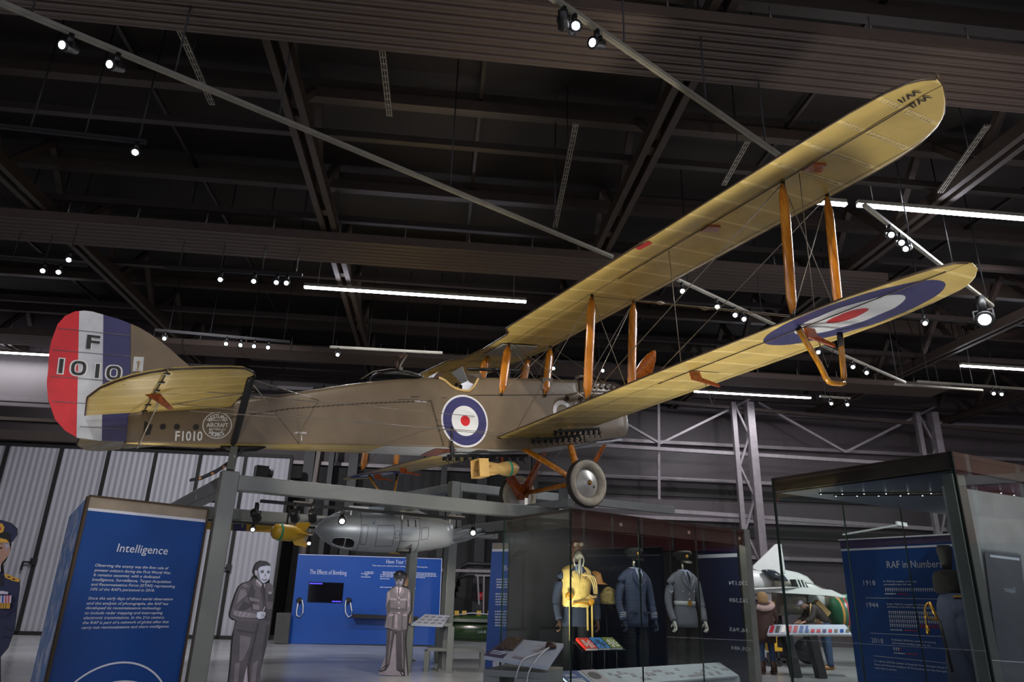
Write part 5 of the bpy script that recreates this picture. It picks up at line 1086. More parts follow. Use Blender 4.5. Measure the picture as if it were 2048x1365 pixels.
standee(B2, s2, f2, SH2, [(x+10, y-2) for x, y in SIL2])
# colour standee half hidden behind the officer
B3 = Board(at_y(800, 1240, 14.6), (1, .08, 0)); s3 = empty('colour_standee', Vector((B3.P(800, 1345).x, 14.6, 0)), 'colour photo standee almost hidden behind the officer in peaked cap', 'photo standee')
b = MB(); B3.poly(b, [f2(*p) for p in [(255, 380), (330, 325), (420, 300), (465, 360), (485, 400), (492, 640), (485, 760), (470, 1260), (230, 1240), (240, 600)]], M['fblack'], 0, .01); put(b.build('backing_board', None), s3)
b = MB()
for pts, mt in (([(420, 215), (452, 215), (466, 260), (458, 320), (440, 345), (420, 330)], 'skin'), ([(265, 378), (330, 325), (340, 360), (280, 385)], 'skin'), ([(470, 640), (490, 640), (490, 720), (478, 742), (466, 720)], 'skin')): B3.poly(b, [f2(*p) for p in pts], M[mt], .011, .003)
put(b.build('printed_skin', None), s3)
# air officer cut by the left edge
B4 = Board(at_y(20, 1150, 6.0), (1, -.05, 0)); f4 = lambda x, y: (x/4.55, 1020+y/4.55); q = B4.P(-20, 1300)
s4 = empty('photo_standee', Vector((q.x, q.y, 0)), 'colour photo standee of an officer with medals, cut by the left edge of the picture', 'photo standee')
SH4 = [('uniform', M['officer'], [(-300, 560), (0, 560), (35, 590), (110, 610), (180, 640), (178, 720), (155, 880), (130, 1100), (70, 1260), (0, 1340), (0, 1900), (-300, 1900)]),
 ('uniform_folds', mat('uniform_crease', '#151729', .7), [[(40, 1060), (120, 1100), (118, 1112), (40, 1075)], [(60, 960), (150, 900), (148, 915), (62, 975)], [(20, 1150), (110, 1160), (100, 1175), (20, 1165)], [(-40, 570), (35, 600), (38, 700), (-30, 700)]]), ('shoulder_board', M['gold'], [(38, 588), (70, 588), (180, 635), (176, 660), (120, 650), (50, 620)]), ('shoulder_stars', M['fblack'], [[(70, 605), (95, 612), (90, 622), (68, 615)], [(115, 625), (140, 632), (136, 642), (112, 636)]]),
 ('face', M['skin'], [(-200, 290), (60, 290), (92, 330), (96, 360), (80, 410), (50, 450), (20, 480), (0, 530), (-60, 570), (-200, 500)]), ('grey_hair', grey(165), [(30, 300), (88, 300), (84, 345), (66, 345), (62, 380), (52, 380), (50, 335), (30, 320)]), ('eye', M['fblack'], [(0, 345), (20, 342), (22, 352), (0, 356)]), ('shirt_collar', grey(190), [(-100, 480), (5, 490), (8, 560), (-20, 600), (-100, 600)]),
 ('cap_crown', M['officer'], [(-250, 200), (-250, 110), (-100, 95), (20, 98), (100, 125), (150, 170), (155, 230), (120, 290), (95, 300), (60, 230)]), ('cap_band', M['fblack'], [(-250, 190), (40, 195), (100, 215), (98, 300), (60, 285), (-250, 260)]), ('cap_peak', M['gold'], [(-250, 250), (0, 258), (60, 272), (85, 300), (40, 302), (-250, 285)]), ('cap_badge', M['gold'], [(-20, 125), (20, 125), (42, 160), (30, 205), (0, 215), (-20, 205)]), ('badge_centre', M['redp'], [(-10, 160), (8, 160), (8, 185), (-10, 185)]),
 ('wings_badge', grey(200), [(-40, 745), (20, 740), (78, 750), (70, 772), (20, 768), (-40, 775)])]
for i, (x, cc) in enumerate(((-30, '#b9b4c0'), (-12, '#4a6fb0'), (5, '#c7c0c4'), (20, '#3a58a8'), (37, '#c9b9bd'), (50, '#b3404c'), (62, '#c9a0a6'), (78, '#b3404c'), (90, '#c8bcc0'))): SH4.append(('medal_ribbon', mat('ribbon_%d' % i, cc, .6), [(x, 782), (x+15, 782), (x+10, 850), (x-5, 850)]))
SH4.append(('medals', M['gold'], [[(x, 850), (x+16, 850), (x+14, 900), (x-2, 902)] for x in (-30, -8, 14, 36, 58, 76)]))
standee(B4, s4, f4, SH4, [(-300, 95), (20, 95), (105, 122), (158, 170), (160, 230), (105, 300), (100, 360), (60, 455), (30, 490), (40, 585), (115, 605), (185, 638), (182, 720), (160, 880), (135, 1100), (75, 1262), (8, 1340), (8, 1900), (-300, 1900)])

# ------------------------------------------------------------------ lectern with caption, bench and green bomb by the posts
def table_frame(name, pts, z, label, cat, leg=.07, mt='steel'):
    r = empty(name, sum(pts, V(0, 0, 0))/len(pts), label, cat); r.location.z = 0; bpy.context.view_layer.update()
    b = MB(); b.prism([Vector((p.x, p.y, z)) for p in pts], (0, 0, -.06)); put(b.build('top_frame', M[mt]), r)
    for p in pts: b = MB(); b.bar(Vector((p.x, p.y, 0)), Vector((p.x, p.y, z-.06)), leg, leg, up=(1, 0, 0)); put(b.build('leg', M[mt]), r)
    return r
c0 = at_z(815, 1252, .80); uu = V(1, .12, 0).normalized(); vv = V(-.12, 1, 0).normalized()
c0 = at_y(822, 1252, 14.6); c0.z = 0
tb = table_frame('caption_stand', [c0, c0+uu*.78, c0+uu*.78+vv*.5, c0+vv*.5], .88, 'grey caption stand with a tilted white sheet between the officer standee and the post', 'caption stand', .12)
b = MB(); p = [at_y(822, 1250, 14.5), at_y(885, 1253, 14.5), at_y(899, 1232, 14.95), at_y(850, 1229, 14.95)]; b.prism(p, (0, 0, -.02)); sh = b.build('caption_sheet', M['paper']); put(sh, tb)
b = MB()
for i in range(4):
    for j in range(3):
        t, s_ = .1+.22*i, .15+.27*j; o_ = p[0]+(p[1]-p[0])*t+(p[3]-p[0])*s_+UP*.004; b.prism([o_, o_+(p[1]-p[0])*.13, o_+(p[1]-p[0])*.13+(p[3]-p[0])*.12, o_+(p[3]-p[0])*.12], UP*.002)
put(b.build('printed_pictures', grey(120)), tb)
bq = at_z(930, 1345, 0); bn_ = table_frame('low_bench', [bq-uu*.75, bq+uu*.35, bq+uu*.35+vv*.4, bq-uu*.75+vv*.4], .42, 'low grey steel rail bench at the foot of the right gantry post', 'bench', .1)
t0_ = at_y(880, 1265, 16.6); t0_.z = 0
tg = table_frame('bomb_trestle', [t0_, t0_+uu*1.9, t0_+uu*1.9+vv*.8, t0_+vv*.8], .90, 'grey steel trestle carrying the long dark green bomb', 'trestle', .14)
gb0, gb1 = at_y(872, 1258, 17.0), at_y(1030, 1258, 17.2); dg = (gb1-gb0).normalized()
gbm = empty('green_bomb', (gb0+gb1)/2, 'long glossy dark green bomb with yellow blocks on top behind the trestle', 'bomb'); b = MB(); b.lathe(gb0, dg, [(0, .05), (.12, .17), (.4, .26), (1.0, .29), (1.9, .29)], 32); put(b.build('bomb_body', M['green']), gbm)
b = MB()
for t in (.45, .62, .95, 1.2): b.obox(gb0+dg*t+UP*.33, dg*.05, V(0, .05, 0), UP*.045)
put(b.build('yellow_blocks', M['yellow']), gbm)
b = MB(); b.tube([gb0+dg*.3+UP*.27, gb0+dg*.8+UP*.33-V(0, .1, 0), gb0+dg*1.3+UP*.29-V(0, .1, 0), gb0+dg*1.8+UP*.33], .012, 5); put(b.build('painted_line', M['lgrey']), gbm)
b = MB(); text_on(b, '21518', gb0+dg*.95-V(0, .292, .08), dg, UP, .18, .05, M['lgrey']); put(b.build('lettering', None), gbm)
b = MB(); p = hall_on(960, 1193, 24.12); b.obox(p, V(.085, 0, 0), V(0, .035, 0), UP*.11); r = b.build('fire_alarm_box', M['alarm']); tag(r, 'small red fire alarm box on the dark wall left of the Bombers panel', 'alarm box')
b = MB(); text_on(b, 'FIRE', p-V(.06, .037, .01), V(1, 0, 0), UP, .12, .035, M['lwhite']); o = b.build('lettering', None); o.parent = r

# tall Bombers panel behind the glass case
P5 = Board(at_z(985, 1087, 2.2), at_z(1060, 1084.5, 2.2)-at_z(985, 1087, 2.2)); P5 = Board(at_y(985, 1087, 11.4), (1, -.12, 0))
bp = empty('bombers_panel', P5.P(1000, 1360), 'narrow tall blue panel lettered Bombers beside the left edge of the central glass case', 'information panel')
b = MB(); P5.poly(b, [(985, 1087), (1062, 1086), (1062, 1400), (967, 1400)], M['bluew'], -.05, .05); put(b.build('board', None), bp)
b = MB(); P5.poly(b, [(985, 1087), (1062, 1086), (1062, 1098), (984.6, 1099)], M['tan'], 0, .003); P5.poly(b, [(984.6, 1099), (1062, 1098), (1062, 1103), (984.2, 1104)], M['lgrey'], 0, .003); put(b.build('header_band', None), bp)
words(P5, bp, 'Bombers', (1008, 1142), (1052, 1141), 11)
bars(P5, bp, [(993, 1058, 1161+i*5.3, 1160+i*5.3) for i in range(4)]+[(991, 1058, 1190+i*5.3, 1190+i*5.3) for i in range(5)]+[(990, 1058, 1225+i*5.6, 1226+i*5.6) for i in range(6)], 2.6, seed=4)
b = MB(); P5.poly(b, [(985, 1325), (1003, 1318), (1020, 1345), (1018, 1362), (988, 1362)], M['lgrey'], .002, .003); P5.poly(b, [(1003, 1350), (1012, 1340), (1020, 1338), (1020, 1365), (1002, 1365)], M['redp'], .006, .003); put(b.build('printed_picture', None), bp)

# ------------------------------------------------------------------ glass display cases
def pane(mb, a, c, z0, z1, th=.012):
    n_ = (c-a).cross(UP).normalized(); mb.prism([Vector((a.x, a.y, z0)), Vector((c.x, c.y, z0)), Vector((c.x, c.y, z1)), Vector((a.x, a.y, z1))], n_*th, M['glass'])
C1 = at_z(1141, 1017, 2.4); C2 = at_z(1490, 1062, 2.4); C0 = at_z(1009, 1037, 2.4)
dF = (C2-C1).normalized(); dB = (C0-C1).normalized(); LF = (C2-C1).length; LB = (C0-C1).length
case = empty('display_case', Vector(((C0.x+C2.x)/2, (C0.y+C2.y)/2, 0)), 'wide glass display case with three uniformed mannequins in the centre', 'display case')
def K(a, c, z): return Vector((C1.x, C1.y, 0))+dF*a+dB*c+UP*z
b = MB(); b.prism([K(0, 0, 2.40), K(LF, 0, 2.40), K(LF, LB, 2.40), K(0, LB, 2.40)], (0, 0, -.04)); put(b.build('case_roof', M['caser']), case)
b = MB(); b.prism([K(0, .03, 2.36), K(LF, .03, 2.36), K(LF, .03, 2.20), K(0, .03, 2.20)], dB*.02); b.prism([K(.03, 0, 2.36), K(.03, LB, 2.36), K(.03, LB, 2.20), K(.03, 0, 2.20)], dF*.02); put(b.build('header_panel', M['caser']), case)
for a in (.0, .34, .66):
    b = MB(); pane(b, K(LF*a+.006, 0, 0), K(LF*(a+.33), 0, 0), .35, 2.40); put(b.build('front_glass', None), case)
b = MB(); pane(b, K(0, .01, 0), K(0, LB, 0), .35, 2.40); put(b.build('side_glass', None), case)
for a in (0, LF*.335, LF*.665): b = MB(); b.bar(K(a, 0, .35), K(a, 0, 2.40), .012, .016, up=dF); put(b.build('glass_edge', M['edgeg']), case)
b = MB(); b.bar(K(0, LB, .35), K(0, LB, 2.4), .014, .016, up=dF); put(b.build('glass_edge', M['edgeg']), case)
b = MB(); b.bar(K(LF+.02, .04, 0), K(LF+.02, .04, 2.42), .10, .14, up=dF); put(b.build('end_post', M['casep']), case)
b = MB(); b.prism([K(.12, LB+.02, 0), K(LF, LB+.02, 0), K(LF, LB+.02, 2.36), K(.12, LB+.02, 2.36)], dB*.04); put(b.build('back_panel', mat('smoky_case_back', '#2c2a2d', .35)), case)
b = MB(); b.prism([K(.02, .02, 0), K(LF-.02, .02, 0), K(LF-.02, LB, 0), K(.02, LB, 0)], UP*.35); put(b.build('plinth', M['dkgrey']), case)
for a in (.24, .62, .95):
    b = MB(); b.lathe(K(LF*a, -.008, 2.28), -dB, [(0, .022), (.012, .022)], 14); put(b.build('fixing_disc', M['chrome']), case)
b = MB()
for i in range(8): b.lathe(K(.3+i*LF/8.6, .35, 2.345), (0, 0, -1), [(0, .018), (.015, .02)], 10)
put(b.build('case_lamps', M['bulb']), case)
for i in range(3): area('case_light', K(LF*(.2+.3*i), .3, 2.30), .5, .15, 2.5, (1, .92, .82))

def ell(c, r, f, z, rx, ry, n_=20, tilt=0.): return [c+r*math.cos(2*math.pi*k/n_)*rx+f*math.sin(2*math.pi*k/n_)*ry+UP*(z+tilt*math.sin(2*math.pi*k/n_)*ry) for k in range(n_)]
def catm(pts, m_=4):
    pts = [Vector(p) for p in pts]; out = []
    for i in range(len(pts)-1):
        p0, p1, p2, p3 = pts[max(i-1, 0)], pts[i], pts[i+1], pts[min(i+2, len(pts)-1)]
        for k in range(m_):
            t = k/m_; out.append(.5*((2*p1)+(p2-p0)*t+(2*p0-5*p1+4*p2-p3)*t*t+(3*p1-p0-3*p2+p3)*t**3))
    out.append(pts[-1]); return out
def limb(mb, pts, rad, mt=None, n_=14):
    P_ = catm(pts); m_ = (len(P_)-1)//(len(pts)-1); rr = []
    for i in range(len(P_)): t = i/m_; k = min(int(t), len(rad)-2); rr.append(rad[k]+(rad[k+1]-rad[k])*(t-k))
    mb.tube(P_, rr, n_, mt)
def hand(mb, p, d, sd, mt, k=1.):
    """loosely curled hand: palm, four fingers, thumb"""
    d, sd = d.normalized(), sd.normalized(); nn = d.cross(sd).normalized()
    mb.rings([[p+d*t*k+(sd*math.cos(a_)*w+nn*math.sin(a_)*h)*k for a_ in [2*math.pi*i/10 for i in range(10)]] for t, w, h in ((-.02, .025, .02), (.02, .036, .018), (.06, .040, .016), (.085, .036, .013))], True, mt)
    for i, L_ in enumerate((.062, .072, .068, .052)):
        q = p+(d*.08+sd*(-.027+.018*i))*k; mb.tube([q, q+(d*L_*.45+nn*.008)*k, q+(d*L_*.75+nn*.026)*k, q+(d*L_*.72+nn*.045)*k], [.0095*k, .009*k, .0085*k, .006*k], 8, mt)
    q = p+(d*.02-sd*.034)*k; mb.tube([q, q+(d*.03-sd*.02+nn*.012)*k, q+(d*.055-sd*.018+nn*.03)*k], [.011*k, .010*k, .007*k], 8, mt)
def mannequin(base, yaw, label, coat, hatf, hands='glove', extra=None, h=1., trs='blackcloth'):
    r_ = empty('mannequin', base, label, 'mannequin'); R_ = V(math.cos(yaw), math.sin(yaw), 0); Fd = V(math.sin(yaw), -math.cos(yaw), 0)     # Fd faces out to the viewer
    c = Vector(base)
    TORSO = [(.74, .185, .125), (.80, .19, .13), (.92, .178, .125), (1.04, .15, .112), (1.16, .165, .12), (1.28, .19, .13), (1.36, .20, .125), (1.415, .19, .108), (1.45, .14, .09), (1.48, .065, .065)]
    b = MB(); b.rings([ell(c, R_, Fd, z*h, x*h, y*h) for z, x, y in TORSO]); put(b.build('jacket', M[coat]), r_)
    for s in (-1, 1):
        b = MB(); limb(b, [c+R_*s*.13+UP*1.405*h, c+R_*s*.205+UP*1.31*h, c+R_*s*.262+UP*1.09*h, c+R_*s*.265+Fd*.04+UP*.95*h, c+R_*s*.25+Fd*.09+UP*.82*h], [.045, .060, .052, .046, .042]); slv = b.build('sleeve', M[coat]); put(slv, r_)
        b = MB(); hand(b, c+R_*s*.25+Fd*.10+UP*.81*h, -UP*.9+Fd*.35, Fd, M[hands]); put(b.build('hand', None), r_)
        b = MB(); limb(b, [c+R_*s*.09+UP*.80*h, c+R_*s*.10+UP*.5*h, c+R_*s*.10+UP*.10*h], [.095, .08, .07]); put(b.build('trouser_leg', M[trs]), r_)
        b = MB(); b.rings([[c+R_*(s*.10+math.cos(a_)*w)+Fd*(t+math.sin(a_)*.0)+UP*(.04+math.sin(a_)*hh) for a_ in [2*math.pi*i/12 for i in range(12)]] for t, w, hh in ((-.08, .03, .035), (-.03, .045, .04), (.08, .048, .035), (.16, .035, .025), (.19, .01, .01))]); put(b.build('shoe', M['black']), r_)
    b = MB()
    for s in (-1, 1): b.prism([c+R_*s*.004+Fd*.138+UP*1.22*h, c+R_*s*.045+Fd*.122+UP*1.40*h, c+R_*s*.06+Fd*.092+UP*1.465*h, c+R_*s*.10+Fd*.10+UP*1.41*h, c+R_*s*.10+Fd*.125+UP*1.34*h], Fd*.014)
    put(b.build('lapels', M[coat]), r_)
    b = MB(); b.prism([c-R_*.05+Fd*.085+UP*1.475*h, c+R_*.05+Fd*.085+UP*1.475*h, c+R_*.045+Fd*.128+UP*1.40*h, c+Fd*.148+UP*1.26*h, c-R_*.045+Fd*.128+UP*1.40*h], Fd*.008); b.tube(ell(c, R_, Fd, 1.475*h, .062, .062, 16), .014, 8, closed=True); put(b.build('shirt_collar', M['shirt']), r_)
    b = MB(); b.prism([c-R_*.014+Fd*.098+UP*1.46*h, c+R_*.014+Fd*.098+UP*1.46*h, c+R_*.020+Fd*.142+UP*1.39*h, c+Fd*.160+UP*1.26*h, c-R_*.020+Fd*.142+UP*1.39*h], Fd*.006); put(b.build('tie', M['black']), r_)
    b = MB(); b.tube([c+UP*1.47*h, c+UP*1.60*h], .018, 10); put(b.build('neck_stand', M['chrome']), r_)
    hatf(r_, c, R_, Fd, h)
    if extra: extra(r_, c, R_, Fd, h)
    return r_
def cap_hat(colm, badge='gold', peak='black'):
    def f(r_, c, R_, Fd, h):
        t = MB(); t.rings([ell(c, R_, Fd, z*h, x, y, 24, .12) for z, x, y in ((1.62, .088, .10), (1.66, .09, .102), (1.685, .125, .14), (1.705, .135, .15), (1.725, .12, .135), (1.735, .03, .04))]); o = t.build('peaked_cap', M[colm]); put(o, r_)
        t = MB(); t.rings([ell(c+Fd*.03, R_, Fd, 1.615*h-.0, .09, .11, 24, -.10)[1:12], ell(c+Fd*.075, R_, Fd, 1.60*h, .085, .12, 24, -.25)[1:12]], False, None, True, False); put(t.build('cap_peak', M[peak], None, False), r_)
        t = MB(); t.lathe(c+Fd*.115+UP*1.665*h, Fd, [(0, .026), (.012, .02), (.016, .006)], 12); put(t.build('cap_badge', M[badge]), r_)
    return f
def buttons(r_, c, R_, Fd, zs, x=0., mt='chrome', rr=.012):
    for z in zs: t = MB(); t.lathe(c+R_*x+Fd*(interp([(.80, .13), (.92, .125), (1.04, .112), (1.16, .12), (1.28, .13)], z)*(1-(x/.19)**2)**.5+.003)+UP*z, Fd, [(0, rr), (.008, rr*.8), (.012, rr*.2)], 10); put(t.build('button', M[mt]), r_)
def wing_co(r_, c, R_, Fd, h):
    buttons(r_, c, R_, Fd, (1.20, 1.13, 1.06, .99)); t = MB()
    for s in (-1, 1):
        for k in range(3): p0 = c+R_*s*.254+Fd*.078+UP*(.855+.022*k); t.lathe(p0, V(0, 0, 1)+Fd*-.4, [(0, .046), (.006, .046)], 16)
    put(t.build('rank_rings', M['lgrey']), r_)
    t = MB(); t.obox(c+R_*-.10+Fd*.118+UP*.92, R_*.055, Fd*.012, UP*.012); t.obox(c+R_*.10+Fd*.118+UP*.92, R_*.055, Fd*.012, UP*.012); put(t.build('pocket_flap', M['navy']), r_)
def parade(r_, c, R_, Fd, h):
    buttons(r_, c, R_, Fd, (1.24, 1.17, 1.10, 1.0)); buttons(r_, c, R_, Fd, (1.20,), -.09); buttons(r_, c, R_, Fd, (1.20,), .09)
    t = MB(); t.rings([ell(c, R_, Fd, z, .162, .125) for z in (1.02, 1.075)], True); put(t.build('white_belt', M['rudwhite'] if 'rudwhite' in M else M['white']), r_)
    t = MB(); t.obox(c+Fd*.13+UP*1.047, R_*.03, Fd*.008, UP*.03); put(t.build('belt_buckle', M['gold']), r_)
    t = MB(); t.prism([c-R_*.27+Fd*.055+UP*1.20, c-R_*.245+Fd*.062+UP*1.175, c-R_*.215+Fd*.06+UP*1.20, c-R_*.215+Fd*.06+UP*1.212, c-R_*.245+Fd*.062+UP*1.187, c-R_*.27+Fd*.055+UP*1.212], Fd*.006); put(t.build('rank_chevron', M['lgrey']), r_)
def flyer_head(r_, c, R_, Fd, h):
    t = MB(); t.rings([ell(c+Fd*.01, R_, Fd, z, x, y) for z, x, y in ((1.50, .05, .05), (1.56, .065, .075), (1.62, .078, .095), (1.70, .085, .10), (1.76, .07, .085), (1.79, .03, .035))]); hd = t.build('leather_helmet', M['leather']); put(hd, r_)
    t = MB()
    for s in (-1, 1): t.lathe(c+R_*s*.04+Fd*.10+UP*1.735, Fd, [(0, .03), (.012, .028), (.018, .020)], 16)
    t.tube([c-R_*.09+UP*1.73, c+Fd*.10+UP*1.745, c+R_*.09+UP*1.73], .012, 8); put(t.build('goggles', M['cowl']), r_)
    t = MB(); t.lathe(c+Fd*.09+UP*1.60, Fd-UP*.3, [(0, .055), (.03, .05), (.06, .035), (.08, .035)], 16); t.tube([c+Fd*.15+UP*1.56, c+Fd*.16+UP*1.50, c+Fd*.14+UP*1.42, c+Fd*.13+UP*1.36], .018, 10)
    for s in (-1, 1): t.tube([c+R_*s*.05+Fd*.12+UP*1.60, c+R_*s*.07+Fd*.12+UP*1.53, c+R_*s*.05+Fd*.13+UP*1.46], .010, 8)
    put(t.build('oxygen_mask', M['track']), r_)
def life_vest(r_, c, R_, Fd, h):
    t = MB()
    n_ = 28; rs = []
    for z, x, y in ((.97, .165, .13), (1.00, .182, .148), (1.08, .178, .150), (1.18, .188, .155), (1.28, .205, .158), (1.36, .205, .145), (1.415, .195, .118), (1.45, .15, .098), (1.475, .085, .08)):
        rs.append([c+R_*math.cos(2*math.pi*k/n_)*x*(1+.02*math.sin(k*2.3+z*20))+Fd*math.sin(2*math.pi*k/n_)*y*(1+.03*math.sin(k*1.7+z*31))+UP*(z+.008*math.sin(k*3.1)) for k in range(n_)])
    t.rings(rs); v_ = t.build('life_vest', M['vest']); put(v_, r_)
    t = MB()
    for x, z0, z1 in ((-.13, 1.0, .58), (.10, 1.02, .70), (.16, 1.0, .52)): t.bar(c+R_*x+Fd*.15+UP*z0, c+R_*(x+.01)+Fd*.13+UP*z1, .022, .006, up=Fd)
    put(t.build('hanging_strap', M['vest']), r_)
    for j in range(3):
        t = MB(); t.tube(catm([c+R_*(.03+.02*j)+Fd*.17+UP*1.36, c+R_*(.13+.03*j)+Fd*.17+UP*1.33, c+R_*(.19+.02*j)+Fd*.15+UP*1.2, c+R_*(.17+.02*j)+Fd*.16+UP*1.09, c+R_*(.08+.02*j)+Fd*.18+UP*(1.08+.02*j)]), .009, 6); put(t.build('coiled_rope', M['rope']), r_)
    t = MB(); t.lathe(c-R_*.14+Fd*.15+UP*1.1, Fd, [(0, .05), (.03, .05), (.045, .03)], 14); t.lathe(c+R_*.15+Fd*.15+UP*1.04, Fd, [(0, .04), (.03, .04), (.045, .02)], 14); t.tube([c-R_*.1+Fd*.165+UP*1.0, c+Fd*.175+UP*1.03, c+R_*.15+Fd*.16+UP*1.0], .012, 8); put(t.build('vest_fittings', M['ywood']), r_)
fy = math.radians(12)
mbase = lambda px, y: Vector((at_y(px, 1150, y).x, y, .35))
mannequin(mbase(1152, 9.55), fy, 'mannequin in yellow life vest, leather helmet, goggles and oxygen mask', 'navy', flyer_head, 'leather', life_vest)
mannequin(mbase(1268, 10.0), fy+.25, 'headless mannequin in blue-grey officer jacket and peaked cap with three cuff rings', 'bluegrey', cap_hat('blackcloth'), 'navy', wing_co)
mannequin(mbase(1366, 10.35), fy+.15, 'headless mannequin in grey parade jacket with white belt and white gloves', 'greycloth', cap_hat('blackcloth'), 'glove', parade)
# small headgear on the back shelf
hg = empty('tan_sun_helmet', K(1.35, 1.25, 1.6), 'tan sun helmet on a stand behind the blue-grey officer jacket', 'helmet'); b = MB(); b.lathe(K(1.35, 1.15, 1.78), (0, 0, -1), [(0, .02), (.03, .08), (.10, .10), (.14, .11), (.17, .17), (.175, .165)], 20); put(b.build('helmet_shell', M['orange']), hg); b = MB(); b.tube([K(1.35, 1.15, .35), K(1.35, 1.15, 1.7)], .012, 8); put(b.build('stand', M['black']), hg)
hg = empty('camouflage_helmet', K(1.5, 1.15, 1.3), 'camouflage combat helmet on a stand between the two officer mannequins', 'helmet'); b = MB(); b.lathe(K(1.52, 1.05, 1.58), (0, 0, -1), [(0, .02), (.03, .08), (.10, .12), (.18, .125), (.22, .12)], 20); put(b.build('helmet_shell', mat('camouflage_cloth', '#a08c5a', .8, var=.5, scale=22)), hg); b = MB(); b.tube([K(1.45, 1.0, 1.4), K(1.52, .95, 1.27), K(1.6, 1.0, 1.4)], .01, 6); b.tube([K(1.52, 1.1, .35), K(1.52, 1.1, 1.45)], .012, 8); put(b.build('chin_strap', M['black']), hg)
# books on a stand
bks = (('red', 'bookr'), ('blue', 'bookb'), ('olive green', 'bookg'))
p0 = K(.62, .38, 0)
bst = empty('book_stand', p0, 'thin dark stand under the three bright books', 'stand')
for i, (nm, mt) in enumerate(bks):
    a = .50+.21*i; o_ = K(a, .34, .86); u_ = dF*.17; w_ = dB*.20+UP*.10; u2 = u_ - dB*.03
    bk = empty('book', o_, nm+' book with a bold graphic cover lying tilted inside the central case', 'book', 'three books in the central case')
    b = MB(); nn = u2.cross(w_).normalized(); nn = nn if nn.z > 0 else -nn; b.prism([o_, o_+u2, o_+u2+w_, o_+w_], nn*.03); put(b.build('cover', M[mt]), bk)
    b = MB(); b.prism([o_+nn*.005-w_*.01, o_+u2+nn*.005-w_*.01, o_+u2+nn*.025-w_*.01, o_+nn*.025-w_*.01], -w_*.01); put(b.build('page_block', M['lwhite']), bk)
    b = MB(); rnd = random.Random(i+3)
    for k in range(11):
        t_, s_ = .5+rnd.uniform(-.06, .06), .42; an = 2*math.pi*k/11+rnd.uniform(-.2, .2); e = u2*math.cos(an)*.45+w_*math.sin(an)*.40; c_ = o_+u2*t_+w_*s_+nn*.031; f_ = (u2*-math.sin(an)+w_*math.cos(an))*.04
        b.prism([c_, c_+e-f_, c_+e+f_], nn*.0015)
    put(b.build('cover_graphic', M['lwhite' if i != 1 else 'fblack']), bk)
    b = MB(); b.tube([o_+u2*.5, Vector((o_.x+u2.x*.5, o_.y+u2.y*.5, .35))], .008, 6); put(b.build('stand_leg', M['black']), bst)
b = MB(); b.prism([K(.48, .36, .855), K(1.15, .30, .855), K(1.15, .52, .94), K(.48, .56, .94)], (0, 0, -.01)); put(b.build('stand_top', M['black']), bst)
# sloping caption rail inside the case
cr = empty('caption_rail', K(LF*.5, .25, .35), 'long white sloping caption rail along the bottom of the central case', 'caption rail')
R0_, R1_, R2_, R3_ = K(.10, .05, .52), K(LF-.35, .05, .52), K(LF-.45, .30, .66), K(.02, .30, .66)
b = MB(); b.prism([R0_, R1_, R2_, R3_], (0, 0, -.02)); b.prism([K(.1, .06, .35), K(LF-.3, .06, .35), K(LF-.3, .08, .5), K(.1, .08, .5)], dB*.02); put(b.build('sloping_board', M['paper']), cr)
def onrail(t, s_, e=.003): return R0_+(R1_-R0_)*t+(R3_-R0_)*s_+UP*e
b = MB(); b.prism([onrail(0, 0), onrail(.11, 0), onrail(.10, 1), onrail(0, 1)], UP*.002); put(b.build('title_patch', M['blued']), cr)
b = MB(); text_on(b, 'Uniforms', onrail(.015, .65, .008), (R1_-R0_), (R3_-R0_), .16, .045, M['lwhite'])
for k in range(4): b.prism([onrail(.012, .45-.09*k, .006), onrail(.085, .45-.09*k, .006), onrail(.085, .49-.09*k, .006), onrail(.012, .49-.09*k, .006)], UP*.001, M['lwhite'])
put(b.build('lettering', None), cr)
b = MB(); b.prism([onrail(.12, 0), onrail(.21, 0), onrail(.20, 1), onrail(.12, 1)], UP*.002); put(b.build('portrait_ground', grey(150)), cr); b = MB(); b.prism([onrail(.14+.03*math.cos(a_)+.02, .62+.22*math.sin(a_), .007) for a_ in [k*math.pi/8 for k in range(16)]], UP*.001); put(b.build('portrait_head', grey(60)), cr)
b = MB(); rnd = random.Random(5)
for k in range(26):
    t = .24+.029*k; s_ = rnd.choice((.15, .4, .6)); hgt = rnd.uniform(.1, .25); b.prism([onrail(t, s_), onrail(t+.02, s_), onrail(t+.02, s_+hgt), onrail(t, s_+hgt)], UP*.002)
put(b.build('printed_pictures', grey(130)), cr)

# lectern with magnifier in front of the case
l0 = at_y(968, 1312, 6.7); l1 = at_y(1095, 1334, 6.55); l2 = at_y(1127, 1288, 7.05); l3 = at_y(1014, 1277, 7.2)
lec = empty('reading_lectern', Vector(((l0.x+l1.x)/2, 6.9, 0)), 'grey lectern with a tilted caption board, dark relief plate and corded magnifier', 'lectern')
b = MB(); b.prism([l0, l1, l2, l3], (0, 0, -.03)); put(b.build('sloping_board', M['paper']), lec)
def onl(t, s_, e=.003): return l0+(l1-l0)*t+(l3-l0)*s_+((l2-l1)-(l3-l0))*t*s_+UP*e
b = MB(); b.prism([onl(0, 0), onl(.30, 0), onl(.30, 1), onl(0, 1)], UP*.003); put(b.build('purple_margin', M['purple']), lec)
b = MB(); b.prism([onl(.10, .35, .008), onl(.34, .35, .008), onl(.32, .92, .008), onl(.06, .92, .008)], UP*.02); put(b.build('relief_plate', mat('dark_relief_plate', '#3a2a20', .5, bump=1., bscale=30)), lec)
b = MB()
for k in range(3): b.prism([onl(.05, .10+.07*k, .008), onl(.24, .10+.07*k, .008), onl(.24, .13+.07*k, .008), onl(.05, .13+.07*k, .008)], UP*.001)
put(b.build('small_print', M['lgrey']), lec)
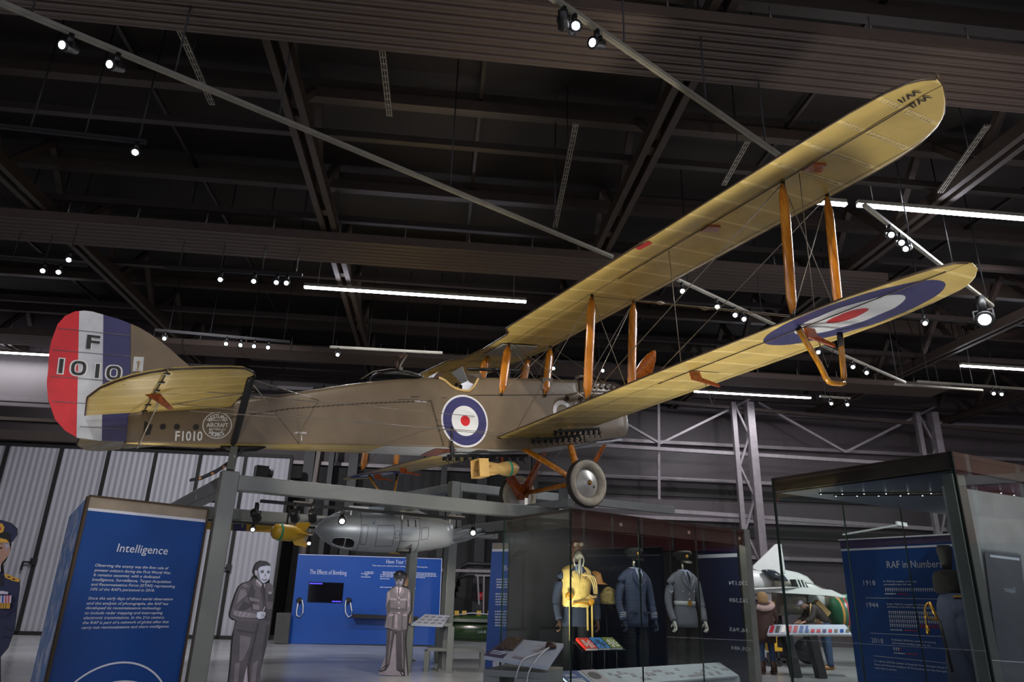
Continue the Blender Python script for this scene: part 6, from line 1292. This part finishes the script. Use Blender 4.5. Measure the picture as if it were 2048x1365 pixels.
b = MB(); b.prism([onl(.62, .45, .006), onl(.80, .45, .006), onl(.79, .75, .006), onl(.62, .75, .006)], UP*.001); b.prism([onl(.42, .1, .006), onl(.6, .1, .006), onl(.6, .18, .006), onl(.42, .18, .006)], UP*.001); put(b.build('printed_pictures', grey(140)), lec)
ft = [Vector((l0.x, l0.y, 0)), Vector((l1.x, l1.y, 0)), Vector((l2.x, l2.y+.05, 0)), Vector((l3.x, l3.y+.05, 0))]
b = MB(); zz = min(l0.z, l1.z)-.05; b.prism([p+UP*zz for p in ft], (0, 0, -.05)); put(b.build('top_frame', M['steel']), lec)
b = MB(); b.prism([ft[1]-V(.28, 0, 0), ft[1], ft[2], ft[2]-V(.28, 0, 0)], UP*(zz-.05)); put(b.build('leg_panel', M['steel']), lec)
b = MB(); b.prism([ft[0], ft[0]+V(.14, 0, 0), ft[3]+V(.14, 0, 0), ft[3]], UP*(zz-.05)); put(b.build('leg_panel', M['steel']), lec)
mg = empty('magnifier', onl(.86, .6), 'brass and black magnifier on a looped white cord resting on the lectern board', 'magnifier')
b = MB(); b.lathe(onl(.86, .72, .005), (0, 0, 1), [(0, .05), (.02, .05), (.045, .042), (.05, .03)], 18); put(b.build('magnifier_body', M['leather']), mg)
b = MB(); m0_ = onl(.86, .6, .03); b.tube(catm([m0_, onl(.74, .3, .02), onl(.62, 0, .02), onl(.55, -.1, 0)-UP*.10, onl(.52, -.1, 0)-UP*.24, onl(.60, -.12, 0)-UP*.30, onl(.70, -.12, 0)-UP*.20, onl(.74, -.1, 0)-UP*.05, onl(.80, .2, .02), m0_]), .006, 6); put(b.build('cord', M['cord']), mg)

# ------------------------------------------------------------------ tall glass case at the right edge
D0, D1, D2 = at_z(1545, 957, 2.5), at_z(1901, 903, 2.5), at_z(2048, 955, 2.5)
e1 = (D0-D1).normalized(); e2 = (D2-D1).normalized(); e2 = (e2-e1*e2.dot(e1)).normalized(); L1 = (D0-D1).length; L2 = 2.6
c2 = empty('display_case', Vector((D1.x, D1.y, 0)), 'tall glass display case cut by the right edge, with a dress uniform inside', 'display case')
def K2(a, c, z): return Vector((D1.x, D1.y, 0))+e1*a+e2*c+UP*z
b = MB(); b.prism([K2(0, 0, 2.5), K2(L1, 0, 2.5), K2(L1, L2, 2.5), K2(0, L2, 2.5)], (0, 0, -.03)); put(b.build('case_roof', M['caser']), c2)
b = MB(); b.prism([K2(0, .012, 2.5), K2(L1, .012, 2.5), K2(L1, .012, 2.38), K2(0, .012, 2.38)], e2*.01); b.prism([K2(.012, 0, 2.5), K2(.012, L2, 2.5), K2(.012, L2, 2.38), K2(.012, 0, 2.38)], e1*.01); put(b.build('header_panel', M['caser']), c2)
b = MB(); b.prism([K2(.05, .05, 2.38), K2(L1-.02, .05, 2.38), K2(L1-.02, L2, 2.38), K2(.05, L2, 2.38)], (0, 0, -.01)); put(b.build('soffit', mat('dark_soffit', '#1d2026', .3)), c2)
for a0, a1 in ((0, L1),): b = MB(); pane(b, K2(a0+.004, 0, 0), K2(a1-.004, 0, 0), .1, 2.5); put(b.build('front_glass', None), c2)
for a0, a1 in ((0, 1.3), (1.3, 2.6)): b = MB(); pane(b, K2(0, a0+.006, 0), K2(0, a1-.004, 0), .1, 2.5); put(b.build('side_glass', None), c2)
for p in ((0, 0), (L1, 0), (0, 1.3)): b = MB(); b.bar(K2(*p, .1), K2(*p, 2.5), .014, .018, up=e1); put(b.build('glass_edge', M['edgeg']), c2)
for p in ((L1, .93), (L1, 1.83)): b = MB(); b.bar(K2(*p, .1), K2(*p, 2.38), .008, .010, up=e1); put(b.build('glass_edge', M['edgeg']), c2)
b = MB(); b.bar(K2(.10, .16, 0), K2(.10, .16, 2.36), .07, .16, up=e2); put(b.build('inner_post', M['casep']), c2)
b = MB(); b.prism([K2(.20, .22, 0.), K2(.16, 2.5, 0.), K2(.16, 2.5, 2.3), K2(.20, .22, 2.3)], e1*.03); put(b.build('back_panel', mat('grey_case_back', '#8d8d92', .45)), c2)
b = MB(); b.prism([K2(.02, .02, 0), K2(L1, .02, 0), K2(L1, L2, 0), K2(.02, L2, 0)], UP*.10); put(b.build('plinth', M['dkgrey']), c2)
for row, c_ in ((0, .28), (1, .48)):
    b = MB(); b.bar(K2(L1-.25, c_, 2.362), K2(.35, c_+1.0, 2.362), .03, .012); put(b.build('lamp_strip', M['black']), c2)
    b = MB()
    for i in range(9): t = i/8; b.lathe(K2(L1-.27-(L1-.62)*t, c_+1.0*t, 2.356), (0, 0, -1), [(0, .005), (.004, .005)], 8)
    put(b.build('strip_lamps', M['bulb2']), c2)
area('case_light', K2(L1*.4, .6, 2.33), .6, .2, 2, (1, .93, .85))
# dress uniform seen from its side
dq = at_y(1893, 1130, 6.35)
def shako(r_, c, R_, Fd, h):
    t = MB(); t.rings([ell(c, R_, Fd, z, x, y, 20) for z, x, y in ((1.46, .10, .115), (1.50, .115, .13), (1.60, .11, .125), (1.64, .09, .10), (1.66, .03, .03))]); put(t.build('fur_cap', mat('black_fur', '#08070a', .9, bump=1., bscale=90)), r_)
    t = MB(); t.rings([ell(c+R_*.0-Fd*.0, R_, Fd, z, x, x, 14) for z, x in ((1.64, .03), (1.72, .045), (1.82, .06), (1.86, .05))]); put(t.build('plume', M['blackcloth']), r_)
    t = MB(); t.tube(catm([c-R_*.10+Fd*.07+UP*1.50, c-R_*.04+Fd*.14+UP*1.55, c+R_*.04+Fd*.13+UP*1.61]), .010, 8); put(t.build('gold_cord', M['gold']), r_)
def dress(r_, c, R_, Fd, h):
    t = MB()
    for s in (-1, 1):
        for k in range(2): t.lathe(c+R_*s*.254+Fd*.078+UP*(.855+.03*k), V(0, 0, 1)+Fd*-.4, [(0, .046), (.010, .046)], 16)
    put(t.build('cuff_braid', M['gold']), r_)
    t = MB()
    for s in (-1, 1): t.obox(c+R_*s*.15+UP*1.43, R_*.05+UP*-.008, Fd*.03, UP*.006)
    put(t.build('shoulder_board', M['gold']), r_)
dm_ = mannequin(Vector((dq.x, dq.y, .10)), math.radians(72), 'mannequin in blue-grey full dress uniform with black fur cap in the right case', 'bluegrey', shako, 'glove', dress, 1.0)
sw = empty('dress_sword', Vector((dq.x-.25, dq.y-.02, .9)), 'gilt-hilted dress sword with tassel held beside the blue-grey dress uniform', 'sword'); s0 = at_y(1852, 1205, 6.2)
b = MB(); b.tube(catm([at_y(1856, 1206, 6.2), at_y(1850, 1216, 6.2), at_y(1852, 1230, 6.2), at_y(1862, 1238, 6.2), at_y(1876, 1240, 6.2)]), .008, 8); b.tube([at_y(1876, 1240, 6.2), at_y(1858, 1205, 6.2)], [.010, .014], 10); put(b.build('gilt_hilt', M['gold']), sw)
b = MB(); b.tube([at_y(1850, 1232, 6.2), at_y(1854, 1256, 6.2)], .006, 6); b.tube([at_y(1853, 1252, 6.2), at_y(1856, 1262, 6.2), at_y(1856, 1270, 6.2)], [.010, .018, .006], 8); put(b.build('tassel', M['gold']), sw)
b = MB(); b.tube([at_y(1878, 1240, 6.2), at_y(1905, 1345, 6.2)], .012, 8); put(b.build('scabbard', M['black']), sw)

# numbers panel standing behind the right case
r0, r1 = at_z(1680, 1082, 2.2), at_z(1857, 1073, 2.2)
P6 = Board(r0, r1-r0); rp = empty('numbers_panel', Vector((r0.x, r0.y, 0)), 'wide blue panel headed RAF in Numbers behind the right glass case', 'information panel')
w_ = P6.u*2.1
b = MB(); b.prism([Vector((r0.x, r0.y, 0)), Vector((r0.x, r0.y, 0))+w_, r0+w_, r0], -P6.n*.06); put(b.build('board', M['blued']), rp)
b = MB(); P6.poly(b, [(1680, 1082), (1920, 1070), (1920, 1084), (1682, 1098)], M['purple'], 0, .003); P6.poly(b, [(1682, 1099), (1925, 1088), (1925, 1092), (1682.5, 1103)], M['lgrey'], .001, .003); put(b.build('header_band', None), rp)
words(P6, rp, 'RAF in Numbers', (1774.5, 1137), (1885, 1134), 14)
for s_, a_, c_ in (('1918', (1727.5, 1171), (1751, 1171)), ('1944', (1734, 1215), (1757, 1215.5)), ('2018', (1743.5, 1286), (1767, 1287.5))): words(P6, rp, s_, a_, c_, 9.5)
for s_, a_, c_, h_ in (('In 1918 the number of serving', (1767, 1165), (1833, 1165.5), 3.2), ('personnel in the RAF was', (1768, 1171), (1823, 1171.3), 3.2), ('In July 1944 the number of serving', (1773, 1210), (1851, 1211.5), 3.2), ('personnel in the RAF reached its highest', (1774.5, 1215.5), (1866, 1218), 3.2),
  ('In January 2018 the number of serving', (1784, 1281.5), (1872, 1288.5), 3.2), ('personnel including reserves was', (1785, 1288), (1862, 1294), 3.2), ('To 1 March 2018 the number of Royal Air Force, Women’s Royal Air', (1748, 1324), (1898, 1341), 3.2), ("Force and Women's Auxiliary Air Force personnel who have given", (1749, 1331), (1898, 1347), 3.2), ('their lives in service', (1750, 1338), (1793, 1342.5), 3.2)):
    words(P6, rp, s_, a_, c_, h_, bold=.02)
bars(P6, rp, [(1770, 1792, 1189.5, 1189.8), (1781, 1806, 1261.5, 1262.5), (1788, 1810, 1308, 1309.5)], 2.2); bars(P6, rp, [(1795, 1817, 1189.8, 1190), (1809, 1835, 1262.6, 1263.5), (1813, 1837, 1309.7, 1311)], 2.2, 'redp')
b = MB()
for (x0, y0, x1, y1) in ((1731, 1196, 1925, 1199.5), (1741, 1266.5, 1930, 1276), (1747, 1312, 1935, 1331)): P6.poly(b, [(x0, y0), (x1, y1), (x1, y1+.9), (x0, y0+.9)], M['lgrey'], .002, .002)
put(b.build('rule_line', None), rp)
b = MB(); b2 = MB()
def pict(mb, x, y, mt):
    P6.poly(mb, [(x-.5, y-7), (x+.7, y-7), (x+.8, y-5.6), (x+1.7, y-5.4), (x+1.7, y-4), (x+.8, y-3.8), (x+.9, y), (x-.5, y), (x-.6, y-3.8), (x-1.4, y-4), (x-1.4, y-5.4), (x-.6, y-5.6)], mt, .003, .002)
for i in range(24): pict(b, 1771.5+4.4*i, 1183.5+.01*i, M['lgrey'])
for j in range(4):
    for i in range(24):
        x = 1778+1.1*j+4.3*i; y = 1229+8.6*j+(.11+.02*j)*i*.9; red_ = j == 3 and i > 13; pict(b2 if red_ else b, x, y, M['redp' if red_ else 'lgrey'])
for i in range(4): pict(b2 if i == 3 else b, 1788+4.4*i, 1302+.35*i, M['redp' if i == 3 else 'lgrey'])
put(b.build('figure_symbols', None), rp); put(b2.build('red_figure_symbols', None), rp)
b = MB(); b.bar(r0+UP*.005, r0+w_+UP*.005, .07, .015); put(b.build('top_edge', M['lgrey']), rp)

# dark end panel of the central case, a mirrored glass reflection painted on it
b = MB(); b.prism([K(LF-.04, .10, .35), K(LF-.04, LB, .35), K(LF-.04, LB, 2.36), K(LF-.04, .10, 2.36)], dF*.03); put(b.build('end_panel', M['blackcloth']), case)
P7 = Board(K(LF-.05, .6, 1.4), dB*-1 if dB.x < 0 else dB)
P7.u = dB.normalized()*(1 if dB.dot(CX) > 0 else -1)
dnav = mat('navy_reflection_paint', '#0d1838', .4)
b = MB(); b.prism([K(LF-.046, .14, .36), K(LF-.046, LB*.62, .36), K(LF-.046, LB*.62, 2.18), K(LF-.046, .14, 2.18)], dF*-.006); dpn = b.build('painted_reflection', dnav); put(dpn, case)  # navy ground of the painted reflection
b = MB(); b.prism([K(LF-.054, .14, 2.04), K(LF-.054, LB*.62, 2.04), K(LF-.054, LB*.62, 2.09), K(LF-.054, .14, 2.09)], dF*-.003); put(b.build('reflected_stripe', M['lgrey']), case)
for s_, x0, y_ in (('230,174', 1496, 1171), ('262,589', 1497, 1206), ('36,965', 1497, 1266), ('109,484', 1501, 1304)): words(P7, case, s_, (x0, y_), (x0-38, y_+1), 8, off=.012)  # reversed numbers imitate a panel reflected in the glass
P8 = Board(K2(.19, 1.0, 1.4), e2)
b = MB(); P8.poly(b, [(1968, 1103), (2040, 1110), (2075, 1420), (2010, 1420)], mat('slate_reflection', '#55555f', .5), .016, .004); P8.poly(b, [(1979, 1110), (2038, 1117), (2038.5, 1122), (1980, 1115)], M['lgrey'], .022, .003); put(b.build('slate_reflection', None), c2)  # reflection of another panel in the glass, painted onto the case back
words(P8, c2, 'Support', (2032, 1186), (2010, 1184), 10, off=.025)  # reversed word belongs to the painted reflection
bars(P8, c2, [(2008+i*.8, 2047, 1206+i*6.5, 1207+i*6.5) for i in range(5)]+[(2016+i*.8, 2047, 1254+i*6.5, 1255+i*6.5) for i in range(4)], 2.2, seed=9)

# ------------------------------------------------------------------ white jet, trolley, visitors and caption table in the background
f6 = lambda x, y: (1480+x/4.475, 1060+y/4.475)
JY = 19.2
def J(x, y, dy=0.): return at_y(*f6(x, y), JY+dy)
jet = empty('white_jet', Vector((J(400, 500).x, JY, 0)), 'white jet aircraft with a tall triangular fin and dark canopy in the far right background', 'aeroplane')
b = MB(); b.prism([J(120, 325), J(320, 130), J(370, 130), J(408, 385), J(250, 400), J(120, 350)], (0, .08, 0)); put(b.build('tail_fin', M['jet']), jet)
b = MB(); rs = []; cxs = [(-250, 470, 110, 95), (0, 445, 118, 105), (130, 450, 125, 112), (300, 465, 120, 108), (420, 470, 110, 100), (520, 480, 95, 90), (600, 495, 72, 72), (650, 515, 44, 45), (672, 525, 8, 8)]
for x, y, ry, rz in cxs:
    c_ = J(x, y, .3); k = 19.2/1488/4.475*1.06; rs.append([c_+V(0, math.cos(a_)*ry*k, math.sin(a_)*rz*k) for a_ in [2*math.pi*i/24 for i in range(24)]])
b.rings(rs); put(b.build('jet_fuselage', M['jet']), jet)
k = 19.2/1488/4.475*1.06
b = MB(); rs = []
for x, y, r_ in ((165, 352, 10), (215, 372, 45), (270, 400, 72), (320, 435, 74), (360, 475, 40)): rs.append([J(x, y+20, .1)+V(0, -.25+math.cos(a_)*r_*k*1.2, math.sin(a_)*r_*k*.75) for a_ in [2*math.pi*i/16 for i in range(16)]])
b.rings(rs); put(b.build('canopy', M['jetdark']), jet)
b = MB(); b.prism([J(372, 408, -1.1), J(392, 405, -1.1), J(432, 455, -1.1), J(425, 465, -1.1), J(400, 460, -1.1)], (0, .3, 0)); b.prism([J(483, 445, -1.05), J(570, 452, -1.0), J(612, 518, -.95), J(515, 525, -1.0)], (0, .3, 0)); put(b.build('side_window', M['jetdark']), jet)
b = MB()
for i in range(3): b.bar(J(505+28*i, 448, -1.1), J(535+28*i, 522, -1.1), .03, .03)
put(b.build('window_frame', M['jet']), jet)
b = MB(); b.lathe(J(320, 610, -.3), V(1, -.1, 0), [(0, .42), (.6, .42), (1.0, .35), (1.25, .25), (1.26, .2)], 28); ng = b.build('engine_nacelle', M['jetmetal']); put(ng, jet); b = MB(); b.lathe(J(575, 612, -.5), V(1, -.1, 0), [(0, .36), (.25, .33), (.42, .25)], 24); put(b.build('nose_ring', M['jet']), jet)
b = MB(); b.prism([J(120, 535, -1.5), J(560, 515, -1.6), J(820, 540, -1.8), J(950, 600, -2.0), J(945, 612, -2.0), J(780, 590, -1.8), J(560, 550, -1.4), J(120, 552, -1.3)], (0, .9, .02)); put(b.build('wing', M['jet']), jet)
for x in (340, 560):
    b = MB(); b.tube([J(x, 660), Vector((J(x, 700).x, JY, .3))], .06, 10); b.lathe(Vector((J(x, 700).x-.0, JY-.1, .3)), (0, 1, 0), [(0, .1), (0, .3), (.18, .3), (.18, .1)], 24); put(b.build('landing_gear', M['dark']), jet)
ty = empty('yellow_trolley', Vector((J(310, 800).x, 18.2, 0)), 'yellow servicing trolley standing under the white jet', 'trolley')
b = MB(); b.prism([at_y(*f6(225, 640), 18.2), at_y(*f6(300, 660), 18.2), at_y(*f6(325, 720), 18.2), at_y(*f6(315, 800), 18.2), at_y(*f6(240, 800), 18.2)], (0, .3, 0)); b.prism([at_y(*f6(280, 950), 18.2), at_y(*f6(330, 950), 18.2), at_y(*f6(335, 1060), 18.2), at_y(*f6(380, 1060), 18.2), at_y(*f6(380, 1090), 18.2), at_y(*f6(280, 1090), 18.2)], (0, .4, 0)); b.bar(at_y(*f6(300, 640), 18.3), at_y(*f6(315, 1080), 18.3), .06, .06); put(b.build('trolley_body', M['yq']), ty)
b = MB()
for x in (250, 340, 440):
    p = at_y(*f6(x, 1100), 18.1); b.bar(p, Vector((p.x, p.y, .1)), .05, .05, up=(1, 0, 0)); b.lathe(Vector((p.x, p.y, .1)), (0, 1, 0), [(0, .1), (.05, .1)], 14)
b.bar(at_y(*f6(230, 1155), 18.1), at_y(*f6(470, 1165), 18.1), .05, .05); put(b.build('wheeled_base', M['dark']), ty)
ge = empty('green_engine', Vector((at_y(1680, 1230, 18.5).x, 18.5, 0)), 'rounded dark green engine casing with orange bands at the far right of the jet', 'engine'); g0 = at_y(1662, 1228, 18.5); b = MB(); b.lathe(g0, V(1, .1, 0), [(0, .1), (.05, .35), (.2, .45), (.8, .5), (1.6, .48)], 28); put(b.build('casing', M['greenq']), ge)
b = MB()
for t, mt in ((.10, 'orange'), (.2, 'redp')): b.lathe(g0, V(1, .1, 0), [(t, interp([(0, .1), (.05, .35), (.2, .45), (.8, .5)], t)+.004), (t+.04, interp([(0, .1), (.05, .35), (.2, .45), (.8, .5)], t+.04)+.006)], 28, M[mt], cap=False)
put(b.build('painted_band', None), ge); b = MB(); b.box((g0.x+.6, 18.5, .35), .12, .4, .7); b.box((g0.x+1.3, 18.5, .35), .12, .4, .7); put(b.build('cradle', M['dark']), ge)
# caption table
tq = at_z(1535, 1262, .86); tA = at_y(1534, 1269, 15.6); tB_ = at_y(1703, 1269, 15.9)
ct = empty('caption_table', Vector(((tA.x+tB_.x)/2, 15.7, 0)), 'long caption table with pale printed boards in front of the white jet', 'caption table')
b = MB(); b.prism([tA, tB_, at_y(1690, 1250, 16.3), at_y(1540, 1250, 16.1)], (0, 0, -.03)); put(b.build('sloping_board', M['paper']), ct)
b = MB(); rnd = random.Random(8)
for i in range(14):
    o_ = tA+(tB_-tA)*(.02+i*.07)+UP*.012; w2 = (at_y(1540, 1250, 16.1)-tA); b.prism([o_+w2*.1, o_+(tB_-tA)*.045+w2*.1, o_+(tB_-tA)*.045+w2*.8, o_+w2*.8], UP*.004, M[rnd.choice(['blued', 'redp', 'dkgrey', 'jetmetal', 'purple'])])
put(b.build('printed_pictures', None), ct)
for px in (1573, 1622): p = at_y(px, 1272, 15.75); b = MB(); b.bar(p, Vector((p.x+.12, p.y, 0)), .16, .25, up=(0, 1, 0)); put(b.build('leg', M['dark']), ct)
b = MB(); b.bar(tA-UP*.03, tB_-UP*.03, .04, .03); put(b.build('metal_lip', M['unistrut']), ct)

# visitors
def body(parent, joints, edges, rad, mt, name='body'):
    me = bpy.data.meshes.new(name); me.from_pydata([tuple(j) for j in joints], edges, []); o = bpy.data.objects.new(name, me); COL.objects.link(o)
    sk = o.modifiers.new('skin', 'SKIN'); 
    for i, r_ in enumerate(rad): me.skin_vertices[0].data[i].radius = (r_, r_)
    me.skin_vertices[0].data[0].use_root = True; ss = o.modifiers.new('sub', 'SUBSURF'); ss.levels = 2; ss.render_levels = 2
    bpy.context.view_layer.update(); dg_ = bpy.context.evaluated_depsgraph_get(); m2 = bpy.data.meshes.new_from_object(o.evaluated_get(dg_)); o.modifiers.clear(); o.data = m2
    m2.materials.clear(); m2.materials.append(mt)
    for p in m2.polygons: p.use_smooth = True
    put(o, parent); return o
# woman in a long brown coat, seen from behind
w0 = at_z(1538, 1350, 0); wm = empty('person', w0, 'person with fair hair in a long brown coat with pale fur hood, standing turned away', 'person')
j = [V(0, 0, .92), V(0, 0, 1.12), V(0, 0, 1.34), V(0, .01, 1.42), V(0, -.01, 1.52), V(-.17, 0, 1.32), V(-.24, .02, 1.08), V(-.20, .18, 1.02), V(.17, 0, 1.32), V(.24, .02, 1.08), V(.20, .18, 1.02), V(-.09, 0, .86), V(-.10, .02, .48), V(-.10, -.02, .08), V(.09, 0, .86), V(.12, .02, .48), V(.14, -.02, .08)]
ed = [(0, 1), (1, 2), (2, 3), (3, 4), (2, 5), (5, 6), (6, 7), (2, 8), (8, 9), (9, 10), (0, 11), (11, 12), (12, 13), (0, 14), (14, 15), (15, 16)]
body(wm, [w0+p for p in j], ed, [.14, .13, .14, .05, .09, .06, .045, .035, .06, .045, .035, .08, .055, .04, .08, .055, .04], M['skin'])
b = MB(); b.rings([ell(w0, V(1, 0, 0), V(0, 1, 0), z, x, y) for z, x, y in ((.62, .21, .17), (.75, .22, .18), (.95, .21, .17), (1.12, .19, .15), (1.28, .22, .16), (1.38, .18, .13), (1.44, .09, .09))])
limb(b, [w0+V(-.17, 0, 1.36), w0+V(-.25, .02, 1.15), w0+V(-.25, .12, 1.0)], [.075, .07, .055]); limb(b, [w0+V(.17, 0, 1.36), w0+V(.25, .02, 1.15), w0+V(.25, .12, 1.0)], [.075, .07, .055]); put(b.build('coat', M['browncoat']), wm)
b = MB(); b.tube(catm([w0+V(-.16, -.1, 1.33), w0+V(-.05, -.17, 1.30), w0+V(.08, -.16, 1.32), w0+V(.18, -.06, 1.37), w0+V(.16, .06, 1.42)]), .06, 12); put(b.build('fur_hood', M['fur']), wm)
b = MB(); b.rings([ell(w0+V(0, -.01, 0), V(1, 0, 0), V(0, 1, 0), z, x, y) for z, x, y in ((1.34, .06, .05), (1.42, .10, .09), (1.52, .115, .115), (1.60, .10, .105), (1.645, .04, .04))]); put(b.build('hair', M['hairb']), wm)
for s in (-1, 1):
    b = MB(); limb(b, [w0+V(s*.09, 0, .75), w0+V(s*.11, .02, .45), w0+V(s*.12, -.01, .2)], [.085, .065, .055]); put(b.build('trouser_leg', M['jeans']), wm); b = MB(); b.tube([w0+V(s*.12, 0, .26), w0+V(s*.12, 0, .06)], .065, 12); b.tube([w0+V(s*.12, -.05, .045), w0+V(s*.12, .12, .04), w0+V(s*.12, .19, .035)], [.045, .045, .03], 10); put(b.build('boot', M['leather']), wm)
# man bending over the table
m0_ = at_z(1658, 1340, 0); mn = empty('person', m0_, 'grey-haired person in dark jacket and blue jeans bending over the caption table', 'person'); kk = 1.06
j = [V(.0, 0, .95), V(-.10, 0, 1.10), V(-.26, 0, 1.28), V(-.38, 0, 1.30), V(-.50, 0, 1.30), V(-.24, -.17, 1.24), V(-.34, -.20, 1.02), V(-.50, -.16, .95), V(-.24, .17, 1.24), V(-.34, .20, 1.02), V(-.50, .16, .95), V(0, -.10, .88), V(-.02, -.11, .48), V(.0, -.11, .08), V(0, .10, .88), V(.05, .11, .48), V(.10, .11, .08)]
body(mn, [m0_+p*kk for p in j], ed, [.13, .13, .14, .055, .095, .06, .048, .038, .06, .048, .038, .085, .06, .045, .085, .06, .045], M['skin'])
b = MB(); rs = []
for (x, z, r1_, r2_) in ((.06, .90, .15, .17), (-.02, 1.02, .15, .18), (-.14, 1.17, .15, .20), (-.26, 1.29, .14, .21), (-.33, 1.31, .09, .12)): 
    c_ = m0_+V(x, 0, z)*kk; t = V(-.6, 0, .8).normalized(); n1_ = V(.8, 0, .6); rs.append([c_+V(0, 1, 0)*math.cos(2*math.pi*i/18)*r2_+n1_*math.sin(2*math.pi*i/18)*r1_ for i in range(18)])
b.rings(rs); limb(b, [m0_+V(-.24, -.18, 1.26)*kk, m0_+V(-.34, -.21, 1.04)*kk, m0_+V(-.46, -.18, .98)*kk], [.08, .07, .055]); limb(b, [m0_+V(-.24, .18, 1.26)*kk, m0_+V(-.34, .21, 1.04)*kk, m0_+V(-.46, .18, .98)*kk], [.08, .07, .055]); put(b.build('jacket', M['pack']), mn)
b = MB()
for s in (-1, 1): hand(b, m0_+V(-.50, s*.17, .96)*kk, V(-.8, 0, -.4), V(0, s, 0), M['skin'])
put(b.build('hands', None), mn)
b = MB(); c_ = m0_+V(-.50, 0, 1.33)*kk; b.rings([[c_+V(dx, 0, dz)+V(0, 1, 0)*math.cos(2*math.pi*i/14)*r_+V(.3, 0, .95)*math.sin(2*math.pi*i/14)*r_*.9 for i in range(14)] for dx, dz, r_ in ((.10, .01, .04), (.06, .02, .09), (0, .025, .10), (-.05, .01, .085))]); put(b.build('hair', grey(150)), mn)
b = MB(); b.obox(m0_+V(-.03, 0, 1.24)*kk, V(-.13, 0, .14), V(0, .12, 0), V(.06, 0, .06)); b.tube([m0_+V(-.3, -.15, 1.34)*kk, m0_+V(-.36, -.2, 1.12)*kk, m0_+V(-.26, -.2, .98)*kk], .02, 8); put(b.build('shoulder_bag', M['rope']), mn)
for s, dx in ((-1, 0), (1, .1)):
    b = MB(); limb(b, [m0_+V(0, s*.10, .95)*kk, m0_+V(dx*.4, s*.11, .5)*kk, m0_+V(dx, s*.11, .07)*kk], [.105, .08, .068]); put(b.build('trouser_leg', M['jeans']), mn)
    b = MB(); p = m0_+V(dx, s*.11, .045); b.tube([p+V(.08, 0, 0), p, p+V(-.12, 0, 0), p+V(-.2, 0, -.01)], [.03, .05, .048, .025], 12); put(b.build('shoe', M['tanshoe']), mn)
# security camera
p = at_y(1803, 1049, 19.5); sc2 = empty('security_camera', p, 'small white security camera fixed to a pale wall girt behind the right case', 'security camera'); b = MB(); b.obox(p, V(.13, 0, -.02), V(0, .05, 0), V(0, 0, .05)); put(b.build('camera_body', M['plasticw']), sc2); b = MB(); b.bar(p+V(.05, 0, 0), p+V(.05, 3.6, 0), .05, .05); put(b.build('bracket', M['plasticw']), sc2)
